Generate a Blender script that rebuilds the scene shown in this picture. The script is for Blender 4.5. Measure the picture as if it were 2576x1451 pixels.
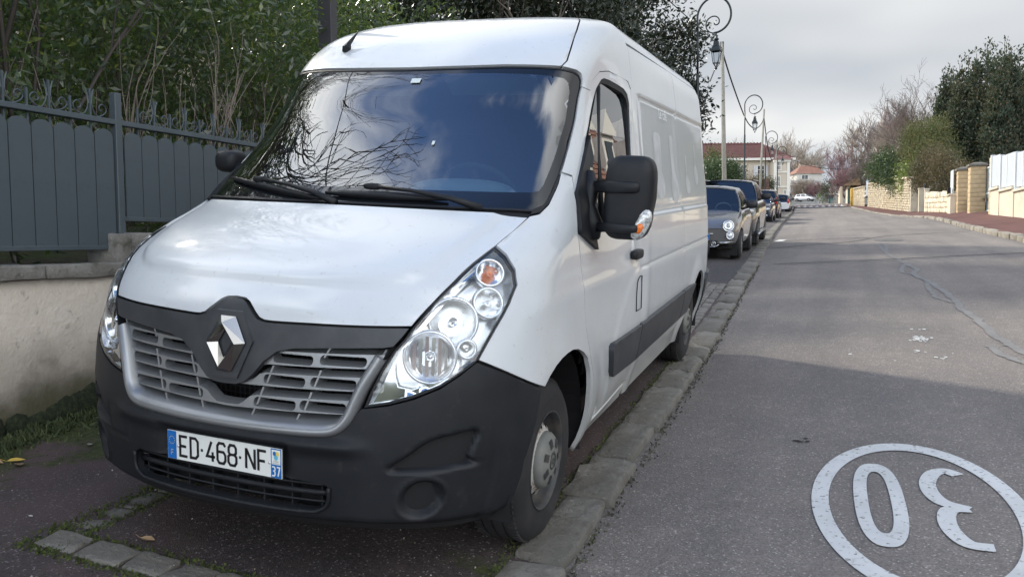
import bpy, bmesh, math, random
import numpy as np
from mathutils import Vector, Matrix
from mathutils.geometry import delaunay_2d_cdt
random.seed(7); RNG = np.random.default_rng(7)
for o in list(bpy.data.objects): bpy.data.objects.remove(o)
SC = bpy.context.scene
COL = SC.collection
rad = math.radians

# ------------------------------------------------------------------ camera
CAMLOC = Vector((2.08520771, -2.31165423, 1.24970417))
C_R = Vector((0.93340952, 0.35869592, -0.00915996)).normalized()
C_F = Vector((-0.35858739, 0.93161409, -0.05924747)).normalized()
C_U = C_R.cross(C_F).normalized()
cam = bpy.data.cameras.new('camera'); camo = bpy.data.objects.new('camera', cam); COL.objects.link(camo)
camo.matrix_world = Matrix(((C_R.x, C_U.x, -C_F.x, CAMLOC.x), (C_R.y, C_U.y, -C_F.y, CAMLOC.y), (C_R.z, C_U.z, -C_F.z, CAMLOC.z), (0, 0, 0, 1)))
FP = 2018.044
cam.sensor_width = 36; cam.lens = FP / 2576 * 36; cam.clip_start = .05; cam.clip_end = 3000
SC.camera = camo
# ------------------------------------------------------------------ light
SUN_AZ, SUN_EL = 62, 36          # degrees left of the street's direction, height
sd = Vector((-math.sin(rad(SUN_AZ)) * math.cos(rad(SUN_EL)), math.cos(rad(SUN_AZ)) * math.cos(rad(SUN_EL)), math.sin(rad(SUN_EL))))
sl = bpy.data.lights.new('sun', 'SUN'); sl.energy = 2.2; sl.angle = rad(4); sl.color = (1, .92, .78)
so = bpy.data.objects.new('sun', sl); COL.objects.link(so); so.rotation_euler = (-sd).to_track_quat('-Z', 'Y').to_euler()
W = bpy.data.worlds.new('World'); SC.world = W; W.use_nodes = True
nt = W.node_tree; nt.nodes.clear(); N = nt.nodes.new; L = nt.links.new
out = N('ShaderNodeOutputWorld'); bg = N('ShaderNodeBackground'); sky = N('ShaderNodeTexSky'); sky.sky_type = 'NISHITA'; sky.sun_disc = False
sky.sun_elevation = rad(SUN_EL); sky.sun_rotation = rad(-SUN_AZ) ; sky.air_density = 1.0; sky.dust_density = .2; sky.ozone_density = 2.5
geo = N('ShaderNodeTexCoord'); sep = N('ShaderNodeSeparateXYZ'); L(geo.outputs['Generated'], sep.inputs[0])
def wm(op, a, b=None, c=None):
    n = N('ShaderNodeMath'); n.operation = op
    for i, v in enumerate((a, b, c)):
        if v is None: continue
        if isinstance(v, (int, float)): n.inputs[i].default_value = v
        else: L(v, n.inputs[i])
    return n.outputs[0]
# cloud deck: noise on a plane far overhead, seen in perspective, closing up towards the horizon
zc = wm('MAXIMUM', sep.outputs[2], 0.0); zz = wm('ADD', zc, .16)
px_ = wm('DIVIDE', sep.outputs[0], zz); py_ = wm('DIVIDE', sep.outputs[1], zz)
cb = N('ShaderNodeCombineXYZ'); L(px_, cb.inputs[0]); L(py_, cb.inputs[1]); cb.inputs[2].default_value = 3.1
n1 = N('ShaderNodeTexNoise'); n1.inputs['Scale'].default_value = 1.7; n1.inputs['Detail'].default_value = 7; n1.inputs['Roughness'].default_value = .5; n1.inputs['Distortion'].default_value = .5; L(cb.outputs[0], n1.inputs[0])
n2 = N('ShaderNodeTexNoise'); n2.inputs['Scale'].default_value = .65; n2.inputs['Detail'].default_value = 3; n2.inputs['Roughness'].default_value = .45; L(cb.outputs[0], n2.inputs[0])
cov = wm('ADD', n1.outputs[0], wm('MULTIPLY', wm('SUBTRACT', .62, zc), .55))
# the front lies up the street (+Y); behind it, over the camera, the sky is broken
cov = wm('ADD', cov, wm('MULTIPLY', sep.outputs[1], .20))
cov = wm('ADD', cov, wm('SUBTRACT', wm('ADD', wm('MULTIPLY', wm('MAXIMUM', wm('MULTIPLY', sep.outputs[0], -1.0), 0), .30), wm('MULTIPLY', wm('MAXIMUM', wm('SUBTRACT', sep.outputs[0], .15), 0), .50)), .06))
mr = N('ShaderNodeMapRange'); mr.interpolation_type = 'SMOOTHSTEP'; mr.inputs[1].default_value = .33; mr.inputs[2].default_value = .56; L(cov, mr.inputs[0])
cr = N('ShaderNodeValToRGB'); L(n2.outputs[0], cr.inputs[0])
cr.color_ramp.elements[0].position = .36; cr.color_ramp.elements[0].color = (.235, .258, .292, 1)
cr.color_ramp.elements[1].position = .68; cr.color_ramp.elements[1].color = (.50, .50, .49, 1)
# glow of the sun through the cloud
dp = N('ShaderNodeVectorMath'); dp.operation = 'DOT_PRODUCT'; L(geo.outputs['Generated'], dp.inputs[0]); dp.inputs[1].default_value = sd
g1 = wm('MULTIPLY', wm('POWER', wm('MAXIMUM', dp.outputs['Value'], 0), 9), 2.6)
# out-of-view clouds behind and above the camera, brightened to lift the shade
back_lift = wm('MAXIMUM', wm('MULTIPLY_ADD', sep.outputs[1], -1.0, wm('MULTIPLY', zc, .55)), 0)
gl = wm('ADD', wm('ADD', g1, wm('MULTIPLY', back_lift, 3.6)), 1)
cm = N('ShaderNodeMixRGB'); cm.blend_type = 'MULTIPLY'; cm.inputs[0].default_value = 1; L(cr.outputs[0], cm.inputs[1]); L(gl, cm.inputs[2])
sk = N('ShaderNodeMixRGB'); sk.blend_type = 'MULTIPLY'; sk.inputs[0].default_value = 1; L(sky.outputs[0], sk.inputs[1]); sk.inputs[2].default_value = (.118, .130, .150, 1)
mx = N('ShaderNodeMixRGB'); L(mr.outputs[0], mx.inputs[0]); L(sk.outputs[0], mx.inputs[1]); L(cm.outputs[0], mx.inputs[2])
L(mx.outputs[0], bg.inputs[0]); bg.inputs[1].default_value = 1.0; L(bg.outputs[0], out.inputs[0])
SC.view_settings.view_transform = 'Standard'; SC.view_settings.look = 'None'; SC.view_settings.exposure = 1.03; SC.view_settings.gamma = 1
SC.view_settings.use_curve_mapping = False
SC.render.engine = 'CYCLES'; SC.cycles.transparent_max_bounces = 16; SC.cycles.max_bounces = 8

# ------------------------------------------------------------------ materials
MATS = {}
def mat(name, col=(.5, .5, .5), rough=.5, metal=0, spec=None, coat=0, noise=None, bump=None, vary=None, alpha=None, trans=None, speck=None):
    """procedural principled material. noise=(scale, colour2, lo, hi); bump=(scale, strength, distance); vary=(scale, amount)"""
    if name in MATS: return MATS[name]
    m = bpy.data.materials.new(name); m.use_nodes = True; t = m.node_tree; b = t.nodes['Principled BSDF']
    b.inputs['Base Color'].default_value = (*col, 1); b.inputs['Roughness'].default_value = rough; b.inputs['Metallic'].default_value = metal
    if spec is not None: b.inputs['Specular IOR Level'].default_value = spec
    if coat: b.inputs['Coat Weight'].default_value = coat; b.inputs['Coat Roughness'].default_value = .03
    tc = t.nodes.new('ShaderNodeTexCoord'); cur = None
    def nz(scale, det=5, ro=.6):
        n = t.nodes.new('ShaderNodeTexNoise'); n.inputs['Scale'].default_value = scale; n.inputs['Detail'].default_value = det; n.inputs['Roughness'].default_value = ro
        t.links.new(tc.outputs['Object'], n.inputs[0]); return n.outputs[0]
    def mr_(v, lo, hi, a=0, c=1):
        n = t.nodes.new('ShaderNodeMapRange'); n.inputs[1].default_value = lo; n.inputs[2].default_value = hi; n.inputs[3].default_value = a; n.inputs[4].default_value = c
        t.links.new(v, n.inputs[0]); return n.outputs[0]
    for layer in (noise or []):
        sc, c2, lo, hi = layer
        k = mr_(nz(sc), lo, hi); mxn = t.nodes.new('ShaderNodeMixRGB'); t.links.new(k, mxn.inputs[0])
        if cur is None: mxn.inputs[1].default_value = (*col, 1)
        else: t.links.new(cur, mxn.inputs[1])
        mxn.inputs[2].default_value = (*c2, 1); cur = mxn.outputs[0]
    if speck:
        sc, c2, th = speck
        v = t.nodes.new('ShaderNodeTexVoronoi'); v.inputs['Scale'].default_value = sc; t.links.new(tc.outputs['Object'], v.inputs[0])
        sp = t.nodes.new('ShaderNodeSeparateColor'); t.links.new(v.outputs['Color'], sp.inputs[0])
        k = mr_(sp.outputs[0], th, 1.0); mxn = t.nodes.new('ShaderNodeMixRGB'); t.links.new(k, mxn.inputs[0])
        if cur is None: mxn.inputs[1].default_value = (*col, 1)
        else: t.links.new(cur, mxn.inputs[1])
        mxn.inputs[2].default_value = (*c2, 1); cur = mxn.outputs[0]
    if vary:
        oi = t.nodes.new('ShaderNodeObjectInfo'); k = mr_(oi.outputs['Random'], 0, 1, 1 - vary, 1 + vary)
        mxn = t.nodes.new('ShaderNodeMixRGB'); mxn.blend_type = 'MULTIPLY'; mxn.inputs[0].default_value = 1
        if cur is None: mxn.inputs[1].default_value = (*col, 1)
        else: t.links.new(cur, mxn.inputs[1])
        t.links.new(k, mxn.inputs[2]); cur = mxn.outputs[0]
    if cur is not None: t.links.new(cur, b.inputs['Base Color'])
    if bump:
        prev = None
        for sc, st, di in (bump if isinstance(bump, list) else [bump]):
            bn = t.nodes.new('ShaderNodeBump'); bn.inputs['Strength'].default_value = st; bn.inputs['Distance'].default_value = di
            t.links.new(nz(sc, 6, .65), bn.inputs['Height'])
            if prev: t.links.new(prev, bn.inputs['Normal'])
            prev = bn.outputs[0]
        t.links.new(prev, b.inputs['Normal'])
    MATS[name] = m; return m
def glass(name, tint=(.6, .7, .7), refl=1.5, rough=.0, thru=.85, gl=(1, 1, 1), k=.06):
    """thin pane: fresnel reflection over tinted transparency"""
    if name in MATS: return MATS[name]
    m = bpy.data.materials.new(name); m.use_nodes = True; t = m.node_tree; t.nodes.clear()
    o = t.nodes.new('ShaderNodeOutputMaterial'); g = t.nodes.new('ShaderNodeBsdfGlossy'); tr = t.nodes.new('ShaderNodeBsdfTransparent')
    g.inputs['Roughness'].default_value = rough; g.inputs['Color'].default_value = (*gl, 1); tr.inputs['Color'].default_value = (*tint, 1)
    # Schlick reflectance, alike from both sides of the pane
    gm = t.nodes.new('ShaderNodeNewGeometry'); dt = t.nodes.new('ShaderNodeVectorMath'); dt.operation = 'DOT_PRODUCT'; t.links.new(gm.outputs['Incoming'], dt.inputs[0]); t.links.new(gm.outputs['Normal'], dt.inputs[1])
    def mth(op, a_, b_=None):
        n_ = t.nodes.new('ShaderNodeMath'); n_.operation = op
        for i_, v_ in enumerate((a_, b_)):
            if v_ is None: continue
            if isinstance(v_, (int, float)): n_.inputs[i_].default_value = v_
            else: t.links.new(v_, n_.inputs[i_])
        return n_.outputs[0]
    om = mth('SUBTRACT', 1.0, mth('ABSOLUTE', dt.outputs['Value'])); fk = mth('ADD', mth('MULTIPLY', mth('POWER', om, 5.0), 1 - k), k)
    mi = t.nodes.new('ShaderNodeMixShader')
    t.links.new(fk, mi.inputs[0]); t.links.new(tr.outputs[0], mi.inputs[1]); t.links.new(g.outputs[0], mi.inputs[2]); t.links.new(mi.outputs[0], o.inputs[0])
    MATS[name] = m; return m

# ------------------------------------------------------------------ object helpers
def tag(o, label=None, cat=None, group=None, kind=None):
    if label: o['label'] = label
    if cat: o['category'] = cat
    if group: o['group'] = group
    if kind: o['kind'] = kind
    return o
def empty(name, loc=(0, 0, 0), rz=0, label=None, cat=None, group=None):
    o = bpy.data.objects.new(name, None); COL.objects.link(o); o.location = loc; o.rotation_euler = (0, 0, rz); o.empty_display_size = .2
    return tag(o, label, cat, group)
def link(name, me, m=None, parent=None, smooth=False):
    o = bpy.data.objects.new(name, me); COL.objects.link(o)
    if m is not None:
        if len(me.materials) == 0: me.materials.append(m)
    if parent is not None: o.parent = parent
    if smooth: me.shade_smooth()
    return o
def mk(name, V, F, m=None, parent=None, smooth=False):
    me = bpy.data.meshes.new(name)
    V = np.asarray(V, dtype=float)
    me.from_pydata(V.tolist(), [], [list(map(int, f)) for f in F]); me.update()
    return link(name, me, m, parent, smooth)
def fastmesh(name, V, Q, m=None, parent=None, smooth=False, n=4):
    """V (k,3), Q (f,n) arrays, quick"""
    V = np.asarray(V, np.float32); Q = np.asarray(Q, np.int32)
    me = bpy.data.meshes.new(name); me.vertices.add(len(V)); me.vertices.foreach_set('co', V.ravel())
    me.loops.add(Q.size); me.loops.foreach_set('vertex_index', Q.ravel())
    me.polygons.add(len(Q)); me.polygons.foreach_set('loop_start', np.arange(0, Q.size, n, dtype=np.int32))
    me.polygons.foreach_set('loop_total', np.full(len(Q), n, np.int32)); me.update(calc_edges=True); me.validate()
    return link(name, me, m, parent, smooth)
class MB:
    def __init__(s): s.V = []; s.F = []
    def add(s, V, F):
        k = len(s.V); s.V += [tuple(map(float, v)) for v in V]; s.F += [tuple(int(i) + k for i in f) for f in F]; return s
    def box(s, c, d, R=None, taper=1.0):
        x, y, z = [q / 2 for q in d]; P = []
        for sz in (-1, 1):
            k = 1 if sz < 0 else taper
            for sx, sy in ((-1, -1), (1, -1), (1, 1), (-1, 1)): P.append(Vector((sx * x * k, sy * y * k, sz * z)))
        if R is not None: P = [R @ p for p in P]
        P = [p + Vector(c) for p in P]
        return s.add(P, [(3, 2, 1, 0), (4, 5, 6, 7), (0, 1, 5, 4), (1, 2, 6, 5), (2, 3, 7, 6), (3, 0, 4, 7)])
    def tube(s, pts, r, n=8, cap=True, flat=1.0):
        pts = [Vector(p) for p in pts]; rr = r if hasattr(r, '__len__') else [r] * len(pts); P = []; F = []
        up = None
        for i, p in enumerate(pts):
            t = (pts[min(i + 1, len(pts) - 1)] - pts[max(i - 1, 0)]).normalized()
            if up is None:
                up = Vector((0, 0, 1)) if abs(t.z) < .9 else Vector((1, 0, 0))
            a = t.cross(up).normalized(); up = a.cross(t).normalized()
            for k in range(n):
                w = 2 * math.pi * k / n; P.append(p + a * math.cos(w) * rr[i] + up * math.sin(w) * rr[i] * flat)
        for i in range(len(pts) - 1):
            for k in range(n):
                F.append((i * n + k, i * n + (k + 1) % n, (i + 1) * n + (k + 1) % n, (i + 1) * n + k))
        if cap: F.append(tuple(range(n))[::-1]); F.append(tuple((len(pts) - 1) * n + k for k in range(n)))
        return s.add(P, F)
    def lathe(s, prof, c=(0, 0, 0), n=24, R=None, cap=False):
        P = []; F = []
        for r, h in prof:
            for k in range(n):
                w = 2 * math.pi * k / n; v = Vector((r * math.cos(w), r * math.sin(w), h))
                if R is not None: v = R @ v
                P.append(v + Vector(c))
        for i in range(len(prof) - 1):
            for k in range(n): F.append((i * n + k, i * n + (k + 1) % n, (i + 1) * n + (k + 1) % n, (i + 1) * n + k))
        if cap: F.append(tuple(range(n))[::-1]); F.append(tuple((len(prof) - 1) * n + k for k in range(n)))
        return s.add(P, F)
    def prism(s, poly, z0, z1, R=None, c=(0, 0, 0)):
        n = len(poly); P = [Vector((a, b, z0)) for a, b in poly] + [Vector((a, b, z1)) for a, b in poly]
        if R is not None: P = [R @ p for p in P]
        P = [p + Vector(c) for p in P]
        return s.add(P, [tuple(range(n))[::-1], tuple(range(n, 2 * n))] + [(i, (i + 1) % n, n + (i + 1) % n, n + i) for i in range(n)])
    def build(s, name, m=None, parent=None, smooth=False, bevel=0, auto=None):
        o = mk(name, s.V, s.F, m, parent, smooth)
        if bevel:
            b = bmesh.new(); b.from_mesh(o.data); bmesh.ops.bevel(b, geom=[e for e in b.edges], offset=bevel, segments=1, affect='EDGES', profile=.5); b.to_mesh(o.data); b.free()
        if auto: o.data.shade_smooth(); o.data.set_sharp_from_angle(angle=rad(auto))
        return o
def selip(c, d, p=3.0, n=18, R=None):
    """rounded box (superellipsoid); returns V, F"""
    V = []; F = []; m = n // 2
    f = lambda w, e: math.copysign(abs(w) ** e, w)
    e = 2 / p
    for i in range(m + 1):
        a = -math.pi / 2 + math.pi * i / m
        for k in range(n):
            b = 2 * math.pi * k / n
            v = Vector((f(math.cos(a), e) * f(math.cos(b), e) * d[0] / 2, f(math.cos(a), e) * f(math.sin(b), e) * d[1] / 2, f(math.sin(a), e) * d[2] / 2))
            if R is not None: v = R @ v
            V.append(v + Vector(c))
    for i in range(m):
        for k in range(n): F.append((i * n + k, i * n + (k + 1) % n, (i + 1) * n + (k + 1) % n, (i + 1) * n + k))
    return V, F
def copy_tree(o, parent=None):
    c = o.copy(); COL.objects.link(c); c.parent = parent
    for ch in list(o.children): copy_tree(ch, c)
    return c
def Rx(a): return Matrix.Rotation(a, 3, 'X')
def Ry(a): return Matrix.Rotation(a, 3, 'Y')
def Rz(a): return Matrix.Rotation(a, 3, 'Z')
def axis(d):  # rotation taking +Z to d
    return Vector(d).normalized().to_track_quat('Z', 'Y').to_matrix()
def smooth01(a, b, t):
    t = np.clip((t - a) / (b - a), 0, 1); return t * t * (3 - 2 * t)
def crom(P, k=6, closed=False):
    P = [np.array(p, float) for p in P]; n = len(P); o = []
    rng = range(n) if closed else range(n - 1)
    for i in rng:
        g = lambda j: P[j % n] if closed else P[min(max(j, 0), n - 1)]
        a, b, c, d = g(i - 1), g(i), g(i + 1), g(i + 2)
        for t in np.arange(k) / k:
            o.append(.5 * ((2 * b) + (-a + c) * t + (2 * a - 5 * b + 4 * c - d) * t * t + (-a + 3 * b - 3 * c + d) * t ** 3))
    if not closed: o.append(P[-1])
    return [tuple(q) for q in o]
def ribbon(mb, pts, w, z=0, T=None, disc=8):
    """flat stroke of width w through 2D points, round joints; T maps (x,y)->3D"""
    T = T or (lambda x, y: (x, y, z))
    pts = [Vector(p) for p in pts]; n = len(pts); L_, R_ = [], []
    closed = (pts[0] - pts[-1]).length < 1e-6
    if closed: pts = pts[:-1]; n -= 1
    for i in range(n):
        a = pts[(i - 1) % n] if closed or i else pts[0]; b = pts[(i + 1) % n] if closed or i < n - 1 else pts[-1]
        d0 = (pts[i] - a); d1 = (b - pts[i])
        if d0.length < 1e-9: d0 = d1
        if d1.length < 1e-9: d1 = d0
        d0.normalize(); d1.normalize(); t = (d0 + d1).normalized(); nn = Vector((-t.y, t.x)); k = 1 / max(.55, nn.dot(Vector((-d0.y, d0.x))))
        L_.append(pts[i] + nn * w / 2 * k); R_.append(pts[i] - nn * w / 2 * k)
    P = [T(*p) for p in L_] + [T(*p) for p in R_]
    m = n if closed else n - 1
    mb.add(P, [(i, n + i, n + (i + 1) % n, (i + 1) % n) for i in range(m)])
ZK=[.20,.30,.45,.60,.75,.88,1.0,1.07,1.15,1.25,1.35,1.42,1.55,1.75,2.03,2.12,2.25,2.36,2.44,2.49]
fK=[.111,.05,.049,.064,.085,.103,.126,.170,.255,.455,.720,.835,1.001,1.207,1.440,1.548,1.752,2.039,2.377,2.892]
wK=[.93,.98,1.019,1.032,1.032,1.026,1.022,1.009,.998,.985,.971,.960,.926,.878,.836,.836,.82,.78,.70,.416]
DK=[.507,.607,.617,.592,.587,.627,.693,.707,.701,.690,.62,.53,.491,.460,.40,.39,.398,.40,.43,.553]
nK=[2.33,2.33,2.32,2.35,2.37,2.38,2.40,2.43,2.5,2.56,2.56,2.57,2.57,2.6,2.7,2.76,2.84,2.95,3.08,3.13]
cK=[.93,.955,1.0,1.03,1.045,1.045,1.04,1.035,1.03,1.022,1.015,1.008,.985,.955,.918,.903,.88,.82,.72,.42]
def pchip(x,y):
    x=np.array(x,float);y=np.array(y,float);h=np.diff(x);d=np.diff(y)/h;m=np.zeros(len(x))
    for i in range(1,len(x)-1):
        if d[i-1]*d[i]>0:
            w1=2*h[i]+h[i-1];w2=h[i]+2*h[i-1];m[i]=(w1+w2)/(w1/d[i-1]+w2/d[i])
    m[0]=d[0];m[-1]=d[-1]
    def f(q):
        q=np.clip(q,x[0],x[-1]);i=np.clip(np.searchsorted(x,q)-1,0,len(x)-2);t=(q-x[i])/h[i]
        return (2*t**3-3*t**2+1)*y[i]+(t**3-2*t**2+t)*h[i]*m[i]+(-2*t**3+3*t**2)*y[i+1]+(t**3-t**2)*h[i]*m[i+1]
    return f
ff,wf,Df,nf,cf=[pchip(ZK,k) for k in (fK,wK,DK,nK,cK)]
REAR=5.52
def S(s,z):
    """s in [0,1] corner, >1 side. z. returns xyz arrays"""
    s=np.asarray(s,float);z=np.asarray(z,float)
    sg=np.sign(s)+(s==0);s=np.abs(s)
    f,w,D,n,c=ff(z),wf(z),Df(z),nf(z),cf(z)
    th=np.clip(s,0,1)*np.pi/2
    x=w*np.sin(th)**(2/n);y=f+D*(1-np.clip(np.cos(th),0,1)**(2/n))+np.maximum(0,s-1)
    t=np.clip((y-1.5)/1.15,0,1);t=t*t*(3-2*t)
    x=x*(1+(c/w-1)*t)
    r=np.clip((y-5.2)/.32,0,1.0);x=x*(1-.05*r**2.2)
    return np.stack([sg*x,y,z],-1)
def s_from_y(y,z):
    f,D,n=ff(z),Df(z),nf(z);a=(f+D-y)/D
    return np.where(a<=0,1+y-f-D,np.arccos(np.clip(a,0,1)**(n/2))/(np.pi/2))
def s_from_x(x,z):
    w,n=wf(z),nf(z);return np.sign(x)*np.arcsin(np.clip(np.abs(x)/w,0,1)**(n/2))/(np.pi/2)
def side_x(y,z):
    return S(s_from_y(y,z),z)[...,0]
# ------------------------------------------------------------------ van skin tools
LS = 1.05
def inpoly(P, poly):
    x, y = P[:, 0], P[:, 1]; ins = np.zeros(len(P), bool); q = np.asarray(poly); n = len(q)
    for i in range(n):
        x1, y1 = q[i]; x2, y2 = q[(i + 1) % n]
        c = ((y1 > y) != (y2 > y)); ins ^= c & (x < (x2 - x1) * (y - y1) / ((y2 - y1) if y2 != y1 else 1e-12) + x1)
    return ins
def pdist(P, poly):
    q = np.asarray(poly); d = np.full(len(P), 1e9)
    for i in range(len(q)):
        a = q[i]; b = q[(i + 1) % len(q)]; ab = b - a; t = np.clip(((P - a) @ ab) / max(ab @ ab, 1e-12), 0, 1)
        d = np.minimum(d, np.hypot(*(P - a - t[:, None] * ab).T))
    return d
def tosz(p):
    k = p[0]
    if k == 'x': return (float(s_from_x(p[1], p[2])), p[2])
    if k == 'y': return (float(s_from_y(p[1], p[2])), p[2])
    return (p[1], p[2])
def cdt_fill(P, E_, outer, holes):
    vs, es, fs, *_ = delaunay_2d_cdt(P, E_, [], 0, 1e-6)
    a = np.array([tuple(v) for v in vs]); cen = np.array([a[list(f)].mean(0) for f in fs]); kk = inpoly(cen, np.array([tuple(p) for p in outer]))
    for h in holes: kk &= ~inpoly(cen, np.array([tuple(p) for p in h]))
    return vs, [f for f, w_ in zip(fs, kk) if w_]
def outline(pts, step=.03, smooth=False):
    """points ('x'|'y'|'s', a, z) -> dense closed (s,z) polygon"""
    o = []
    if smooth: pts = [('s', *q) for q in crom([tosz(p) for p in pts], 5, True)]
    n = len(pts)
    for i in range(n):
        a, b = pts[i], pts[(i + 1) % n]
        A, B = tosz(a), tosz(b); k = max(1, int(math.hypot((B[0] - A[0]) * LS, B[1] - A[1]) / step))
        for j in range(k):
            t = j / k
            if a[0] == b[0]: o.append(tosz((a[0], a[1] + (b[1] - a[1]) * t, a[2] + (b[2] - a[2]) * t)))
            else: o.append((A[0] + (B[0] - A[0]) * t, A[1] + (B[1] - A[1]) * t))
    return o
def mirror_closed(half):
    """half outline running from the centre line round to the centre line -> full symmetric"""
    half = [('x' if p[0] == 'x' else 's', p[1] if p[0] == 'x' else tosz(p)[0], p[2]) for p in half]
    return half + [(k, -a, z) for k, a, z in reversed(half) if abs(a) > 1e-6]
def inset(poly, d):
    q = np.array(poly, float) * [LS, 1]; n = len(q); A = .5 * np.sum(q[:, 0] * np.roll(q[:, 1], -1) - np.roll(q[:, 0], -1) * q[:, 1])
    e = np.roll(q, -1, 0) - q; e /= np.maximum(np.hypot(*e.T)[:, None], 1e-9); nr = np.stack([-e[:, 1], e[:, 0]], 1) * np.sign(A)
    m = nr + np.roll(nr, 1, 0); l = np.hypot(*m.T); m /= np.maximum(l[:, None], .7); k = 2 / np.maximum(l, 1.2)
    q = q + m * d * np.clip(k, 0, 1.6)[:, None] * np.where(l > .7, 1, .7)[:, None]
    return [tuple(v) for v in q / [LS, 1]]
def skin_normal(s, z):
    h = .004; a = S(s + h, z) - S(s - h, z); b = S(s, np.minimum(z + h, 2.488)) - S(s, z - h)
    n = np.cross(a, b); n /= np.maximum(np.linalg.norm(n, axis=1)[:, None], 1e-9)
    # outward: away from the van's axis
    P = S(s, z); ref = np.stack([P[:, 0], P[:, 1] * 0 - .6, P[:, 2] * 0 + .1], 1); f = np.sign(np.sum(n * ref, 1)); f[f == 0] = 1
    return n
HOODC = [(0, 1.105), (.25, 1.103), (.40, 1.108), (.52, 1.110), (.60, 1.120), (.67, 1.152), (.715, 1.21), (.75, 1.306), (.77, 1.40), (0, 1.42)]
HOODP = np.array([(a, b) for a, b in HOODC] + [(-a, b) for a, b in reversed(HOODC) if a > 0])
RECESS = np.array(crom([(.387, .478), (.44, .535), (.50, .59), (.58, .613), (.668, .622), (.655, .56), (.648, .515), (.72, .50), (.62, .483), (.50, .474)], 3, True)) * [LS, 1]
def bump_field(kind, s, z, P):
    d = np.zeros(len(s)); ax = np.abs(P[:, 0]); y = P[:, 1]; a = np.abs(s)
    if kind == 'hood':
        q = np.stack([P[:, 0], z], 1); w = pdist(q, HOODP); w = np.where(inpoly(q, HOODP), w, -w); d += .016 * smooth01(-.004, .022, w) - .006
        d -= .006 * smooth01(.02, .0, np.minimum(abs(z - .98), 9)) * 0
    if kind in ('side', 'fender', 'door'):
        # raised lip round the front wheel arch
        r = np.hypot(y - .96, (z - .30) * 1.0); d += .020 * smooth01(.70, .47, r) * (z > .2) * smooth01(.60, .75, y + (z - .7) * .3 + .25)
        r2 = np.hypot(y - 4.75, z - .31); d += .016 * smooth01(.60, .47, r2)
        # shoulder shelf, belt groove, upper groove
        fy = smooth01(1.9, 2.5, y)
        d += .010 * smooth01(1.318, 1.298, z) * smooth01(2.40, 2.55, y)
        d -= .006 * np.exp(-((z - 1.335) / .02) ** 2) * smooth01(2.40, 2.55, y)
        d -= .011 * np.exp(-((z - 1.012) / .009) ** 2) * smooth01(2.34, 2.42, y)
        d += -.008 * smooth01(2.018, 2.002, z) * smooth01(2.55, 2.70, y) * smooth01(5.45, 5.38, y)
        d -= .012 * np.exp(-((z - 2.008) / .009) ** 2) * smooth01(2.60, 2.66, y) * smooth01(5.45, 5.38, y)
        # pressed panel fields
        d -= .003 * smooth01(2.62, 2.70, y) * smooth01(3.86, 3.80, y) * smooth01(1.36, 1.42, z) * smooth01(2.0, 1.96, z)
        # door pressing: arc rising from the wheel arch to the handle
        if kind == 'door':
            r3 = np.hypot((y - 2.75) / 1.0, (z - .45) / .62); d += .005 * smooth01(1.03, .99, r3) * smooth01(1.03, .98, z)
            d -= .012 * np.exp(-(((y - 2.25) / .07) ** 2 + ((z - 1.10) / .045) ** 2))
    if kind == 'bumper':
        q = np.stack([a * LS, z], 1)
        w = pdist(q, RECESS); w = np.where(inpoly(q, RECESS), w, 0); d -= .060 * smooth01(0, .022, w)
        c = np.hypot((a - .505) * LS, z - .373); d -= .045 * smooth01(.078, .040, c) ; c2 = np.hypot((a - .523) * LS, z - .378); d += .012 * smooth01(.040, .034, c2)
        d += .006 * np.exp(-((c - .080) / .007) ** 2)
        # shelf under the grille, chin roll
        d += .020 * np.exp(-((z - .556) / .026) ** 2) * smooth01(.62, .45, ax)
        d -= .03 * smooth01(.30, .24, z)
        # towing-eye cover on the other side
        pk = np.maximum(ax / .285, np.abs(z - .480) / .068); d -= .020 * smooth01(1.06, .96, pk)
        c = np.maximum(np.abs(P[:, 0] + .575) / .075, np.abs(z - .50) / .052); d -= .006 * np.exp(-((c - 1) / .07) ** 2)
        # wheel arch edge
        r = np.hypot(y - .96, (z - .30)); d += .014 * smooth01(.66, .50, r) * (a > .75)
    if kind == 'roof':
        d -= .006 * np.exp(-((a - .62) / .012) ** 2) * 0
    return d
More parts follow.
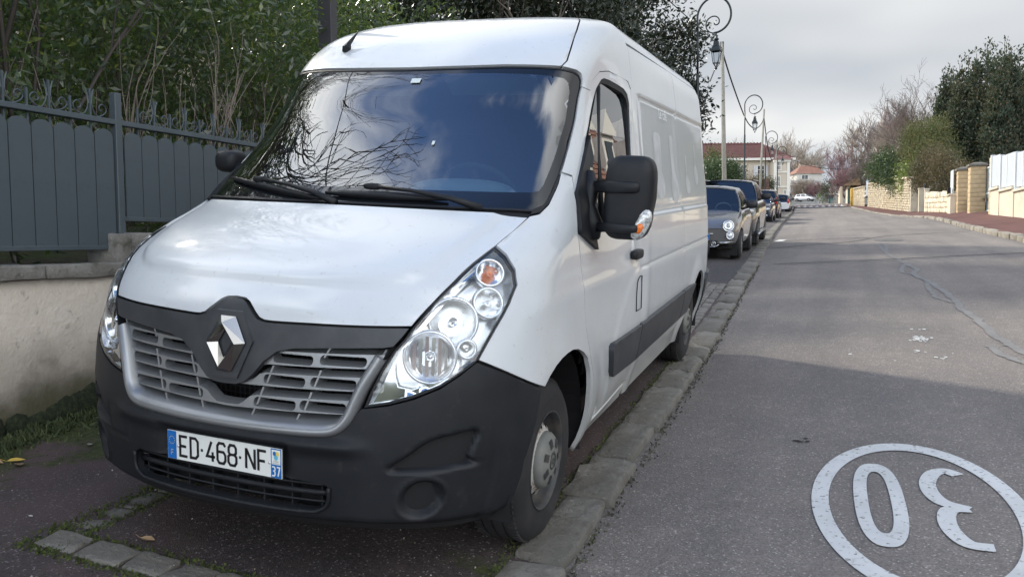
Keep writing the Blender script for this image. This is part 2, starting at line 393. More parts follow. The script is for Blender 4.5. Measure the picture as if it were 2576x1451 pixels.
def skin(name, poly, m, parent, off=0, step=.025, rim=.014, gap=.0025, holes=(), rows=(), field=None, smooth=True, side=1, ustep=None, both=False):
    if gap: poly = inset(poly, gap)
    polys = [np.array(poly) * [LS, 1]] + [np.array(h) * [LS, 1] for h in holes]
    ustep = ustep or step
    lo = polys[0].min(0); hi = polys[0].max(0)
    U = np.arange(lo[0] + ustep / 2, hi[0], ustep); Z = list(np.arange(lo[1] + step / 2, hi[1], step))
    for r in rows: Z = [z for z in Z if abs(z - r[0]) > r[1]] + list(np.linspace(r[0] - r[1], r[0] + r[1], r[2]))
    G = np.array([(u, z) for z in sorted(Z) for u in U])
    if len(G):
        k = inpoly(G, polys[0])
        for h in polys[1:]: k &= ~inpoly(G, h)
        G = G[k]
        dm = np.full(len(G), 9.)
        for h in polys: dm = np.minimum(dm, pdist(G, h))
        G = G[dm > .35 * min(step, ustep)]
    pts = []; edges = []
    for h in polys:
        k = len(pts); n = len(h); pts += [Vector(v) for v in h]; edges += [(k + i, k + (i + 1) % n) for i in range(n)]
    pts += [Vector(v) for v in G]
    vs, es, fs, *_ = delaunay_2d_cdt(pts, edges, [], 0, 1e-5)
    vs = np.array([tuple(v) for v in vs]); cen = np.array([vs[list(f)].mean(0) for f in fs]); kk = inpoly(cen, polys[0])
    for h in polys[1:]: kk &= ~inpoly(cen, h)
    fs = [f for f, w_ in zip(fs, kk) if w_]; s = vs[:, 0] / LS; z = vs[:, 1]
    P = S(s, z); n = skin_normal(s, z); ctr = n[np.argmin(np.abs(s - np.mean(s)))]
    # orient outward
    sg = np.sum(n * np.stack([P[:, 0], np.minimum(P[:, 1] - 3, 0) * .5, (P[:, 2] - 1.1) * .6], 1), 1); n *= np.where(np.median(sg) < 0, -1, 1)
    d = off + (bump_field(field, s, z, P) if field else 0)
    P = P + n * np.reshape(d, (-1, 1))
    F = [tuple(f) for f in fs]
    # consistent winding along n
    a, b, c = P[F[0][0]], P[F[0][1]], P[F[0][2]]
    fl = []
    for f in F:
        nn = np.cross(P[f[1]] - P[f[0]], P[f[2]] - P[f[0]]); fl.append(f if nn @ n[f[0]] > 0 else f[::-1])
    F = fl; cnt = {}
    for f in F:
        for i in range(len(f)):
            e = (f[i], f[(i + 1) % len(f)]); cnt[e] = 1
    V = [tuple(p) for p in P]
    if rim:
        bd = [e for e in cnt if (e[1], e[0]) not in cnt]; mp = {}
        def dv(i):
            if i not in mp: mp[i] = len(V); V.append(tuple(P[i])); V.append(tuple(P[i] - n[i] * rim))
            return mp[i]
        for a_, b_ in bd:
            i, j = dv(a_), dv(b_); F.append((j, i, i + 1, j + 1))
    if side < 0:
        V = [(-x, y, z_) for x, y, z_ in V]; F = [f[::-1] for f in F]
    me = bpy.data.meshes.new(name); me.from_pydata(V, [], F); me.update()
    return link(name, me, m, parent, smooth)
def on(s, z, off=0):
    """one point on the van's skin"""
    s_ = np.array([float(s)]); z_ = np.array([float(z)]); P = S(s_, z_)[0]; n = skin_normal(s_, z_)[0]
    if n @ np.array([P[0], min(P[1] - 3, 0) * .5, (P[2] - 1.1) * .6]) < 0: n = -n
    return Vector(P + n * off), Vector(n)
# ------------------------------------------------------------------ materials of the van
M_WHITE = mat('white_paint', (.575, .60, .615), .30, 0, coat=.7, noise=[(2.2, (.53, .555, .57), .45, .75), (.9, (.54, .555, .55), .55, .8), (38, (.48, .49, .49), .62, .72)], bump=(1.3, .02, .02))
_t = M_WHITE.node_tree; _b = _t.nodes['Principled BSDF']; _src = _b.inputs['Base Color'].links[0].from_socket   # road film on the lower flanks
_tc = _t.nodes.new('ShaderNodeTexCoord'); _sp = _t.nodes.new('ShaderNodeSeparateXYZ'); _t.links.new(_tc.outputs['Object'], _sp.inputs[0]); _n = _t.nodes.new('ShaderNodeTexNoise'); _n.inputs['Scale'].default_value = 5; _n.inputs['Detail'].default_value = 8; _n.inputs['Roughness'].default_value = .7; _t.links.new(_tc.outputs['Object'], _n.inputs[0])
_a = _t.nodes.new('ShaderNodeMath'); _a.operation = 'MULTIPLY_ADD'; _t.links.new(_n.outputs[0], _a.inputs[0]); _a.inputs[1].default_value = .8; _t.links.new(_sp.outputs[2], _a.inputs[2])
_r = _t.nodes.new('ShaderNodeMapRange'); _r.inputs[1].default_value = 1.25; _r.inputs[2].default_value = .55; _r.inputs[4].default_value = .55; _t.links.new(_a.outputs[0], _r.inputs[0]); _m = _t.nodes.new('ShaderNodeMixRGB'); _t.links.new(_r.outputs[0], _m.inputs[0]); _t.links.new(_src, _m.inputs[1]); _m.inputs[2].default_value = (.36, .34, .30, 1); _t.links.new(_m.outputs[0], _b.inputs['Base Color'])
M_BADGE = mat('dull_chrome', (.38, .37, .35), .22, 1.0)
M_BLACK = mat('black_plastic', (.011, .0125, .015), .5, spec=.27, noise=[(3, (.022, .023, .026), .4, .8), (22, (.030, .030, .030), .6, .8)], bump=(260, .10, .002))
M_BLACK2 = mat('grey_plastic', (.026, .029, .034), .45, noise=[(6, (.055, .058, .062), .4, .8)], bump=(200, .1, .002))
M_DARK = mat('underbody_dark', (.006, .006, .007), .8)
M_SILVER = mat('silver_plastic', (.27, .28, .29), .36, .6, noise=[(8, (.24, .25, .26), .4, .8)])
M_CHROME = mat('chrome', (.66, .67, .68), .10, 1.0)
M_CHROME2 = mat('lamp_reflector', (.80, .81, .82), .13, 1.0, bump=(18, .15, .01))
M_LAMPGREY = mat('lamp_housing', (.74, .76, .78), .27, .85)
M_TYRE = mat('tyre_rubber', (.014, .014, .015), .75, noise=[(5, (.032, .031, .030), .4, .75)], bump=(60, .2, .003))
M_RIM = mat('steel_rim', (.05, .052, .055), .55, .4, noise=[(9, (.10, .09, .08), .5, .7)])
M_RIMW = mat('scuffed_rim', (.38, .37, .34), .6, .1, noise=[(14, (.16, .11, .08), .48, .56), (30, (.55, .54, .52), .5, .7)])
M_HUB = mat('hub_cap_grey', (.14, .145, .135), .6, noise=[(9, (.19, .19, .17), .4, .7)])
M_GLASS = glass('windscreen_glass', (.30, .42, .46), k=.22)
M_SGLASS = glass('side_glass', (.25, .33, .36), k=.22)
M_LENS = glass('lamp_lens', (.93, .95, .96), 1.5)
M_FRIT = mat('black_glass_border', (.006, .007, .009), .03, spec=.8)
M_AMBER = mat('amber_bulb', (.75, .18, .03), .2)
M_PLATEW = mat('plate_white', (.74, .76, .72), .4)
M_PLATEB = mat('plate_blue', (.01, .13, .42), .4)
M_INK = mat('plate_ink', (.01, .01, .011), .45)
M_YEL = mat('plate_yellow', (.80, .62, .12), .4)
M_INT = mat('interior_grey', (.055, .06, .065), .6, noise=[(20, (.07, .075, .08), .4, .7)])
M_INTL = mat('interior_light', (.42, .45, .46), .6)
M_SEAT = mat('seat_cloth', (.03, .035, .045), .9, bump=(60, .3, .004))
M_GHOST = mat('glue_ghost', (.44, .46, .47), .3, 0, noise=[(9, (.56, .58, .59), .42, .62)], bump=(25, .25, .006))
M_GHOST2 = mat('pale_ghost_print', (.83, .85, .86), .3)

VAN = empty('delivery_van', label='white high-roofed delivery van parked nose-on in front, black bumper and silver grille', cat='van')
RV = Matrix(((.99785, .0028, .0649, 0), (.0013, .9981, -.0617, 0), (-.0650, .0617, .9960, 0), (0, 0, 0, 1)))
q_, _r = RV.to_3x3().to_quaternion(), None
VAN.rotation_mode = 'QUATERNION'; VAN.rotation_quaternion = q_

Y = lambda y, z: ('y', y, z)
X = lambda x, z: ('x', x, z)
Sx = lambda s, z: ('s', s, z)
HF = [(.682, .984), (.527, .981), (.328, .979), (.18, .976), (.145, .977), (.120, .985), (.099, 1.003), (.060, 1.036), (.038, 1.046), (0, 1.049)]
# ---- bonnet
half = [X(0, 1.366), X(.217, 1.365), X(.437, 1.363), X(.637, 1.360), X(.783, 1.357), X(.848, 1.351), X(.836, 1.30), X(.818, 1.246), X(.791, 1.194), X(.764, 1.130), X(.726, 1.061)] + [X(a, b) for a, b in HF]
HOOD = skin('bonnet', outline(mirror_closed(half)), M_WHITE, VAN, .004, .022, .02, .0035, field='hood', rows=[(1.10, .03, 6)])
# ---- wing and its wheel arch
ARCH = [Y(.644, .716), Y(.70, .745), Y(.776, .770), Y(.85, .784), Y(.925, .790), Y(1.0, .790), Y(1.085, .777), Y(1.17, .748), Y(1.236, .711), Y(1.290, .635), Y(1.335, .463), Y(1.355, .332), Y(1.365, .22)]
HLo = [(.579, 1.246), (.647, 1.214), (.719, 1.165), (.751, 1.111), (.732, 1.050), (.691, .975), (.638, .860), (.590, .823), (.525, .777), (.451, .741), (.384, .716), (.317, .700), (.329, .754), (.355, .836), (.383, .903), (.407, .944), (.425, .984), (.468, 1.061), (.510, 1.130), (.545, 1.194)]
wing = [Sx(.64, 1.353), Sx(.685, 1.362), Sx(.725, 1.40), Sx(.765, 1.49), Sx(.776, 1.539), Y(1.326, 1.523), Y(1.278, 1.443), Y(1.243, 1.272), Y(1.25, 1.0), Y(1.262, .80), Y(1.30, .70), Y(1.36, .60), Y(1.41, .45), Y(1.43, .33), Y(1.43, .22)] + ARCH[::-1] + \
       [Sx(.901, .752), Sx(.759, .813), Sx(.640, .864), Sx(.691, .975), Sx(.732, 1.050), Sx(.751, 1.111), Sx(.719, 1.165), Sx(.647, 1.214), Sx(.579, 1.246), X(.836, 1.30)]
# ---- door
WIN = [Y(1.955, 2.020), Y(1.885, 1.972), Y(1.70, 1.770), Y(1.529, 1.600), Y(1.46, 1.47), Y(1.45, 1.32), Y(1.475, 1.255), Y(1.60, 1.265), Y(2.15, 1.285), Y(2.25, 1.30), Y(2.285, 1.37), Y(2.325, 1.647), Y(2.36, 1.82), Y(2.378, 1.940), Y(2.355, 1.985), Y(2.30, 2.008), Y(2.214, 2.018), Y(2.06, 2.030), Y(1.99, 2.030)]
door = [Y(1.326, 1.523), Y(1.572, 1.728), Y(1.785, 1.949), Y(1.831, 2.012), Y(1.932, 2.067), Y(2.07, 2.086), Y(2.30, 2.082), Y(2.395, 2.068), Y(2.435, 2.03), Y(2.44, 1.64), Y(2.414, 1.27), Y(2.395, 1.02), Y(2.395, .73), Y(2.42, .50), Y(2.45, .33), Y(1.43, .33), Y(1.41, .45), Y(1.36, .60), Y(1.30, .70), Y(1.262, .80), Y(1.25, 1.0), Y(1.243, 1.272), Y(1.278, 1.443)]
pillar = [Sx(.776, 1.539), Sx(.815, 1.654), Sx(.862, 1.80), Sx(.885, 1.90), Sx(.900, 1.962), Y(1.789, 1.955), Y(1.572, 1.728), Y(1.326, 1.523)]
roofside = [Sx(.900, 1.962), Sx(.893, 2.000), Sx(.858, 2.028), Sx(.80, 2.042), Sx(.668, 2.052), Sx(.690, 2.085), Sx(.660, 2.18), Sx(.620, 2.28), Sx(.565, 2.37), Sx(.50, 2.44), Sx(.47, 2.482), Y(3.5, 2.482), Y(3.3, 2.44), Y(2.475, 2.40), Y(2.475, 2.25), Y(2.475, 2.06), Y(2.44, 2.03), Y(2.395, 2.068), Y(2.07, 2.086), Y(1.932, 2.067), Y(1.831, 2.012), Y(1.789, 1.955)]
roofside = roofside[:10] + [Y(2.475, 2.44), Y(2.475, 2.25), Y(2.475, 2.06)] + roofside[-6:]
cargo = [Y(2.445, 2.03), Y(2.485, 2.06), Y(2.485, 2.285), Y(3.945, 2.318), Y(3.945, 1.32), Y(3.93, 1.0), Y(3.95, .67), Y(3.99, .45), Y(4.03, .22), Y(2.465, .22), Y(2.46, .33), Y(2.425, .50), Y(2.40, .73), Y(2.40, 1.02), Y(2.419, 1.27), Y(2.445, 1.64)]
ra = [Y(4.75 - .45 * math.cos(t), .31 + .45 * math.sin(t)) for t in np.linspace(-.2, math.pi + .2, 22)]
quarter = [Y(3.945, 2.318), Y(5.47, 2.33), Y(5.47, .34)] + [Y(5.3, .26)] + ra[::-1] + [Y(4.03, .22), Y(3.99, .45), Y(3.95, .67), Y(3.93, 1.0), Y(3.945, 1.32)]
rooftop = [Y(2.485, 2.30), Y(5.47, 2.335), Y(5.47, 2.485), Y(2.95, 2.485), Y(2.485, 2.44)]
for sd_ in (1, -1):
    w = skin('wing', outline(wing), M_WHITE, VAN, .003, .03, .02, .0035, field='fender', side=sd_)
    skin('windscreen_pillar', outline(pillar), M_WHITE, VAN, .006, .03, .02, side=sd_)
    skin('roof_side', outline(roofside), M_WHITE, VAN, .004, .03, .02, side=sd_)
    skin('load_panel', outline(cargo), M_WHITE, VAN, 0, .04, .02, .0022, rows=[(2.008, .03, 9), (1.318, .045, 9), (1.012, .02, 7), (2.25, .05, 4)], ustep=.045, field='side', side=sd_)
    skin('rear_quarter_panel', outline(quarter), M_WHITE, VAN, 0, .04, .02, .0022, rows=[(2.008, .03, 9), (1.318, .045, 9), (1.012, .02, 7)], ustep=.045, field='side', side=sd_)
    skin('roof_edge_panel', outline(rooftop), M_WHITE, VAN, 0, .035, .02, .002, side=sd_)
    DO = skin('front_door', outline(door), M_WHITE, VAN, .003, .028, .02, holes=[inset(outline(WIN), -.012)], field='door', side=sd_, rows=[(1.02, .03, 5)])
    fr = skin('window_seal', inset(outline(WIN), -.012), M_BLACK, DO, .000, .05, .02, 0, holes=[inset(outline(WIN), .016)], side=sd_)
    wo_ = inset(outline(WIN, .08), .004); wp = np.array([on(a_, b_, -.010)[0] for a_, b_ in wo_]); cc = wp.mean(0); nn_ = np.linalg.svd(wp - cc)[2][2]; wp -= ((wp - cc) @ nn_)[:, None] * nn_ * .97; wp[:, 0] *= sd_
    mk('window_pane', wp, [tuple(range(len(wp)))], M_SGLASS, DO)
    # quarter-light bar
    a = [on(s_from_y(1.925, 1.99), 1.99, -.004)[0], on(s_from_y(1.80, 1.66), 1.66, -.004)[0], on(s_from_y(1.69, 1.28), 1.28, -.002)[0]]
    b = MB(); b.tube([(p.x * sd_, p.y, p.z) for p in a], .013, 6); b.build('window_bar', M_BLACK, DO, True)
    # handle
    b = MB(); P0, n0 = on(s_from_y(2.25, 1.10), 1.10, .018); P0.x *= sd_
    b.add(*selip(P0, (.045, .21, .055), 4, 20)); hnd = b.build('door_handle', M_BLACK, DO, True)
    P1, _ = on(s_from_y(2.23, 1.135), 1.135, -.006); b = MB(); b.add(*selip((P1.x * sd_, P1.y, P1.z), (.012, .11, .12), 2.4, 16)); b.build('handle_recess', M_GHOST2, DO, True)
    # quarter pressing by the rear door seam
    b = MB()
    fl = crom([(2.255, .775), (2.25, .88), (2.27, .945), (2.33, .968)], 4) + [(2.372, .968), (2.378, .775)]
    pth = [on(s_from_y(y_, z_), z_, .0115)[0] for y_, z_ in fl + fl[:1]]
    b.tube([(p.x * sd_, p.y, p.z) for p in pth], .0028, 4); b.build('filler_flap_seam', M_DARK, DO)
    # rubbing strips
    for nm, po in (('rubbing_strip', [Y(1.705, .674), Y(1.735, .535), Y(1.76, .505), Y(2.37, .468), Y(2.37, .680), Y(1.74, .684)]), ('rubbing_strip', [Y(2.385, .468), Y(3.94, .468), Y(3.92, .685), Y(2.385, .680)]), ('rubbing_strip', [Y(3.955, .468), Y(4.33, .468), Y(4.36, .56), Y(4.50, .676), Y(4.49, .686), Y(3.935, .685)])):
        skin(nm, outline(po), M_BLACK2, DO if po[0][1] < 2 else VAN, .030, .03, .032, .001, side=sd_)
    # sills
    skin('sill', outline([Y(1.43, .325), Y(2.455, .325), Y(2.455, .205), Y(1.43, .205)]), M_WHITE, VAN, -.004, .03, .02, side=sd_)
    pth = [on(s_from_y(y_, .315), .315, .004)[0] for y_ in np.linspace(1.47, 2.42, 12)]
    b = MB(); b.tube([(p.x * sd_, p.y, p.z) for p in pth], .008, 6); b.build('sill_seal', M_WHITE, VAN, True)
    # rear bumper end
    skin('rear_bumper_end', outline([Y(5.17, .50), Y(5.14, .60), Y(5.12, .66), Y(5.16, .70), Y(5.5, .71), Y(5.5, .30), Y(5.40, .27), Y(5.36, .50)]), M_BLACK2, VAN, .03, .03, .04, .001, side=sd_)
# ---- roof front and crown
half = [Sx(0, 2.036), Sx(.2, 2.042), Sx(.336, 2.048), Sx(.5, 2.050), Sx(.660, 2.052), Sx(.683, 2.085), Sx(.653, 2.18), Sx(.613, 2.28), Sx(.558, 2.37), Sx(.493, 2.44), Sx(.463, 2.484), Sx(0, 2.484)]
skin('roof_front', outline(mirror_closed(half)), M_WHITE, VAN, .004, .028, .02, .003, field='roof')
ss = np.concatenate([np.linspace(0, 1, 14), 1 + np.linspace(.1, 2.05, 8)]); ring = [tuple(S(float(s_), 2.484)) for s_ in ss]
V_ = []; nr = len(ring)
for a_ in np.linspace(-1, 1, 9):
    for p in ring: V_.append((p[0] * a_, p[1] - (0), 2.484 + .018 * (1 - a_ * a_)))
# front row closes to a point: use radial strips instead
cap = MB(); full = [(-p[0], p[1], p[2]) for p in ring[::-1]] + ring[1:]
ctr = np.array([0, 4.2, 2.50]); rings = []
for k_ in (1, .8, .55, .3): rings.append([tuple(np.array(p) * k_ + ctr * (1 - k_) + np.array([0, 0, .010 * (1 - k_)])) for p in full])
n_ = len(full); V_ = sum(rings, []) + [tuple(ctr + [0, 0, .012])]; F_ = []
for r_ in range(3):
    for i in range(n_ - 1): F_.append((r_ * n_ + i, r_ * n_ + i + 1, (r_ + 1) * n_ + i + 1, (r_ + 1) * n_ + i))
    F_.append((r_ * n_ + n_ - 1, r_ * n_, (r_ + 1) * n_, (r_ + 1) * n_ + n_ - 1))
for i in range(n_): F_.append((3 * n_ + i, 3 * n_ + (i + 1) % n_, 4 * n_))
ro = mk('roof_top', V_, F_, M_WHITE, VAN, True)
# ---- tail
zz_ = np.linspace(.22, 2.48, 40); R_ = [tuple(S(float(s_from_y(5.47, z_)), z_)) for z_ in zz_]
V_ = [(p[0] * k, 5.50 + .02 * (1 - abs(k)), p[2]) for p in R_ for k in (1, .9, .3, -.3, -.9, -1)]
F_ = [(i * 6 + k, i * 6 + k + 1, (i + 1) * 6 + k + 1, (i + 1) * 6 + k) for i in range(39) for k in range(5)]
for sgn in (0, 5):
    pass
for i, p in enumerate(R_): V_ += [(p[0], 5.465, p[2]), (-p[0], 5.465, p[2])]
k0 = 240
for i in range(39): F_ += [(i * 6, (i + 1) * 6, k0 + 2 * (i + 1), k0 + 2 * i), (i * 6 + 5, k0 + 2 * i + 1, k0 + 2 * (i + 1) + 1, (i + 1) * 6 + 5)]
mk('rear_doors', V_, F_, M_WHITE, VAN, False)
b = MB(); b.box((0, 5.52, .48), (1.9, .12, .34)); b.build('rear_bumper', M_BLACK2, VAN, bevel=.03)
b = MB(); b.add(*selip((1.045, 5.35, .90), (.012, .03, .10), 3, 10)); b.build('side_marker', M_BLACK, VAN, True)

# ---- inner shell: dark, with the openings left open
def shell():
    sv = np.concatenate([np.linspace(-1, 1, 81)]); rear = np.arange(.06, 4.6, .06)
    sv = np.concatenate([-(1 + rear[::-1]), sv, 1 + rear]); zv = np.linspace(.22, 2.47, 76)
    SS, ZZ = np.meshgrid(sv, zv); P = S(SS.ravel(), ZZ.ravel()); n = skin_normal(SS.ravel(), ZZ.ravel())
    sg = np.sum(n * np.stack([P[:, 0], np.minimum(P[:, 1] - 3, 0) * .5, (P[:, 2] - 1.1) * .6], 1), 1); n *= np.where(sg < 0, -1, 1)[:, None]
    ok = P[:, 1] < 5.46; Pi = P - n * .026
    ns = len(sv); F = []
    wo = np.array(inset(outline(WIN), .0)); ws = np.array(outline(mirror_closed(WSH)))
    c = np.stack([np.abs(SS.ravel()), ZZ.ravel()], 1); c2 = np.stack([SS.ravel(), ZZ.ravel()], 1)
    hl = np.array(HLo)
    hole = inpoly(c, wo) | inpoly(c2, ws) | (np.hypot(P[:, 1] - .94, P[:, 2] - .32) < .47) & (np.abs(P[:, 0]) > .6) | (np.hypot(P[:, 1] - 4.75, P[:, 2] - .31) < .44) & (np.abs(P[:, 0]) > .6)
    hole |= inpoly(c, hl) | (np.abs(P[:, 0]) < .62) & (P[:, 2] > .58) & (P[:, 2] < .92) & (P[:, 1] < .4) | ((np.abs(P[:, 0]) < .45) & (P[:, 2] > .3) & (P[:, 2] < .45) & (P[:, 1] < .4))
    for i in range(len(zv) - 1):
        for k in range(ns - 1):
            q = [i * ns + k, i * ns + k + 1, (i + 1) * ns + k + 1, (i + 1) * ns + k]
            if not ok[q].all() or hole[q].any(): continue
            F.append(q)
    fastmesh('inner_shell', Pi, F, M_DARK, VAN)
# ---- windscreen
WSH = [Sx(0, 2.030), Sx(.2, 2.036), Sx(.336, 2.042), Sx(.5, 2.044), Sx(.66, 2.044), Sx(.79, 2.034), Sx(.85, 2.020), Sx(.885, 1.995), Sx(.893, 1.955), Sx(.878, 1.90), Sx(.855, 1.80), Sx(.808, 1.654), Sx(.768, 1.539), Sx(.745, 1.46), Sx(.715, 1.40), Sx(.68, 1.372), Sx(.637, 1.372), Sx(.55, 1.376), Sx(.399, 1.378), Sx(.243, 1.380), Sx(0, 1.381)]
WSI = [Sx(0, 2.003), Sx(.3, 2.008), Sx(.6, 2.004), Sx(.72, 1.995), Sx(.765, 1.975), Sx(.792, 1.93), Sx(.770, 1.78), Sx(.715, 1.597), Sx(.674, 1.485), Sx(.655, 1.459), Sx(.62, 1.452), Sx(.4, 1.450), Sx(.2, 1.450), Sx(0, 1.450)]
WO = outline(mirror_closed(WSH)); WI = outline(mirror_closed(WSI))
GL = skin('windscreen', WI, M_GLASS, VAN, -.002, .04, 0, 0)
skin('windscreen_border', inset(WO, .006), M_FRIT, VAN, -.002, .03, .012, 0, holes=[WI])
skin('windscreen_rubber', WO, M_BLACK, VAN, .001, .05, .012, 0, holes=[inset(WO, .007)])
shell()
# scuttle, corner trims and wipers
b = skin('scuttle_panel', outline(mirror_closed([X(0, 1.395), X(.45, 1.392), X(.66, 1.390), X(.845, 1.384), X(.852, 1.350), X(.783, 1.352), X(.637, 1.355), X(.437, 1.358), X(0, 1.361)])), M_BLACK, VAN, -.012, .03, .01, 0)
for k in (1, -1):
    skin('scuttle_corner', outline([Sx(.640, 1.356), Sx(.685, 1.366), Sx(.722, 1.405), Sx(.755, 1.48), Sx(.763, 1.53), Sx(.742, 1.49), Sx(.715, 1.425), Sx(.69, 1.395), Sx(.645, 1.378)]), M_BLACK, VAN, .008, .03, .02, 0, side=k)
def wiper(tip, heel, pivot, mid):
    f = lambda a, off: on(float(s_from_x(a[0], a[1])), a[1], off)[0]
    w_ = empty('wiper'); w_.parent = VAN
    bl = [(tip[0] + (heel[0] - tip[0]) * t, tip[1] + (heel[1] - tip[1]) * t) for t in np.linspace(0, 1, 9)]
    b = MB(); b.tube([f(p, .012) for p in bl], [.006, .010, .012, .014, .015, .014, .012, .010, .006], 5, flat=1.3); b.build('blade', M_BLACK, w_, True)
    b = MB(); pts = [f(mid, .030), f((mid[0] * .6 + pivot[0] * .4, mid[1] * .6 + pivot[1] * .4), .045), f((mid[0] * .25 + pivot[0] * .75, mid[1] * .25 + pivot[1] * .75), .038), f(pivot, .010)]
    b.tube(pts, [.010, .009, .013, .018], 6); b.add(*selip(pts[0], (.09, .03, .03), 3, 10)); b.build('arm', M_BLACK, w_, True)
wiper((-.735, 1.462), (-.05, 1.385), (.03, 1.374), (-.455, 1.445))
wiper((-.06, 1.412), (.52, 1.405), (.67, 1.374), (.165, 1.432))
# roof aerial, stickers
b = MB(); P0, n0 = on(-.296, 2.157, .008); P1, _ = on(-.286, 2.185, .012)
b.tube([P0 + Vector((-.004, 0, -.012)), P0 + Vector((.002, .0, .012)), P0 + Vector((.004, .02, .04)), P0 + Vector((.018, .045, .075)), P0 + Vector((.028, .07, .105))], [.020, .024, .013, .008, .003], 6); b.build('roof_aerial', M_BLACK, VAN)
for s0, z0, w0, h0 in ((.03, 1.965, .05, .03), (.165, 1.655, .012, .025)):
    P0, n0 = on(s0, z0, .004); b = MB(); b.box(P0, (w0, h0, .002), axis(n0)); b.build('windscreen_sticker', mat('sticker_pale', (.55, .62, .62), .5), GL)

# ---- headlights
def bowl(c, r, depth, parent, face=(0, -1, 0), name='reflector', ring=.012, bulb=None, mt=None, rib=0):
    R = axis(Vector(face)); b = MB(); pr = [(r * t, -depth * (1 - t * t)) for t in np.linspace(.06, 1, 7)]
    b.lathe(pr, c, 28, R); o = b.build(name, mt or M_CHROME2, parent, True)
    b = MB(); b.lathe([(r + .001, -.012), (r + .001, .004), (r + ring * .5, .008), (r + ring, .0), (r + ring, -.02)], c, 32, R); b.build('lamp_ring', M_LAMPGREY, o, True)
    if rib:
        b = MB()
        for k in range(rib):
            x_ = -r * .8 + 1.6 * r * (k + .5) / rib; h_ = math.sqrt(max(.0001, r * r * .85 - x_ * x_))
            b.box(Vector(c) + R @ Vector((x_, 0, -depth * .30 - .004 * (k % 2))), (r * 1.1 / rib * .8, h_ * 2, .004), R @ Ry(.35 * (-1) ** k))
        b.build('reflector_facets', M_CHROME, o)
    b = MB(); b.lathe([(.0, depth * .05), (r * .2, -depth * .12), (r * .22, -depth * .5), (r * .14, -depth * .95)], c, 14, R); b.build('bulb', bulb or M_CHROME, o, True)
    return o
for k in (1, -1):
    hl = skin('headlight', inset(outline([Sx(*q) for q in HLo], .02), .002), M_BLACK, VAN, .001, .05, .03, 0, holes=[inset(outline([Sx(*q) for q in HLo], .02), .009)], side=k)
    hl['label'] = 'clear swept-back headlight'
    skin('lens', inset(outline([Sx(*q) for q in HLo], .02), .008), M_LENS, hl, .004, .03, 0, 0, side=k)
    skin('lamp_tray', inset(outline([Sx(*q) for q in HLo], .02), .010), M_LAMPGREY, hl, -.072, .03, -.068, 0, side=k)
    for s0, z0, r0, dp0, off, fx, bl, rb in ((.486, .880, .086, .05, -.028, .16, None, 6), (.546, 1.004, .080, .06, -.032, .2, None, 0), (.655, 1.064, .048, .03, -.020, .45, M_LAMPGREY, 0), (.620, 1.170, .046, .03, -.020, .40, M_AMBER, 0), (.602, .905, .026, .02, -.016, .35, None, 0)):
        P0, n0 = on(s0, z0, off); f_ = Vector((n0.x, n0.y, n0.z * .6)) * .75 + Vector((0, -.25, 0)); P0.x *= k; f_.x *= k
        bowl(P0, r0, dp0, hl, f_, bulb=bl, rib=rb)
    skin('lamp_bezel', inset(outline([Sx(*q) for q in [(.335, .715), (.42, .732), (.50, .77), (.56, .812), (.50, .79), (.44, .765), (.40, .775), (.39, .81), (.385, .86), (.37, .82), (.352, .76)]], .02), .001), M_CHROME, hl, -.02, .03, .03, 0, side=k)
    skin('lamp_bezel', outline([Sx(*q) for q in [(.40, .905), (.43, .955), (.475, 1.05), (.515, 1.12), (.55, 1.18), (.575, 1.225), (.56, 1.17), (.53, 1.105), (.49, 1.045), (.455, .98), (.42, .925)]], .02), M_CHROME2, hl, -.022, .03, .03, 0, side=k)
# ---- bonnet trim, grille, badge
tr_ = [X(0, 1.044), X(.038, 1.041), X(.058, 1.031), X(.096, .998), X(.117, .980), X(.145, .972), X(.18, .971), X(.328, .974), X(.527, .976), X(.675, .979), X(.655, .945), X(.633, .915), X(.600, .909), X(.536, .906), X(.40, .898), X(.28, .888), X(.215, .872), X(.165, .835), X(.12, .782), X(.085, .750), X(.05, .738), X(0, .736)]
skin('bonnet_trim', outline(mirror_closed(tr_)), M_BLACK2, VAN, .004, .02, .03, .001)
GR = empty('grille'); GR.parent = VAN
fo = [(.614, .872), (.592, .828), (.560, .765), (.537, .705), (.520, .662), (.500, .632), (.472, .608), (.430, .594), (.36, .589), (.255, .586), (.12, .583), (0, .582)]
fr_ = crom(fo + [(-a, b_) for a, b_ in fo[::-1][1:]], 3)
P_ = []; F_ = []; prof = [(.000, -.022), (-.002, .012), (.012, .022), (.028, .018), (.040, .002), (.052, -.045), (.060, -.09)]
C_ = np.array(fr_)
for i, p in enumerate(fr_):
    t = C_[min(i + 1, len(C_) - 1)] - C_[max(i - 1, 0)]; t /= np.linalg.norm(t); nrm = np.array([t[1], -t[0]])
    if nrm @ (np.array([0, .80]) - np.array(p)) < 0: nrm = -nrm
    for a_, h_ in prof:
        q = np.array(p) + nrm * a_; P0, n0 = on(float(s_from_x(q[0], q[1])), q[1], 0); P_.append(P0 + Vector((0, -1, 0)) * h_)
m_ = len(prof)
for i in range(len(fr_) - 1):
    for j in range(m_ - 1): F_.append((i * m_ + j, i * m_ + j + 1, (i + 1) * m_ + j + 1, (i + 1) * m_ + j))
mk('grille_surround', P_, F_, M_SILVER, GR, True)
def gx(x, z, d): P0, _ = on(float(s_from_x(x, z)), z, 0); return Vector((P0.x, P0.y + d, P0.z))
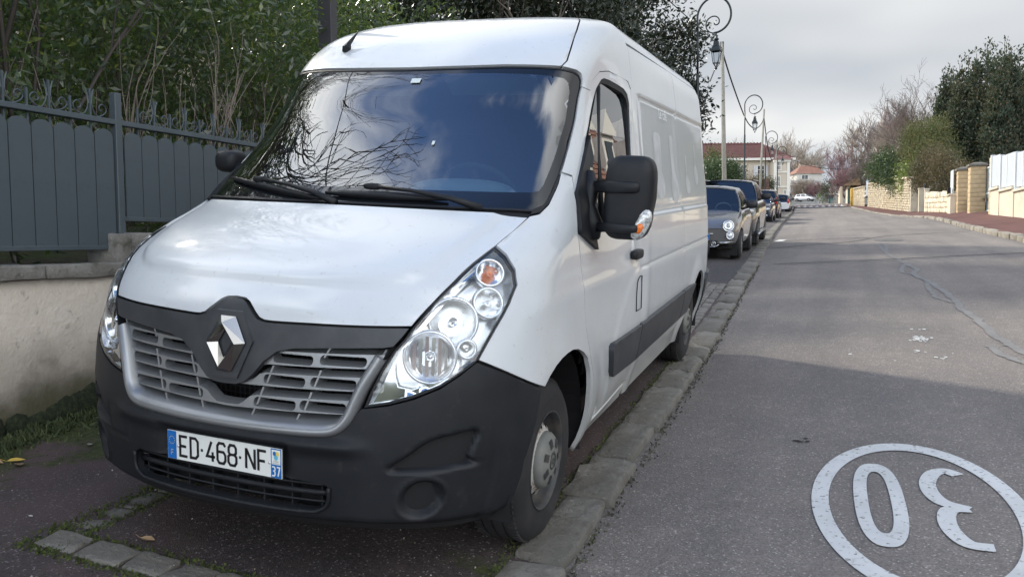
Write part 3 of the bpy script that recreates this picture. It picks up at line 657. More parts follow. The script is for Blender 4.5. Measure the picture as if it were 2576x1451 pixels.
def plate2d(name, poly, holes, d, th, m, parent):
    """flat-ish plate with holes following the nose; poly in (x,z)"""
    pts = []; ed = []
    for h in [poly] + holes:
        k = len(pts); dd = []
        for i in range(len(h)):
            a_, b_ = h[i], h[(i + 1) % len(h)]; nn = max(1, int(math.dist(a_, b_) / .03))
            dd += [(a_[0] + (b_[0] - a_[0]) * t / nn, a_[1] + (b_[1] - a_[1]) * t / nn) for t in range(nn)]
        pts += [Vector(p) for p in dd]; ed += [(k + i, k + (i + 1) % len(dd)) for i in range(len(dd))]
    vs, fs = cdt_fill(pts, ed, poly, holes)
    cnt = set(); F = []
    for f in fs:
        f = list(f); a_, b_, c_ = [vs[i] for i in f[:3]]
        if (b_ - a_).cross(c_ - a_) < 0: f = f[::-1]
        F.append(f)
        for i in range(len(f)): cnt.add((f[i], f[(i + 1) % len(f)]))
    n = len(vs); V = [gx(v.x, v.y, d) for v in vs] + [gx(v.x, v.y, d + th) + Vector((0, 0, .012)) for v in vs]
    for a_, b_ in [e for e in cnt if (e[1], e[0]) not in cnt]: F.append((b_, a_, n + a_, n + b_))
    o = mk(name, V, F, m, parent); return o
def rrect(x0, x1, z0, z1, r=.012, sl=0.0):
    o = []
    for cx, cz, a0 in ((x1 - r, z0 + r, -90), (x1 - r, z1 - r, 0), (x0 + r, z1 - r, 90), (x0 + r, z0 + r, 180)):
        for a_ in (0, 30, 60, 90): t = rad(a0 + a_); zq = cz + r * math.sin(t); o.append((cx + r * math.cos(t) + sl * (zq - z0), zq))
    return o
rows_ = [(.812, .832, .115, .578, [(.19, .335), (.375, .53)]), (.735, .751, .0, .545, [(.155, .31), (.345, .50)]), (.650, .668, .0, .505, [(.12, .28), (.31, .47)])]
for zc_, ze_, xi, xo, wins in rows_:
    zb = lambda x, a_=zc_, b_=ze_: a_ + (b_ - a_) * min(1, abs(x) / .5)
    hs = []
    for k in (1, -1):
        for a_, b_ in wins:
            h = rrect(a_ - .006, b_ + .008, zb(a_) + .008, zb(a_) + .043, .014, .12); hs.append([(k * p, q) for p, q in (h if k > 0 else h[::-1])])
    if xi:
        for k in (1, -1):
            po = [(xi, zb(0) - .004), (.17, zb(.17)), (xo, zb(xo)), (xo + .022, zb(xo) + .050), (.20, zb(.2) + .050), (.172, zb(.17) + .042), (.145, zb(.15) + .020), (xi, zb(0) + .006)]
            plate2d('grille_bar', [(k * p, q) for p, q in (po if k > 0 else po[::-1])], [h for h in hs if h[0][0] * k > 0], .020, .045, M_SILVER, GR)
    else:
        x1_ = wins[0][0]
        hf = [(0, zb(0)), (xo, zb(xo)), (xo + .022, zb(xo) + .050), (x1_ + .004, zb(.1) + .050), (x1_ - .022, zb(.1) + .042), (x1_ - .048, zb(.1) + .020), (.05, zb(0) + .010), (0, zb(0) + .008)]
        po = hf[:-1] + [(-p, q) for p, q in hf[::-1][1:]]
        po = hf + [(-p, q) for p, q in hf[::-1] if p > 0]
        plate2d('grille_bar', po, hs, .020, .045, M_SILVER, GR)
for k in (1, -1):
    for za, zb_, xs in ((.60, .655, (.10, .285, .45)), (.668, .735, (.13, .325, .495)), (.75, .815, (.165, .355, .54)), (.86, .90, (.20, .385, .58))):
        for x_ in xs:
            b = MB(); p0 = gx(k * x_, za, .022); p1 = gx(k * (x_ + .022), zb_, .022)
            b.add([p0 + Vector((-.004, 0, 0)), p0 + Vector((.004, 0, 0)), p1 + Vector((.004, 0, 0)), p1 + Vector((-.004, 0, 0)), p0 + Vector((-.004, .07, 0)), p0 + Vector((.004, .07, 0)), p1 + Vector((.004, .07, 0)), p1 + Vector((-.004, .07, 0))], [(0, 1, 2, 3), (1, 5, 6, 2), (4, 0, 3, 7)])
            b.build('grille_fin', M_SILVER, GR)
b = MB()
for i in range(52): b.box((-.60 + i * .0235, .235 + .13 * abs(-.60 + i * .0235) ** 2, .75), (.003, .004, .36))
for i in range(14): 
    pts = [(x_, .232 + .13 * x_ * x_, .58 + i * .0255) for x_ in np.linspace(-.62, .62, 7)]; b.tube(pts, .002, 4)
b.build('radiator_mesh', mat('mesh_dark', (.02, .02, .022), .5), GR)
b = MB(); b.box((0, .34, .75), (1.26, .01, .40)); b.box((0, .26, .57), (1.2, .16, .012)); b.build('radiator', mat('radiator_dark', (.008, .009, .01), .6), GR)
# badge
hexo = [(-.048, .990), (.048, .990), (.098, .895), (.050, .772), (-.050, .772), (-.098, .895)]
hx = [(p * 1.16, .886 + (q - .886) * 1.10) for p, q in hexo]
plate2d('badge_plinth', hx[::-1], [], -.012, .03, M_BLACK2, VAN)
def lozenge(s): return [(0 + .003, .886 + .108 * s), (.080 * s ** .9 , .892), (.0 - .003, .886 - .112 * s), (-.080 * s ** .9, .884)]
o3 = [(-.030, .984), (.036, .984), (.088, .892), (.034, .784), (-.030, .784), (-.086, .888)]
i3 = [(-.002, .938), (.030, .892), (-.002, .834), (-.030, .888)]
V_ = [gx(a_, b_, -.018) for a_, b_ in o3]; mid_ = [(-.001, .965), (.062, .892), (-.001, .806), (-.060, .888)]
Vm = [gx(a_, b_, -.046) for a_, b_ in mid_]; Vi = [gx(a_, b_, -.020) for a_, b_ in i3]
mk('badge', V_ + Vm + Vi, [(0, 6, 9, 5), (5, 9, 8, 4), (4, 8, 3), (3, 8, 7, 2), (2, 7, 6, 1), (1, 6, 0), (6, 7, 11, 10), (7, 8, 12, 11), (8, 9, 13, 12), (9, 6, 10, 13)], M_BADGE, VAN)
# ---- bumper
bt = [X(0, .583), X(.12, .584), X(.255, .587), X(.36, .590), X(.430, .595), X(.472, .609), X(.500, .633), X(.520, .663), X(.545, .697), X(.635, .711), X(.717, .736), X(.794, .772), X(.849, .816), X(.888, .857), Sx(.759, .808), Sx(.901, .747), Sx(.966, .712), Y(.575, .60), Y(.52, .465), Y(.515, .378), Y(.50, .26), Sx(.86, .235), Sx(.656, .24), X(.668, .245), X(.51, .255), X(0, .268)]
ik = [X(0, .430), X(.30, .428), X(.425, .421), X(.446, .405), X(.440, .35), X(.409, .328), X(.379, .322), X(.161, .319), X(0, .319)]
BU = skin('front_bumper', outline(mirror_closed(bt)), M_BLACK, VAN, .004, .0105, .03, .001, holes=[outline(mirror_closed(ik))], field='bumper')
IK = mirror_closed(ik)
for z0, r0 in ((.378, .010), (.408, .005), (.345, .004)):
    b = MB(); b.tube([gx(x_, z0, .022) for x_ in np.linspace(-.44, .44, 15)], r0, 6, flat=1.2); b.build('intake_blade', M_BLACK, BU, True)
for x_ in np.arange(-.40, .41, .115):
    b = MB(); b.box(gx(x_, .372, .045), (.006, .05, .11)); b.build('intake_strut', M_BLACK, BU)
b = MB(); b.box((0, .19, .37), (.95, .01, .15)); b.build('intake_back', M_DARK, BU)
pth = [(p[1], p[2]) for p in IK[:0]]
b = MB(); lip = crom([(-.446, .41), (-.442, .35), (-.409, .322), (-.36, .314), (-.16, .311), (0, .311), (.16, .311), (.36, .314), (.409, .322), (.442, .35), (.446, .41)], 3)
b.tube([gx(a_, b_, -.010) for a_, b_ in lip], .008, 6); b.build('intake_lip', M_BLACK, BU, True)
# ---- number plate
PL = empty('number_plate'); PL.parent = VAN
def pt(u, v, d=0): return Vector((u + .010, .052 + d + .0, .478 + v))
b = MB(); b.prism([(-.26, -.055), (.26, -.055), (.26, .055), (-.26, .055)], 0, .004, Rx(math.pi / 2), pt(0, 0, .004)); b.build('plate_board', M_PLATEW, PL)
b = MB(); b.prism([(-.263, -.058), (.263, -.058), (.263, .060), (-.263, .060)], 0, .003, Rx(math.pi / 2), pt(0, 0, .0075)); b.build('plate_backing', M_BLACK, PL)
for x0, x1 in ((-.2585, -.218), (.214, .2585)):
    b = MB(); b.box(pt((x0 + x1) / 2, 0, -.0008), (x1 - x0, .0008, .108)); b.build('blue_band', M_PLATEB, PL)
GLY = {'E': [[(1, 0), (0, 0), (0, 1), (1, 1)], [(0, .5), (.85, .5)]], 'D': [[(0, 0), (0, 1), (.7, 1), (1, .85), (1, .15), (.7, 0), (0, 0)]], '-': [[(.0, .47), (.55, .47)]],
       '4': [[(.62, 1), (0, .24), (1.05, .24)], [(.74, .48), (.74, 0)]], '6': [[(1, .85), (.78, 1), (.22, 1), (0, .85), (0, .15), (.22, 0), (.78, 0), (1, .15), (1, .42), (.78, .57), (.0, .57)]],
       '8': [[(.22, .53), (.05, .64), (.05, .86), (.25, 1), (.75, 1), (.95, .86), (.95, .64), (.78, .53), (.22, .53)], [(.22, .53), (0, .42), (0, .15), (.22, 0), (.78, 0), (1, .15), (1, .42), (.78, .53)]],
       'N': [[(0, 0), (0, 1)], [(.02, .98), (.98, .02)], [(1, 0), (1, 1)]], 'F': [[(0, 0), (0, 1), (1, 1)], [(0, .5), (.85, .5)]],
       '3': [[(0, 1), (.75, 1), (1, .86), (1, .66), (.75, .53), (.35, .53)], [(.75, .53), (1, .40), (1, .15), (.75, 0), (0, 0)]], '7': [[(0, 1), (1, 1), (.4, 0)]],
       'V': [[(0, 1), (.5, 0), (1, 1)]], 'C': [[(1, 1), (0, 1), (0, 0), (1, 0)]], 'L': [[(0, 1), (0, 0), (1, 0)]]}
def glyph(b, ch, x, z, w, h, st, d=-.0012, T=None):
    T = T or (lambda u, v: pt(u, v, d))
    for pl in GLY[ch]: ribbon(b, [(x + p * w, z + q * h) for p, q in pl], st, T=T)
x = -.200
for ch, w_, g_ in (('E', .034, .016), ('D', .034, .014), ('-', .018, .010), ('4', .036, .013), ('6', .036, .014), ('8', .036, .012), ('-', .018, .014), ('N', .038, .016), ('F', .034, 0)):
    b = MB(); glyph(b, ch, x, -.038, w_, .076, .0105 if ch != '-' else .010); b.build('plate_character', M_INK, PL); x += w_ + g_
b = MB(); glyph(b, 'F', -.243, -.040, .011, .020, .0042); b.build('country_letter', M_PLATEW, PL)
b = MB()
for k in range(12):
    a_ = k * math.pi / 6; b.box(pt(-.238 + .0125 * math.cos(a_), .018 + .0145 * math.sin(a_), -.0016), (.0022, .0006, .0022))
b.build('star_ring', M_YEL, PL)
b = MB(); glyph(b, '3', .2195, -.046, .013, .033, .0052, -.0026); glyph(b, '7', .240, -.046, .013, .033, .0052, -.0026); b.build('department_number', M_PLATEW, PL)
b = MB(); b.box(pt(.2365, .023, -.0014), (.037, .0006, .054)); b.build('region_label', M_PLATEW, PL)
def disc(c, r, n=14, sx=1.0, rot=0): 
    return [(c[0] + r * sx * math.cos(t + rot), c[1] + r * math.sin(t + rot)) for t in np.linspace(0, 2 * math.pi, n, endpoint=False)]
for c_, r_, m__ in (((.2305, .036), .0085, M_PLATEB), ((.2425, .036), .0085, M_YEL), ((.2365, .022), .010, mat('region_cyan', (.12, .45, .62), .4))):
    b = MB(); q = disc(c_, r_, 14, .9); b.add([pt(u, v, -.0022) for u, v in q], [tuple(range(14))]); b.build('region_emblem', m__, PL)
def textobj(s, size, m, parent, M4, name, extrude=0, sx=1.0):
    cu = bpy.data.curves.new(name, 'FONT'); cu.body = s; cu.size = size; cu.align_x = 'CENTER'; cu.resolution_u = 3; cu.extrude = extrude; cu.fill_mode = 'FRONT' if not extrude else 'BOTH'
    t = bpy.data.objects.new(name, cu); COL.objects.link(t); bpy.context.view_layer.update()
    me = bpy.data.meshes.new_from_object(t.evaluated_get(bpy.context.evaluated_depsgraph_get())); bpy.data.objects.remove(t)
    for v in me.vertices: v.co.x *= sx
    me.transform(M4); me.materials.clear(); return link(name, me, m, parent)
RXM = Matrix.Rotation(math.pi / 2, 4, 'X')
textobj('Centre', .0075, M_INK, PL, Matrix.Translation(pt(.2365, .006, -.0022)) @ RXM, 'region_name')
textobj('Val de Loire', .0060, M_INK, PL, Matrix.Translation(pt(.2365, -.001, -.0022)) @ RXM, 'region_name')
for x_ in (-.209, .207):
    b = MB(); b.lathe([(.0, .003), (.004, .002), (.005, 0)], pt(x_, -.002, -.001), 10, Rx(math.pi / 2)); b.build('plate_screw', M_CHROME, PL, True)
# ---- wheels
def make_wheel(name, rr=.348, wd=.225, parent=None, hub='van', dark=False):
    """axis along +X pointing outward, centre at origin; tread face at x<0"""
    w_ = empty(name); w_.parent = parent
    R = axis((1, 0, 0)); b = MB()
    e = rr / .348
    pr = [(.205, -.006), (.212, .004), (.225, .004), (.262, .012), (.300, .008), (.322, -.004), (.336, -.018), (.344, -.032), (.348, -.050), (.348, -.072), (.341, -.073), (.341, -.081), (.348, -.082), (.349, -.120), (.342, -.121), (.342, -.129), (.349, -.130), (.349, -.165), (.341, -.166), (.341, -.174), (.348, -.175), (.344, -.205), (.330, -.225), (.20, -.225)]
    b.lathe([(a_ * e, h_ * wd / .225) for a_, h_ in pr], (0, 0, 0), 56, R); ty = b.build('tyre', M_TYRE, w_, True); ty.data.set_sharp_from_angle(angle=rad(40))
    b = MB()
    for k in range(72):
        t = 2 * math.pi * k / 72
        for x_, l_ in ((-.040, .034), (-.190, .034)):
            b.box(R @ Rz(t) @ Vector((.3455 * e, 0, x_)), (.010, .013, l_), R @ Rz(t) @ Rx(.25))
    tag(b.build('tread_blocks', M_TYRE, ty), kind='stuff')
    b = MB(); b.lathe([(.208 * e, -.004), (.214 * e, .008), (.205 * e, .004), (.198 * e, -.025), (.190 * e, -.060), (.165 * e, -.065), (.150 * e, -.040), (.11 * e, -.028), (.0, -.028)], (0, 0, 0), 40, R)
    rim = b.build('rim', M_RIM, w_, True)
    return w_, rim
def van_wheel(x, y, steer=0):
    w_, rim = make_wheel('wheel', parent=VAN); w_.location = (x, y, .315); w_.rotation_euler = (0, 0, steer if x > 0 else math.pi + steer)
    R = axis((1, 0, 0))
    b = MB(); n = 60
    pts = []  # scuffed ring with round holes
    out = [Vector((.166 * math.cos(t), .166 * math.sin(t))) for t in np.linspace(0, 2 * math.pi, 60, endpoint=False)]
    inn = [Vector((.112 * math.cos(t), .112 * math.sin(t))) for t in np.linspace(0, 2 * math.pi, 40, endpoint=False)]
    P = out + inn; E_ = [(i, (i + 1) % 60) for i in range(60)] + [(60 + i, 60 + (i + 1) % 40) for i in range(40)]
    for k in range(14):
        t = 2 * math.pi * (k + .5) / 14; k0_ = len(P)
        P += [Vector((.152 * math.cos(t) + .0165 * math.cos(a_), .152 * math.sin(t) + .0165 * math.sin(a_))) for a_ in np.linspace(0, 2 * math.pi, 10, endpoint=False)]; E_ += [(k0_ + i, k0_ + (i + 1) % 10) for i in range(10)]
    cs = [[(.152 * math.cos(t) + .0165 * math.cos(a_), .152 * math.sin(t) + .0165 * math.sin(a_)) for a_ in np.linspace(0, 2 * math.pi, 10, endpoint=False)] for t in [2 * math.pi * (k + .5) / 14 for k in range(14)]]
    vs, fs = cdt_fill(P, E_, out, [inn] + cs)
    V = []
    for v in vs: r_ = v.length; V.append(R @ Vector((v.x, v.y, -.030 - .03 * smooth01(.15, .168, r_) + .022 * float(smooth01(.15, .112, r_)))))
    mk('rim_disc', V, [f for f in fs], M_RIMW, rim, True)
    b = MB(); b.lathe([(.121, -.035), (.124, -.012), (.120, .004), (.110, .016), (.085, .026), (.042, .031), (.040, .027), (.0, .029)], (0, 0, 0), 44, R); hb = b.build('hub_cap', M_HUB, w_, True); hb.data.set_sharp_from_angle(angle=rad(45))
    for k in range(7):
        t = 2 * math.pi * k / 7
        for dt in (-.16, .16):
            b = MB(); q = [(.062, -.012), (.098, -.020), (.102, .0), (.062, .006)]
            b.add([R @ Rz(t + dt) @ Vector((a_, c_ * (1 if dt > 0 else -1), .0295 - .9 * max(0, a_ - .05) ** 1.6 - .0 + .0035)) for a_, c_ in q], [(0, 1, 2, 3)])
            b.build('hub_slot', M_RIM, hb)
    b = MB(); b.lathe([(.036, .030), (.034, .034), (.030, .031)], (0, 0, 0), 26, R); b.build('hub_ring', M_RIM, hb, True)
    b = MB(); lz = [(.024, 0), (0, .016), (-.024, 0), (0, -.016)]; li = [(.013, 0), (0, .008), (-.013, 0), (0, -.008)]
    b.add([R @ Vector((a_, c_, .0345)) for a_, c_ in lz] + [R @ Vector((a_, c_, .0345)) for a_, c_ in li], [(i, (i + 1) % 4, 4 + (i + 1) % 4, 4 + i) for i in range(4)]); b.build('hub_badge', M_RIM, hb)
    return w_
for x_, y_, st_ in ((.972, .935, 0), (-.972, .935, 0), (.972, 4.73, 0), (-.972, 4.73, 0)): van_wheel(x_, y_, st_)
# wheel housings and floor
for k in (1, -1):
    for yc, zc_, r_ in ((.95, .33, .475), (4.75, .31, .455)):
        b = MB(); prf = [(r_ * math.cos(t), r_ * math.sin(t)) for t in np.linspace(-.25, math.pi + .25, 20)]
        P = [(k * .985, yc - a_, zc_ + c_) for a_, c_ in prf] + [(k * .66, yc - a_, zc_ + c_) for a_, c_ in prf]; n_ = len(prf)
        b.add(P, [(i, i + 1, n_ + i + 1, n_ + i) for i in range(n_ - 1)] + [tuple(n_ + i for i in range(n_))]); b.build('wheel_housing', M_DARK, VAN)
b = MB(); b.box((0, 2.9, .26), (1.5, 4.9, .06)); b.box((0, .6, .30), (1.1, .8, .06)); b.box((0, 4.73, .30), (1.5, .10, .10)); b.box((0, .93, .30), (1.5, .08, .10)); b.build('underbody', M_DARK, VAN)
# ---- mirrors
def small_mirror():
    mi = empty('door_mirror'); mi.parent = VAN
    skin('mirror_base', outline([Y(1.66, 1.725), Y(1.442, 1.566), Y(1.275, 1.446), Y(1.238, 1.272), Y(1.50, 1.180), Y(1.475, 1.27), Y(1.44, 1.32), Y(1.45, 1.40), Y(1.49, 1.50), Y(1.537, 1.56)]), M_BLACK, mi, .022, .03, .03, 0, side=-1)
    b = MB(); b.add(*selip((-1.150, 1.50, 1.552), (.150, .16, .125), 3, 24)); b.build('mirror_shell', M_BLACK, mi, True)
    b = MB(); b.tube([(-.95, 1.46, 1.42), (-1.05, 1.47, 1.50), (-1.10, 1.48, 1.53)], [.04, .03, .03], 8); b.build('mirror_arm', M_BLACK, mi, True)
def mirror(k):
    mi = empty('door_mirror'); mi.parent = VAN
    skin('mirror_base', outline([Y(1.66, 1.725), Y(1.442, 1.566), Y(1.275, 1.446), Y(1.238, 1.272), Y(1.50, 1.180), Y(1.475, 1.27), Y(1.44, 1.32), Y(1.45, 1.40), Y(1.49, 1.50), Y(1.537, 1.56)]), M_BLACK, mi, .022, .03, .03, 0, side=k)
    def sxx(V, F): return ([(k * v[0], v[1], v[2]) for v in V], F if k > 0 else [f[::-1] for f in F])
    b = MB(); V, F = selip((1.17, 1.44, 1.435), (.226, .16, .385), 4.2, 32)
    V = [(v[0] + (-.012 if v[2] < 1.36 and v[0] > 1.2 else 0) + .010 * (v[2] - 1.43) * 2, v[1] + .10 * (v[0] - 1.17), v[2]) for v in V]
    b.add(*sxx(V, F)); b.build('mirror_shell', M_BLACK, mi, True)
    for z0, h_, z1 in ((1.482, .056, 1.486), (1.298, .044, 1.298)):
        b = MB(); V, F = selip((1.09, 1.39, z0), (.28, .10, h_), 5, 20)
        V = [(v[0], v[1] + .14 * smooth01(1.06, .95, v[0]), v[2] + (z1 - z0) * (v[0] - 1)) for v in V]
        b.add(*sxx(V, F)); b.build('mirror_arm', M_BLACK, mi, True)
    b = MB(); b.tube([(k * .985, 1.44, 1.25), (k * 1.0, 1.42, 1.32), (k * .972, 1.44, 1.39), (k * .975, 1.44, 1.46), (k * .95, 1.50, 1.54)], [.05, .045, .035, .045, .03], 10); b.build('mirror_foot', M_BLACK, mi, True)
    b = MB(); V, F = selip((1.235, 1.392, 1.318), (.075, .05, .15), 2.6, 16, Ry(.42)); b.add(*sxx(V, F)); sg = b.build('side_indicator', mat('indicator_clear', (.62, .64, .62), .12, .2, noise=[(60, (.3, .3, .3), .45, .6)]), mi, True)
    b = MB(); V, F = selip((1.232, 1.372, 1.300), (.034, .025, .05), 2.4, 12, Ry(.42)); b.add(*sxx(V, F)); b.build('indicator_bulb', M_AMBER, sg, True)
    b = MB(); V, F = selip((1.17, 1.525, 1.44), (.19, .012, .34), 5, 20); b.add(*sxx(V, F)); b.build('mirror_glass', M_CHROME, mi, True)
mirror(1); small_mirror()
# ---- cab interior
b = MB(); pr = [(.98, 1.24), (1.08, 1.375), (1.22, 1.40), (1.42, 1.36), (1.50, 1.20), (1.50, .95)]
P = []
for x_ in (-.82, -.4, 0, .4, .82): P += [(x_, y_, z_ + (.035 if .2 < x_ < .75 and 1.1 < y_ < 1.45 else 0)) for y_, z_ in pr]
b.add(P, [(i * 6 + j, i * 6 + j + 1, (i + 1) * 6 + j + 1, (i + 1) * 6 + j) for i in range(4) for j in range(5)]); b.build('dashboard', M_INTL, VAN, True)
b = MB(); b.add(*selip((.40, 1.26, 1.425), (.52, .34, .15), 2.6, 24)); b.build('instrument_hood', M_INTL, VAN, True)
SWC = Vector((.42, 1.44, 1.40)); RR = Rx(rad(-55)); b = MB(); b.tube([SWC + RR @ Vector((.20 * math.cos(t), .20 * math.sin(t), 0)) for t in np.linspace(0, 2 * math.pi, 30)], .016, 8); sw = b.build('steering_wheel', M_INT, VAN, True)
b = MB(); b.add(*selip(SWC, (.17, .13, .06), 3, 16, RR)); b.box(SWC, (.38, .035, .02), RR); b.box(SWC + RR @ Vector((0, -.1, 0)), (.04, .18, .02), RR); b.build('wheel_hub', M_INT, sw, True)
for x_ in (-.58, -.12, .46):
    b = MB(); b.add(*selip((x_, 2.25, 1.22), (.46, .16, .68), 4, 20, Rx(rad(-10)))); b.add(*selip((x_, 1.98, .88), (.48, .52, .16), 4, 20)); b.add(*selip((x_, 2.33, 1.66), (.27, .11, .20), 3.4, 16)); b.build('seat', M_SEAT, VAN, True)
b = MB(); b.box((0, 2.50, 1.3), (1.68, .02, 1.9)); b.build('bulkhead', M_INT, VAN)
b = MB(); b.box((-.38, 1.66, 1.97), (.5, .012, .14), Rx(rad(60))); b.build('sun_visor', M_INTL, VAN); b = MB(); b.box((.38, 1.66, 1.97), (.5, .012, .14), Rx(rad(60))); b.build('sun_visor', M_INTL, VAN)
b = MB(); b.box((0, 1.7, .80), (1.7, 1.4, .02)); b.build('cab_floor', M_INT, VAN)
# ---- ghosts of removed lettering on the side
def side_T(off): return lambda u, v: on(float(s_from_y(u, v)), v, off)[0]
def side_shape(name, c, parts, m):
    for kx in (1,):
        b = MB()
        for poly in parts:
            q = outline([Y(c[0] + a_, c[1] + z_) for a_, z_ in poly], .06); 
            o = skin(name, q, m, VAN, .0012, .05, 0, 0, field='side')
for (yc, zt, zb2, wt, wb) in ((3.14, 1.83, 1.40, .26, .30), (3.68, 1.84, 1.36, .17, .28), (4.27, 1.72, 1.42, .05, .22), (4.76, 1.82, 1.49, .04, .20)):
    hb_ = (zt - zb2); k2 = zb2 + .30 * hb_ + .03
    po = [(-wt / 2, hb_ * .96), (-wt / 4, hb_), (wt / 4, hb_), (wt / 2, hb_ * .94), (wt * .42, hb_ * .5), (wb * .30, hb_ * .42), (wb * .48, hb_ * .30), (wb / 2, hb_ * .18), (wb * .42, hb_ * .07), (wb * .2, 0), (-wb * .2, 0), (-wb * .42, hb_ * .07), (-wb / 2, hb_ * .18), (-wb * .48, hb_ * .30), (-wb * .30, hb_ * .42), (-wt * .42, hb_ * .5)]
    side_shape('removed_decal_mark', (yc, zb2), [po], M_GHOST)
P0, n0 = on(float(s_from_y(3.35, 1.925)), 1.925, .003)
TM = Matrix.Translation(P0 + Vector((.014, 0, 0)) * 0) @ Matrix(((0, 0, 1, 0), (1, 0, 0, 0), (0, 1, 0, 0), (0, 0, 0, 1)))
TM = Matrix.Translation(P0 + Vector((.0015, 0, 0))) @ Matrix.Rotation(-.145, 4, 'Y') @ Matrix(((0, 0, 1, 0), (1, 0, 0, 0), (0, 1, 0, 0), (0, 0, 0, 1)))
textobj('Le caf\u00e9', .10, M_GHOST2, VAN, TM, 'faded_lettering', sx=1.0)
# ================================================================== terrain
def Pz(y):
    if y < 12: return .0618 * y
    if y < 24: return .0618 * y - .014 * (y - 12) ** 2 / 24
    if y < 120: return .0618 * y - .014 * (6 + (y - 24))
    return .0478 * 120 - (-.25) + .040 * (y - 120) if y < 200 else .0478 * 120 + .25 + .040 * 80 + .02 * (y - 200)
def lerp_tab(y, A, B): return float(np.interp(y, A, B))
def KL(y): return lerp_tab(y, [-20, 4, 6, 10, 13, 16, 19, 27, 39, 53, 67, 90, 120, 200], [1.13, 1.13, 1.10, 1.0, .95, .88, .80, .58, .36, .13, .0, -.5, -1.4, -4])
def KR(y): return lerp_tab(y, [-20, 24, 30, 36, 42, 45, 48, 60, 85, 120, 200], [6.55, 6.55, 6.65, 6.9, 6.9, 6.4, 5.8, 5.34, 5.05, 4.4, 3])
def Gr(x, y):
    z = Pz(y)
    if x < 1.13: return z - .0738 - .07 + (.004 * (1.13 - x) if y > 4 else 0)
    if x < 3.6: return z - .1438 + .02 * (x - 1.13)
    return z - .0944 + .004 * (x - 3.6)
def GS(x, y):   # left pavement strip
    return Pz(y) - .033 + (-.0653 * x if x > -1 else .0653 - .03 * (x + 1)) + (0 if y < 14 else .02 * min(1, (y - 14) / 10) * (1 - x) * 0)
def WR(y): return 8.25 - .045 * (y - 35) if y > 35 else 8.25 + .01 * (35 - y)
def DZ(y): return lerp_tab(y, [0, 18, 28, 36, 41.5, 49, 55, 67, 86, 98, 110, 126], [.2, .25, .31, .31, .25, .16, .06, .06, .12, .06, .2, .2])
def KH(y): return lerp_tab(y, [0, 38, 46, 60, 90], [.12, .11, .05, .05, .05])
def GW(x, y):   # right pavement
    a, b = KR(y) + .15, WR(y); t = max(0, min(1.3, (x - a) / (b - a))); return Gr(a, y) + KH(y) + (DZ(y) - KH(y)) * t
def sheet(name, xs_fn, ys, zf, m, nx=8, kind='structure'):
    V = []; F = []
    for y in ys:
        a, b = xs_fn(y)
        for i in range(nx + 1): x = a + (b - a) * i / nx; V.append((x, y, zf(x, y)))
    for j in range(len(ys) - 1):
        for i in range(nx): k = j * (nx + 1) + i; F.append((k, k + 1, k + nx + 2, k + nx + 1))
    o = mk(name, V, F, m, None, True); o['kind'] = kind; return o
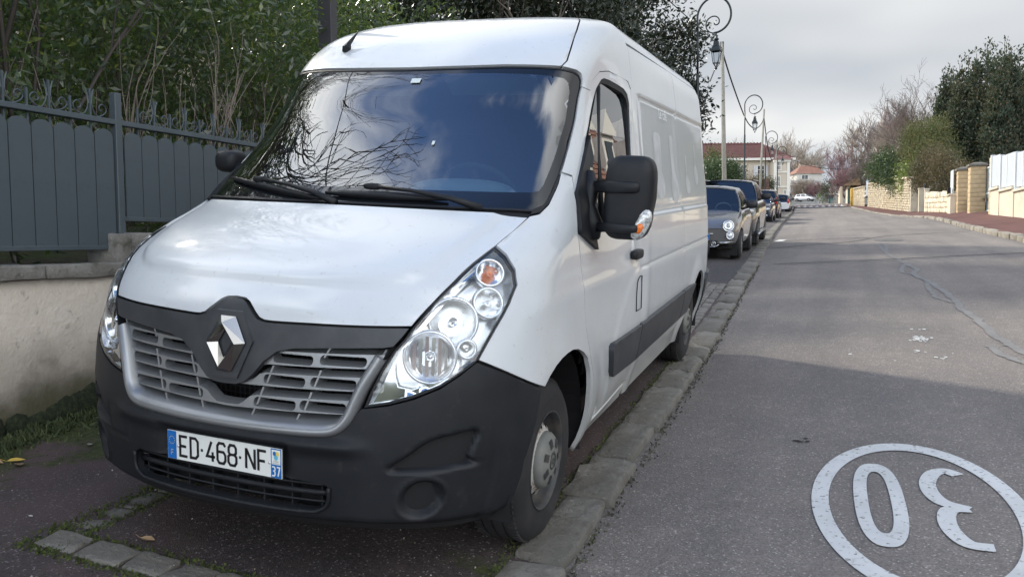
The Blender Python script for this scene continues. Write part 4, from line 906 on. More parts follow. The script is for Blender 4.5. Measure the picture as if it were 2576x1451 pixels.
def asphalt(name, base, light, dark, tint=None, moss=None):
    m = bpy.data.materials.new(name); m.use_nodes = True; t = m.node_tree; b = t.nodes['Principled BSDF']; b.inputs['Roughness'].default_value = .82; b.inputs['Specular IOR Level'].default_value = .35
    tc = t.nodes.new('ShaderNodeTexCoord'); lk = t.links.new
    def nz(s, d=4, r=.6):
        n = t.nodes.new('ShaderNodeTexNoise'); n.inputs['Scale'].default_value = s; n.inputs['Detail'].default_value = d; n.inputs['Roughness'].default_value = r; lk(tc.outputs['Object'], n.inputs[0]); return n.outputs[0]
    def mrg(v, a, c, x=0, y=1):
        n = t.nodes.new('ShaderNodeMapRange'); n.inputs[1].default_value = a; n.inputs[2].default_value = c; n.inputs[3].default_value = x; n.inputs[4].default_value = y; lk(v, n.inputs[0]); return n.outputs[0]
    def mix(k, a, c, bt='MIX'):
        n = t.nodes.new('ShaderNodeMixRGB'); n.blend_type = bt
        for i, v in enumerate((k, a, c)):
            if isinstance(v, tuple): n.inputs[i].default_value = (*v, 1)
            elif isinstance(v, (int, float)): n.inputs[i].default_value = v
            else: lk(v, n.inputs[i])
        return n.outputs[0]
    vo = t.nodes.new('ShaderNodeTexVoronoi'); vo.inputs['Scale'].default_value = 135; lk(tc.outputs['Object'], vo.inputs[0])
    sc = t.nodes.new('ShaderNodeSeparateColor'); lk(vo.outputs['Color'], sc.inputs[0])
    c = mix(mrg(sc.outputs[0], .15, .95), dark, base); c = mix(mrg(sc.outputs[1], .93, .985), c, light)
    c = mix(mrg(nz(.9, 5), .35, .7), c, (1.22, 1.2, 1.17), 'MULTIPLY'); c = mix(mrg(nz(.25, 4), .4, .65), c, (.82, .82, .84), 'MULTIPLY'); c = mix(mrg(nz(7, 5, .7), .52, .72), c, (1.25, 1.22, 1.2), 'MULTIPLY')
    mp = t.nodes.new('ShaderNodeMapping'); mp.inputs['Scale'].default_value = (1.5, .05, 1); lk(tc.outputs['Object'], mp.inputs[0]); tn = t.nodes.new('ShaderNodeTexNoise'); tn.inputs['Scale'].default_value = 1.3; tn.inputs['Detail'].default_value = 4; lk(mp.outputs[0], tn.inputs[0])
    c = mix(mrg(tn.outputs[0], .38, .62), mix(1, c, (.88, .88, .89), 'MULTIPLY'), mix(1, c, (1.07, 1.06, 1.05), 'MULTIPLY'))
    if tint: c = mix(mrg(nz(.45, 4), .42, .62), c, mix(.85, c, tint))
    if moss:
        sp = t.nodes.new('ShaderNodeSeparateXYZ'); lk(tc.outputs['Object'], sp.inputs[0])
        g = mrg(sp.outputs[0], -1.3, -2.3, 0, 1); ad = t.nodes.new('ShaderNodeMath'); ad.operation = 'MULTIPLY_ADD'; lk(g, ad.inputs[0]); ad.inputs[1].default_value = .30; lk(nz(2.6, 7, .7), ad.inputs[2])
        c = mix(mrg(ad.outputs[0], .60, .70), c, mix(mrg(nz(30), .4, .7), (.028, .036, .012), (.075, .085, .022)))
    lk(c, b.inputs['Base Color'])
    bn = t.nodes.new('ShaderNodeBump'); bn.inputs['Strength'].default_value = .55; bn.inputs['Distance'].default_value = .006; lk(vo.outputs['Distance'], bn.inputs['Height'])
    b2 = t.nodes.new('ShaderNodeBump'); b2.inputs['Strength'].default_value = .3; b2.inputs['Distance'].default_value = .02; lk(nz(22, 5), b2.inputs['Height']); lk(bn.outputs[0], b2.inputs['Normal']); lk(b2.outputs[0], b.inputs['Normal'])
    MATS[name] = m; return m
M_ROAD = asphalt('road_asphalt', (.210, .192, .178), (.36, .34, .31), (.140, .128, .118))
M_PAVE = asphalt('old_red_asphalt', (.074, .062, .059), (.24, .22, .21), (.036, .030, .030), tint=(.092, .062, .060), moss=True)
M_PAVER = asphalt('red_asphalt', (.13, .058, .050), (.20, .12, .11), (.09, .04, .036))
M_PAVEG = asphalt('grey_asphalt', (.095, .09, .09), (.24, .23, .22), (.05, .045, .046))
ysA = list(np.arange(-9, 30, .75)) + list(np.arange(30, 125, 2.5)) + list(np.arange(125, 330, 8))
sheet('road', lambda y: (KL(y) - .10, KR(y) + .14), ysA, Gr, M_ROAD, 12)
sheet('pavement_left', lambda y: (-2.40, min(KL(y) - .14, 1.1)), list(np.arange(-9, 10.4, .5)) + [10.4], lambda x, y: GS(x, y), M_PAVE, 10)
sheet('pavement_left_beyond', lambda y: (-2.40, KL(y) - .14), [10.4] + list(np.arange(11, 110, 1.5)), lambda x, y: GS(x, y) - (.0 if y < 14 else .0), M_PAVEG, 8)
sheet('pavement_right', lambda y: (KR(y) + .10, WR(y) + .55), list(np.arange(-9, 110, 1.0)), GW, M_PAVER, 6)
# ground beyond
M_EARTH = mat('garden_earth', (.045, .04, .025), .95, noise=[(.6, (.035, .06, .015), .4, .6), (6, (.09, .08, .05), .5, .7)], bump=(12, .6, .05))
def GF(x, y):
    z = Pz(max(y, -20)) if y > -20 else -1.2
    if x < -2.5: return z + .95 + min(1.5, .02 * (-2.5 - x)) + 0
    return z + .8 + min(6, .10 * (x - WR(max(0, min(120, y)))))
sheet('ground_left', lambda y: (-420, -2.62), list(np.arange(-60, 95, 6)) + [108], GF, M_EARTH, 20)
sheet('ground_right', lambda y: (WR(max(0, min(104, y))) + .45, 420), list(np.arange(-60, 106, 6)) + [106], GF, M_EARTH, 20)
sheet('ground', lambda y: (-520, 520), [-500, -60, 0, 60, 106, 110, 130, 160, 200, 260, 330, 500, 1200], lambda x, y: (Pz(min(y, 330)) if y > 0 else -1.5) - .25 - (2.5 if y < 106 else 0) + .0, M_EARTH, 40)
sheet('crossing_road', lambda y: (-60, 60), [108, 112, 118, 126, 140, 160, 190], lambda x, y: Pz(y) - .10 + .004 , asphalt('pale_asphalt', (.16, .15, .145), (.3, .29, .28), (.10, .095, .09)), 14)
# hills
V = []; F = []
for i in range(61):
    a = rad(-80 + i * 160 / 60); d = 620; h = 13 + 5 * math.sin(a * 3 + 1) + 3 * math.sin(a * 11)
    for j, (k, hh) in enumerate(((.6, 8), (.8, .55 * h + 14), (1, h + 14), (1.2, 0))): V.append((math.sin(a) * d * k, math.cos(a) * d * k, hh))
for i in range(60):
    for j in range(3): F.append((i * 4 + j, i * 4 + j + 1, (i + 1) * 4 + j + 1, (i + 1) * 4 + j))
mk('hills', V, F, mat('far_woods', (.06, .065, .055), .95, noise=[(.05, (.09, .08, .07), .4, .6)]), None, True)['kind'] = 'structure'

# ------------------------------------------------------------------ kerbs and setts
M_KERB = mat('kerb_stone', (.135, .124, .105), .85, noise=[(5, (.20, .19, .168), .45, .65), (1.3, (.10, .095, .08), .5, .7), (24, (.05, .055, .035), .62, .72), (38, (.27, .26, .235), .62, .70)], bump=[(9, .8, .03), (45, .7, .010)], vary=.14)
M_KERB2 = mat('kerb_stone_pale', (.24, .215, .175), .85, noise=[(5, (.33, .30, .25), .45, .65), (1.3, (.15, .14, .12), .5, .7)], bump=[(9, .5, .03)], vary=.14)
M_SETT = mat('sett_stone', (.16, .15, .135), .85, noise=[(9, (.17, .16, .14), .45, .65), (3, (.07, .07, .055), .5, .7)], bump=[(14, .5, .02), (90, .3, .004)], vary=.2)
def stone(name, c, d, m, parent, rot=0, slope=0, seed=0, rnd=.3, n=3, tilt=0):
    """worn block: rounded arrises, uneven faces"""
    r = random.Random(seed); lx, ly, lz = [q / 2 for q in d]; b = bmesh.new(); bmesh.ops.create_cube(b, size=2)
    bmesh.ops.bevel(b, geom=list(b.edges), offset=rnd, segments=2, affect='EDGES', profile=.6)
    for v in b.verts:
        v.co = Vector((v.co.x * lx, v.co.y * ly, v.co.z * lz)) if True else v.co
        v.co += Vector((r.uniform(-1, 1) * lx * .05, r.uniform(-1, 1) * ly * .03, r.uniform(-1, 1) * lz * .07))
    me = bpy.data.meshes.new(name); b.to_mesh(me); b.free(); me.shade_smooth()
    o = link(name, me, m, parent); o.location = c; o.rotation_euler = (slope, tilt, rot); return o
def worn_box(name, c, d, m, parent, bev=.02, seed=0, slope=0, tilt=0, sub=True):
    r = random.Random(seed); b = bmesh.new(); bmesh.ops.create_cube(b, size=1)
    for v in b.verts: v.co = Vector((v.co.x * d[0], v.co.y * d[1], v.co.z * d[2])) + Vector([r.uniform(-1, 1) * bev * .5 for _ in range(3)])
    if sub: bmesh.ops.subdivide_edges(b, edges=[e for e in b.edges if e.calc_length() > .12], cuts=3, use_grid_fill=True)
    for v in b.verts:
        v.co += Vector([r.gauss(0, 1) * bev * .24 for _ in range(3)])
    eds = [e for e in b.edges if len(e.link_faces) == 2 and e.calc_face_angle(0) > .6]
    bmesh.ops.bevel(b, geom=eds, offset=bev, segments=2, affect='EDGES', profile=.55, clamp_overlap=True)
    me = bpy.data.meshes.new(name); b.to_mesh(me); b.free(); me.shade_smooth(); me.set_sharp_from_angle(angle=rad(50))
    o = link(name, me, m, parent); o.location = c; o.rotation_euler = (slope, tilt, 0); return o
KERBL = empty('kerb_left'); KERBL['kind'] = 'structure'
jl = [-1.7, -1.2, -.62, -.05, .12, .70, 1.43, 2.01, 2.71, 3.07, 3.70, 4.30, 4.92, 5.43, 6.12, 7.01, 7.76, 8.44, 9.27, 10.07, 11.08, 11.93, 13.03, 14.29]
rk = random.Random(5)
while jl[-1] < 66: jl.append(jl[-1] + rk.uniform(.55, .95) + max(0, jl[-1] - 30) * .01)
SLO = math.atan(.0618)
for i in range(len(jl) - 1):
    a, c = jl[i], jl[i + 1]; y = (a + c) / 2; x = KL(y) - .115 + rk.uniform(-.012, .012)
    zt = GS(x, y) + .012 + rk.uniform(-.006, .006); zt = max(zt, Gr(1.2, y) + .05) if y > 12 else zt
    w = .235 + rk.uniform(-.015, .02)
    o = worn_box('kerb_stone', (x, y, zt - .13), (w, c - a - .022, .26), M_KERB, KERBL, .019 if y < 12 else .016, i, slope=SLO if y < 16 else .048, tilt=.05, sub=y < 14)
KERBR = empty('kerb_right'); KERBR['kind'] = 'structure'
y = 14.0; i = 0
while y < 92:
    l = rk.uniform(.5, .85) + max(0, y - 40) * .02; yc = y + l / 2; x = KR(yc) + .10 + rk.uniform(-.02, .02); dx = KR(y + l) - KR(y)
    o = worn_box('kerb_stone', (x, yc, Gr(x, yc) + KH(yc) - .12 + rk.uniform(-.008, .012)), (.24, math.hypot(l, dx) - .02, .26), M_KERB2, KERBR, .03, 100 + i, slope=.048, sub=False)
    o.rotation_euler.z = -math.atan2(dx, l); y += l; i += 1
PAVL = bpy.data.objects['pavement_left']
for j in range(4):
    y = 5.75
    while y < 10.3:
        l = rk.uniform(.10, .135); x = KL(y) - .245 - .118 * (j + .5) + rk.uniform(-.004, .004)
        worn_box('sett', (x, y + l / 2, GS(x, y) - .028 + rk.uniform(-.003, .006)), (.108, l - .010, .08), M_SETT, PAVL, .012, int(y * 100) + j, slope=SLO, tilt=.06, sub=False); y += l
y = -.04
while y < 1.9:
    l = rk.uniform(.15, .24); worn_box('sett', (-.86, y + l / 2 + .02, GS(-.86, y) - .024), (.115, l - .014, .07), M_KERB, PAVL, .010, int(y * 90) + 500, slope=SLO, tilt=.06); y += l
x = -.93
while x < .88:
    l = rk.uniform(.19, .29); worn_box('sett', (x + l / 2, .045 + rk.uniform(-.008, .008), GS(x + l / 2, .04) - .022), (l - .016, .135 + rk.uniform(-.01, .01), .07), M_KERB, PAVL, .010, int(x * 90) + 700, slope=SLO, tilt=.06); x += l
# lichen, moss, leaves, litter on the ground
M_MOSS = mat('moss', (.035, .05, .012), 1, noise=[(40, (.09, .11, .03), .4, .7)])
def tufts(name, spots, m, h=.02, w=.006, kind='stuff'):
    n = len(spots); A = np.array(spots); d = RNG.normal(0, 1, (n, 3)); d[:, 2] = abs(d[:, 2]) * 1.2 + .7; d /= np.linalg.norm(d, axis=1)[:, None]
    sd2 = np.cross(d, RNG.normal(0, 1, (n, 3))); sd2 /= np.linalg.norm(sd2, axis=1)[:, None]; hh = h * RNG.uniform(.5, 1.4, (n, 1)); ww = w * RNG.uniform(.6, 1.4, (n, 1))
    V = np.stack([A - sd2 * ww, A + sd2 * ww, A + d * hh + sd2 * ww * .2, A + d * hh - sd2 * ww * .2], 1).reshape(-1, 3)
    o = fastmesh(name, V, np.arange(4 * n).reshape(-1, 4), m); o['kind'] = kind; return o
sp = []
for _ in range(9000):
    q = random.random()
    if q < .36: x, y = random.gauss(-2.22, .14), random.uniform(-.6, 3.2)
    elif q < .58: x, y = random.gauss(-.92 + .0, .035) if random.random() < .5 else random.gauss(-.80, .02), random.uniform(-.05, 1.6)
    elif q < .82: x, y = random.uniform(-1.0, .9), random.choice([-.035, .125]) + random.gauss(0, .018)
    else: x, y = .90 + random.gauss(0, .02), random.uniform(-.6, 5)
    if x > -2.33: sp.append((x, y, GS(x, y) + .001))
tufts('moss_growth', sp, M_MOSS, .012, .006)
sp = []
for _ in range(2600):
    c = random.choice([(-2.2, .95), (-2.25, 1.5), (-2.26, 2.0), (-2.15, .6), (-2.28, 1.2)]); x, y = random.gauss(c[0], .07), random.gauss(c[1], .14)
    if x > -2.33: sp.append((x, y, GS(x, y)))
tufts('wall_foot_weeds', sp, mat('weed_green', (.035, .05, .018), .8, noise=[(9, (.07, .09, .03), .4, .7)]), .045, .007)
# dark climbing moss bank against the wall foot
mb = MB(); rr_ = random.Random(3)
for i in range(70):
    y = rr_.uniform(-.4, 2.6); hgt = .05 + .10 * abs(math.sin(y * 2.3 + .5)) + rr_.uniform(0, .04)
    mb.add(*selip((-2.345, y, GS(-2.3, y) + hgt * .4), (.07, .10 + rr_.random() * .08, hgt * 1.5), 2.2, 8))
o = mb.build('moss_bank', mat('dark_moss', (.014, .020, .008), 1, noise=[(25, (.04, .055, .018), .45, .7)], bump=(60, 1, .02)), None, True); o['kind'] = 'stuff'
def leaf_obj(c, s, m, rz, label, cupped=.3, par=None, group='fallen leaves on the ground'):
    b = MB(); pts = [(-1, 0), (-.5, .42), (.2, .5), (1, 0), (.2, -.5), (-.5, -.42)]; V = [(p * s, q * s, s * cupped * (abs(q) * 1.5 + .3 * p * p)) for p, q in pts] + [(0, 0, 0)]
    b.add(V, [(6, i, (i + 1) % 6) for i in range(6)]); b.tube([(-s, 0, s * .1), (-1.7 * s, s * .2, s * .35)], s * .03, 4); o = b.build('fallen_leaf', m); o.location = c; o.rotation_euler = (.2, .1, rz)
    return tag(o, label, 'leaf', group)
M_LY = mat('yellow_leaf', (.50, .34, .06), .7); M_LB = mat('tan_leaf', (.30, .20, .11), .8); M_LG = mat('grey_leaf', (.34, .32, .28), .8)
for (x, y), s_, m_, rz_, lab in (((-1.89, .66), .045, M_LY, 1.2, 'upright yellow leaf lying by the wall at the left edge'), ((-1.97, .60), .05, M_LB, .3, 'tan leaf beside the yellow one near the wall'), ((-1.82, .62), .045, M_LB, 2.6, 'pale curled leaf just right of the yellow one'), ((-.52, .2), .035, M_LB, .2, 'curled pale tan leaf on dark asphalt in front of the bumper'), ((-1.75, 1.0), .03, M_LG, 2.2, 'whitish torn leaf by the wall foot near the bumper'), ((-1.16, .17), .014, M_LG, 0, 'tiny pale leaf left of the stone row'), ((-1.45, 1.2), .03, M_LB, 1, 'small brown leaf close to the bumper corner')):
    leaf_obj((x, y, GS(x, y) + .008), s_, m_, rz_, lab)
sp = []
for _ in range(900):
    x = random.uniform(-2.3, 1.0); y = random.uniform(-.6, 3); sp.append((x, y, GS(x, y) + .002))
for _ in range(500):
    x = 1.13 + abs(random.gauss(0, .12)); y = random.uniform(-.5, 14); sp.append((x, y, Gr(x, y) + .002))
tufts('litter_scraps', sp, mat('litter', (.20, .17, .13), .9, noise=[(3, (.38, .36, .32), .5, .6)]), .006, .004)
sp = []
for _ in range(1200):
    y = random.uniform(.3, 14); x = KL(y) + .015 + abs(random.gauss(0, .025)); z = Gr(1.2, y) + .002; sp.append((x, y, z))
tufts('gutter_dirt', sp, mat('gutter_dirt', (.07, .065, .05), 1, noise=[(6, (.08, .085, .04), .5, .7)]), .014, .009)

# ------------------------------------------------------------------ road markings and repairs
M_PAINT = mat('road_paint', (.60, .61, .60), .6, noise=[(3, (.50, .51, .50), .4, .7), (34, (.36, .35, .34), .60, .68)], speck=(85, (.17, .16, .15), .93), bump=(90, .4, .004))
M_SEAL = mat('crack_sealant', (.150, .148, .146), .7, noise=[(4, (.20, .195, .188), .4, .7)])
M_SEALD = mat('dark_crack', (.03, .03, .032), .8)
def RT(h): return lambda x, y: (x, y, Gr(x, y) + h)
def worn_ribbon(name, polys, w, m, h, label=None, cat=None, kind=None, jag=0):
    b = MB()
    for pts, ww in polys:
        pts = crom(pts, 8) if len(pts) > 2 else pts
        if jag: pts = [(x + random.gauss(0, jag), y + random.gauss(0, jag)) for x, y in pts]
        ribbon(b, pts, ww or w, T=RT(h))
    o = b.build(name, m)
    if label: tag(o, label, cat)
    if kind: o['kind'] = kind
    return o
cx, cy, ax_, ay_ = 2.525, 1.80, .455, .93
SPD = empty('speed_marking', (0, 0, 0), 0, 'white painted number thirty inside an oval on the road', 'road marking')
def mark(name, loops, T=RT(.006)):
    pts = []; ed = []
    for h in loops: k = len(pts); pts += [Vector(p) for p in h]; ed += [(k + i, k + (i + 1) % len(h)) for i in range(len(h))]
    vs, fs = cdt_fill(pts, ed, loops[0], loops[1:]); V = [T(v.x, v.y) for v in vs]; F = []
    for f in fs:
        a, b_, c = [vs[i] for i in f[:3]]; F.append(list(f) if (b_ - a).cross(c - a) > 0 else list(f)[::-1])
    return mk(name, V, F, M_PAINT, SPD)
el = lambda rx, ry, n=72, x0=cx, y0=cy: [(x0 + rx * math.cos(t), y0 + ry * math.sin(t)) for t in np.linspace(0, 2 * math.pi, n, endpoint=False)]
mark('oval_ring', [el(ax_ + .012, ay_ + .03), el(ax_ - .066, ay_ - .10)])
sup = lambda rx, ry, x0, y0, p=2.5, n=48: [(x0 + math.copysign(abs(math.cos(t)) ** (2 / p), math.cos(t)) * rx, y0 + math.copysign(abs(math.sin(t)) ** (2 / p), math.sin(t)) * ry) for t in np.linspace(0, 2 * math.pi, n, endpoint=False)]
mark('digit_zero', [sup(.112, .535, 2.362, 1.83, 2.6), sup(.050, .40, 2.362, 1.835, 2.6)])
# the three seen upside down: its strokes in road coordinates
th = crom([(2.755, 2.27), (2.70, 2.325), (2.64, 2.27), (2.60, 2.13), (2.60, 1.98), (2.64, 1.86), (2.735, 1.80)], 6); th2 = crom([(2.735, 1.80), (2.655, 1.775), (2.625, 1.66), (2.63, 1.52), (2.675, 1.40), (2.765, 1.385)], 6)
b = MB(); ribbon(b, th, .076, T=RT(.006)); b.build('digit_three', M_PAINT, SPD); b = MB(); ribbon(b, th2, .076, T=RT(.0072)); b.build('digit_three', M_PAINT, SPD)
s1 = [(3.4, 19.47), (3.4, 16.94), (3.42, 15.91), (3.53, 13.92), (3.62, 12.9), (3.50, 12.2), (3.52, 11.65), (3.61, 10.98), (3.63, 10.09), (3.66, 8.98), (3.62, 8.24), (3.63, 7.52), (3.65, 6.68), (3.66, 6.16), (3.72, 5.6), (3.75, 4.8)]
worn_ribbon('crack_seal', [(s1[:4], .07), (s1[3:], .085), ([(3.53, 13.92), (3.38, 12.9), (3.37, 12.35), (3.50, 12.2)], .07), ([(3.55, 10.98), (3.5, 10.1), (3.47, 9.33), (3.6, 8.75)], .06), ([(3.5, 5.9), (3.56, 5.4), (3.66, 5.1), (3.70, 4.6)], .07)], .08, M_SEAL, .005, 'grey ribbons of crack filler wandering along the road', 'road repair', jag=.012)
worn_ribbon('cross_crack', [([(.9, 18.85), (1.97, 20.2), (2.88, 21.05), (4.08, 23.9), (6.4, 25.9)], .07), ([(1.2, 14.3), (2.56, 14.75), (3.44, 15.0), (4.56, 15.6), (6.3, 16.6)], .06), ([(.85, 22.1), (2.0, 22.7), (3.42, 23.0)], .08)], .06, M_SEALD, .005, 'dark cracks running across the road beyond the van', 'road crack', jag=.02)
worn_ribbon('cross_seal', [([(1.5, 14.12), (2.56, 14.5), (3.44, 14.75), (4.5, 15.3)], .10), ([(3.1, 23.3), (3.5, 21.8), (3.55, 19.5), (3.42, 17)], .07)], .06, M_SEAL, .0042, 'pale filler along the crack across the road', 'road repair', jag=.02)
b = MB(); q = el(.36, .62, 24, 3.78, 21.4); b.add([RT(.007)(*p) for p in q] + [RT(.007)(*p) for p in el(.28, .50, 24, 3.78, 21.4)], [(i, (i + 1) % 24, 24 + (i + 1) % 24, 24 + i) for i in range(24)]); mh = b.build('manhole_cover', mat('manhole_iron', (.16, .15, .14), .45, .5, bump=(30, 1, .02))); tag(mh, 'round iron manhole cover in the middle of the road', 'manhole')
b = MB(); b.add([RT(.0065)(*p) for p in el(.27, .49, 20, 3.78, 21.4)], [tuple(range(20))]); b.build('cover_plate', MATS['manhole_iron'], mh)
b = MB(); b.add([RT(.006)(.84, 22.0), RT(.006)(1.06, 22.05), RT(.006)(1.14, 22.9), RT(.006)(.93, 22.95)], [(0, 1, 2, 3)]); tag(b.build('painted_patch', M_PAINT), 'small white painted rectangle beside the left kerb', 'road marking')
b = MB(); rr_ = random.Random(11)
for c, n_, sx_, sy_ in (((2.99, 6.2), 34, .035, .07), ((2.9, 5.58), 7, .03, .05), ((3.06, 5.25), 5, .03, .07), ((3.0, 6.75), 3, .04, .05), ((2.85, 5.2), 3, .2, .3)):
    for _ in range(n_):
        x0, y0 = rr_.gauss(c[0], sx_), rr_.gauss(c[1], sy_); r_ = rr_.uniform(.006, .020); b.add([RT(.0055)(x0 + r_ * math.cos(t) * rr_.uniform(.6, 1.3), y0 + 1.5 * r_ * math.sin(t) * rr_.uniform(.6, 1.3)) for t in np.linspace(0, 2 * math.pi, 7, endpoint=False)], [tuple(range(7))])
tag(b.build('paint_splash', M_PAINT), 'white paint splashes on the road past the oval', 'stain', kind='stuff')
b = MB()
for _ in range(9):
    x0, y0 = rr_.gauss(1.99, .02), rr_.gauss(2.71, .02); r_ = rr_.uniform(.006, .014); b.add([RT(.0055)(x0 + r_ * math.cos(t) * rr_.uniform(.6, 1.4), y0 + r_ * math.sin(t) * rr_.uniform(.6, 1.4)) for t in np.linspace(0, 2 * math.pi, 7, endpoint=False)], [tuple(range(7))])
tag(b.build('oil_spot', mat('tar_black', (.012, .012, .012), .7)), 'small black tar spot on the road left of the oval', 'stain', kind='stuff')
# raised crossing far up the street
M_RAMP = asphalt('pink_asphalt', (.20, .165, .155), (.33, .28, .26), (.14, .115, .11))
RZ = lambda x, y: Gr(x, y) + .05 + .20 * float(smooth01(95.5, 100.0, y))
sheet('raised_crossing', lambda y: (KL(y) + .02, KR(y) - .02), [95.4, 96.5, 97.5, 98.5, 99.5, 100.2, 104, 109], RZ, M_RAMP, 8)
TE = empty('ramp_teeth', (0, 0, 0), 0, 'row of white painted triangles on the ramp far up the road', 'road marking')
x = -.6
while x < 4.6:
    b = MB(); b.add([(x, 95.9, RZ(x, 95.9) + .012), (x + .52, 95.9, RZ(x, 95.9) + .012), (x + .30, 98, RZ(x, 98) + .012), (x + .22, 98, RZ(x, 98) + .012)], [(0, 1, 2, 3)]); b.add([(x + .22, 98, RZ(x, 98) + .012), (x + .30, 98, RZ(x, 98) + .012), (x + .26, 99.6, RZ(x, 99.6) + .012)], [(0, 1, 2)]); b.build('tooth', M_PAINT, TE); x += .66
ZB = empty('crossing_bars', (0, 0, 0), 0, 'broken white line across the far end of the road', 'road marking')
x = -.9
while x < 4.4:
    b = MB(); b.add([(x, 104, RZ(x, 104) + .012), (x + .45, 104, RZ(x, 104) + .012), (x + .45, 107, RZ(x, 107) + .012), (x, 107, RZ(x, 107) + .012)], [(0, 1, 2, 3)]); b.build('bar', M_PAINT, ZB); x += .9
# ================================================================== left wall, fence
M_REND = mat('old_render', (.66, .59, .51), .92, noise=[(1.6, (.57, .51, .44), .4, .65), (5, (.72, .65, .57), .5, .7), (14, (.36, .32, .28), .6, .75)], bump=[(26, .5, .015), (120, .35, .004)])
def wall_stain(m, z0):
    """damp foot of the wall: dirt rising from the ground, breaking up with noise"""
    t = m.node_tree; b = t.nodes['Principled BSDF']; src = b.inputs['Base Color'].links[0].from_socket
    tc = t.nodes.new('ShaderNodeTexCoord'); sp = t.nodes.new('ShaderNodeSeparateXYZ'); t.links.new(tc.outputs['Object'], sp.inputs[0])
    # height above the sloping ground
    a = t.nodes.new('ShaderNodeMath'); a.operation = 'MULTIPLY_ADD'; t.links.new(sp.outputs[1], a.inputs[0]); a.inputs[1].default_value = -.0618; t.links.new(sp.outputs[2], a.inputs[2])
    n = t.nodes.new('ShaderNodeTexNoise'); n.inputs['Scale'].default_value = 4; n.inputs['Detail'].default_value = 7; t.links.new(tc.outputs['Object'], n.inputs[0])
    c = t.nodes.new('ShaderNodeMath'); c.operation = 'MULTIPLY_ADD'; t.links.new(n.outputs[0], c.inputs[0]); c.inputs[1].default_value = .5; t.links.new(a.outputs[0], c.inputs[2])
    for lo, hi, col in ((z0 + .30, z0 + .75, (.23, .20, .17)), (z0 + .22, z0 + .50, (.085, .080, .045))):
        r = t.nodes.new('ShaderNodeMapRange'); r.inputs[1].default_value = hi; r.inputs[2].default_value = lo; t.links.new(c.outputs[0], r.inputs[0])
        mi = t.nodes.new('ShaderNodeMixRGB'); t.links.new(r.outputs[0], mi.inputs[0]); t.links.new(src, mi.inputs[1]); mi.inputs[2].default_value = (*col, 1); src = mi.outputs[0]
    t.links.new(src, b.inputs['Base Color'])
wall_stain(M_REND, .16)
M_COPE = mat('coping_stone', (.17, .16, .145), .9, noise=[(4, (.25, .24, .22), .45, .65), (11, (.09, .09, .07), .55, .7), (40, (.30, .30, .27), .62, .72)], bump=[(12, .7, .03), (70, .4, .006)])
M_FENCE = mat('fence_blue_grey', (.060, .078, .090), .5, noise=[(2, (.072, .090, .102), .4, .7), (9, (.050, .066, .076), .55, .8)], bump=(90, .12, .002))
GWL = empty('garden_wall', (0, 0, 0), 0, 'low cream rendered wall with grey coping at the left, moss at its foot', 'wall')
def grid_wall(name, x0, x1, ya, yb, zlo, zhi, m, parent, step=.25):
    ys = np.linspace(ya, yb, max(2, int((yb - ya) / step) + 1)); V = []; F = []
    for y in ys: V += [(x1, y, zlo(y)), (x1, y, zhi(y)), (x0, y, zhi(y)), (x0, y, zlo(y))]
    for i in range(len(ys) - 1):
        for j in range(4): F.append((i * 4 + j, (i + 1) * 4 + j, (i + 1) * 4 + (j + 1) % 4, i * 4 + (j + 1) % 4))
    F += [(0, 1, 2, 3), tuple(len(V) - 4 + k for k in (3, 2, 1, 0))]
    return mk(name, V, F, m, parent)
PAN = 2.66; bays = [(-3.45, -.80, 1.00), (-.77, 1.89, 1.13), (1.91, 4.57, 1.325), (4.59, 7.25, 1.49), (7.27, 9.93, 1.655), (9.95, 12.6, 1.82)]
for i, (a, b_, zt) in enumerate(bays):
    grid_wall('render_face', -2.60, -2.352, a, b_, lambda y: GS(-2.4, y) - .25, lambda y: zt - .09, M_REND, GWL)
    n = 4
    for k in range(n):
        ya = a - .01 + (b_ - a + .02) * k / n; yb = a - .01 + (b_ - a + .02) * (k + 1) / n
        worn_box('coping_slab', (-2.476, (ya + yb) / 2, zt - .045), (.34, yb - ya - .006, .092), M_COPE, GWL, .012, 40 + i * 5 + k)
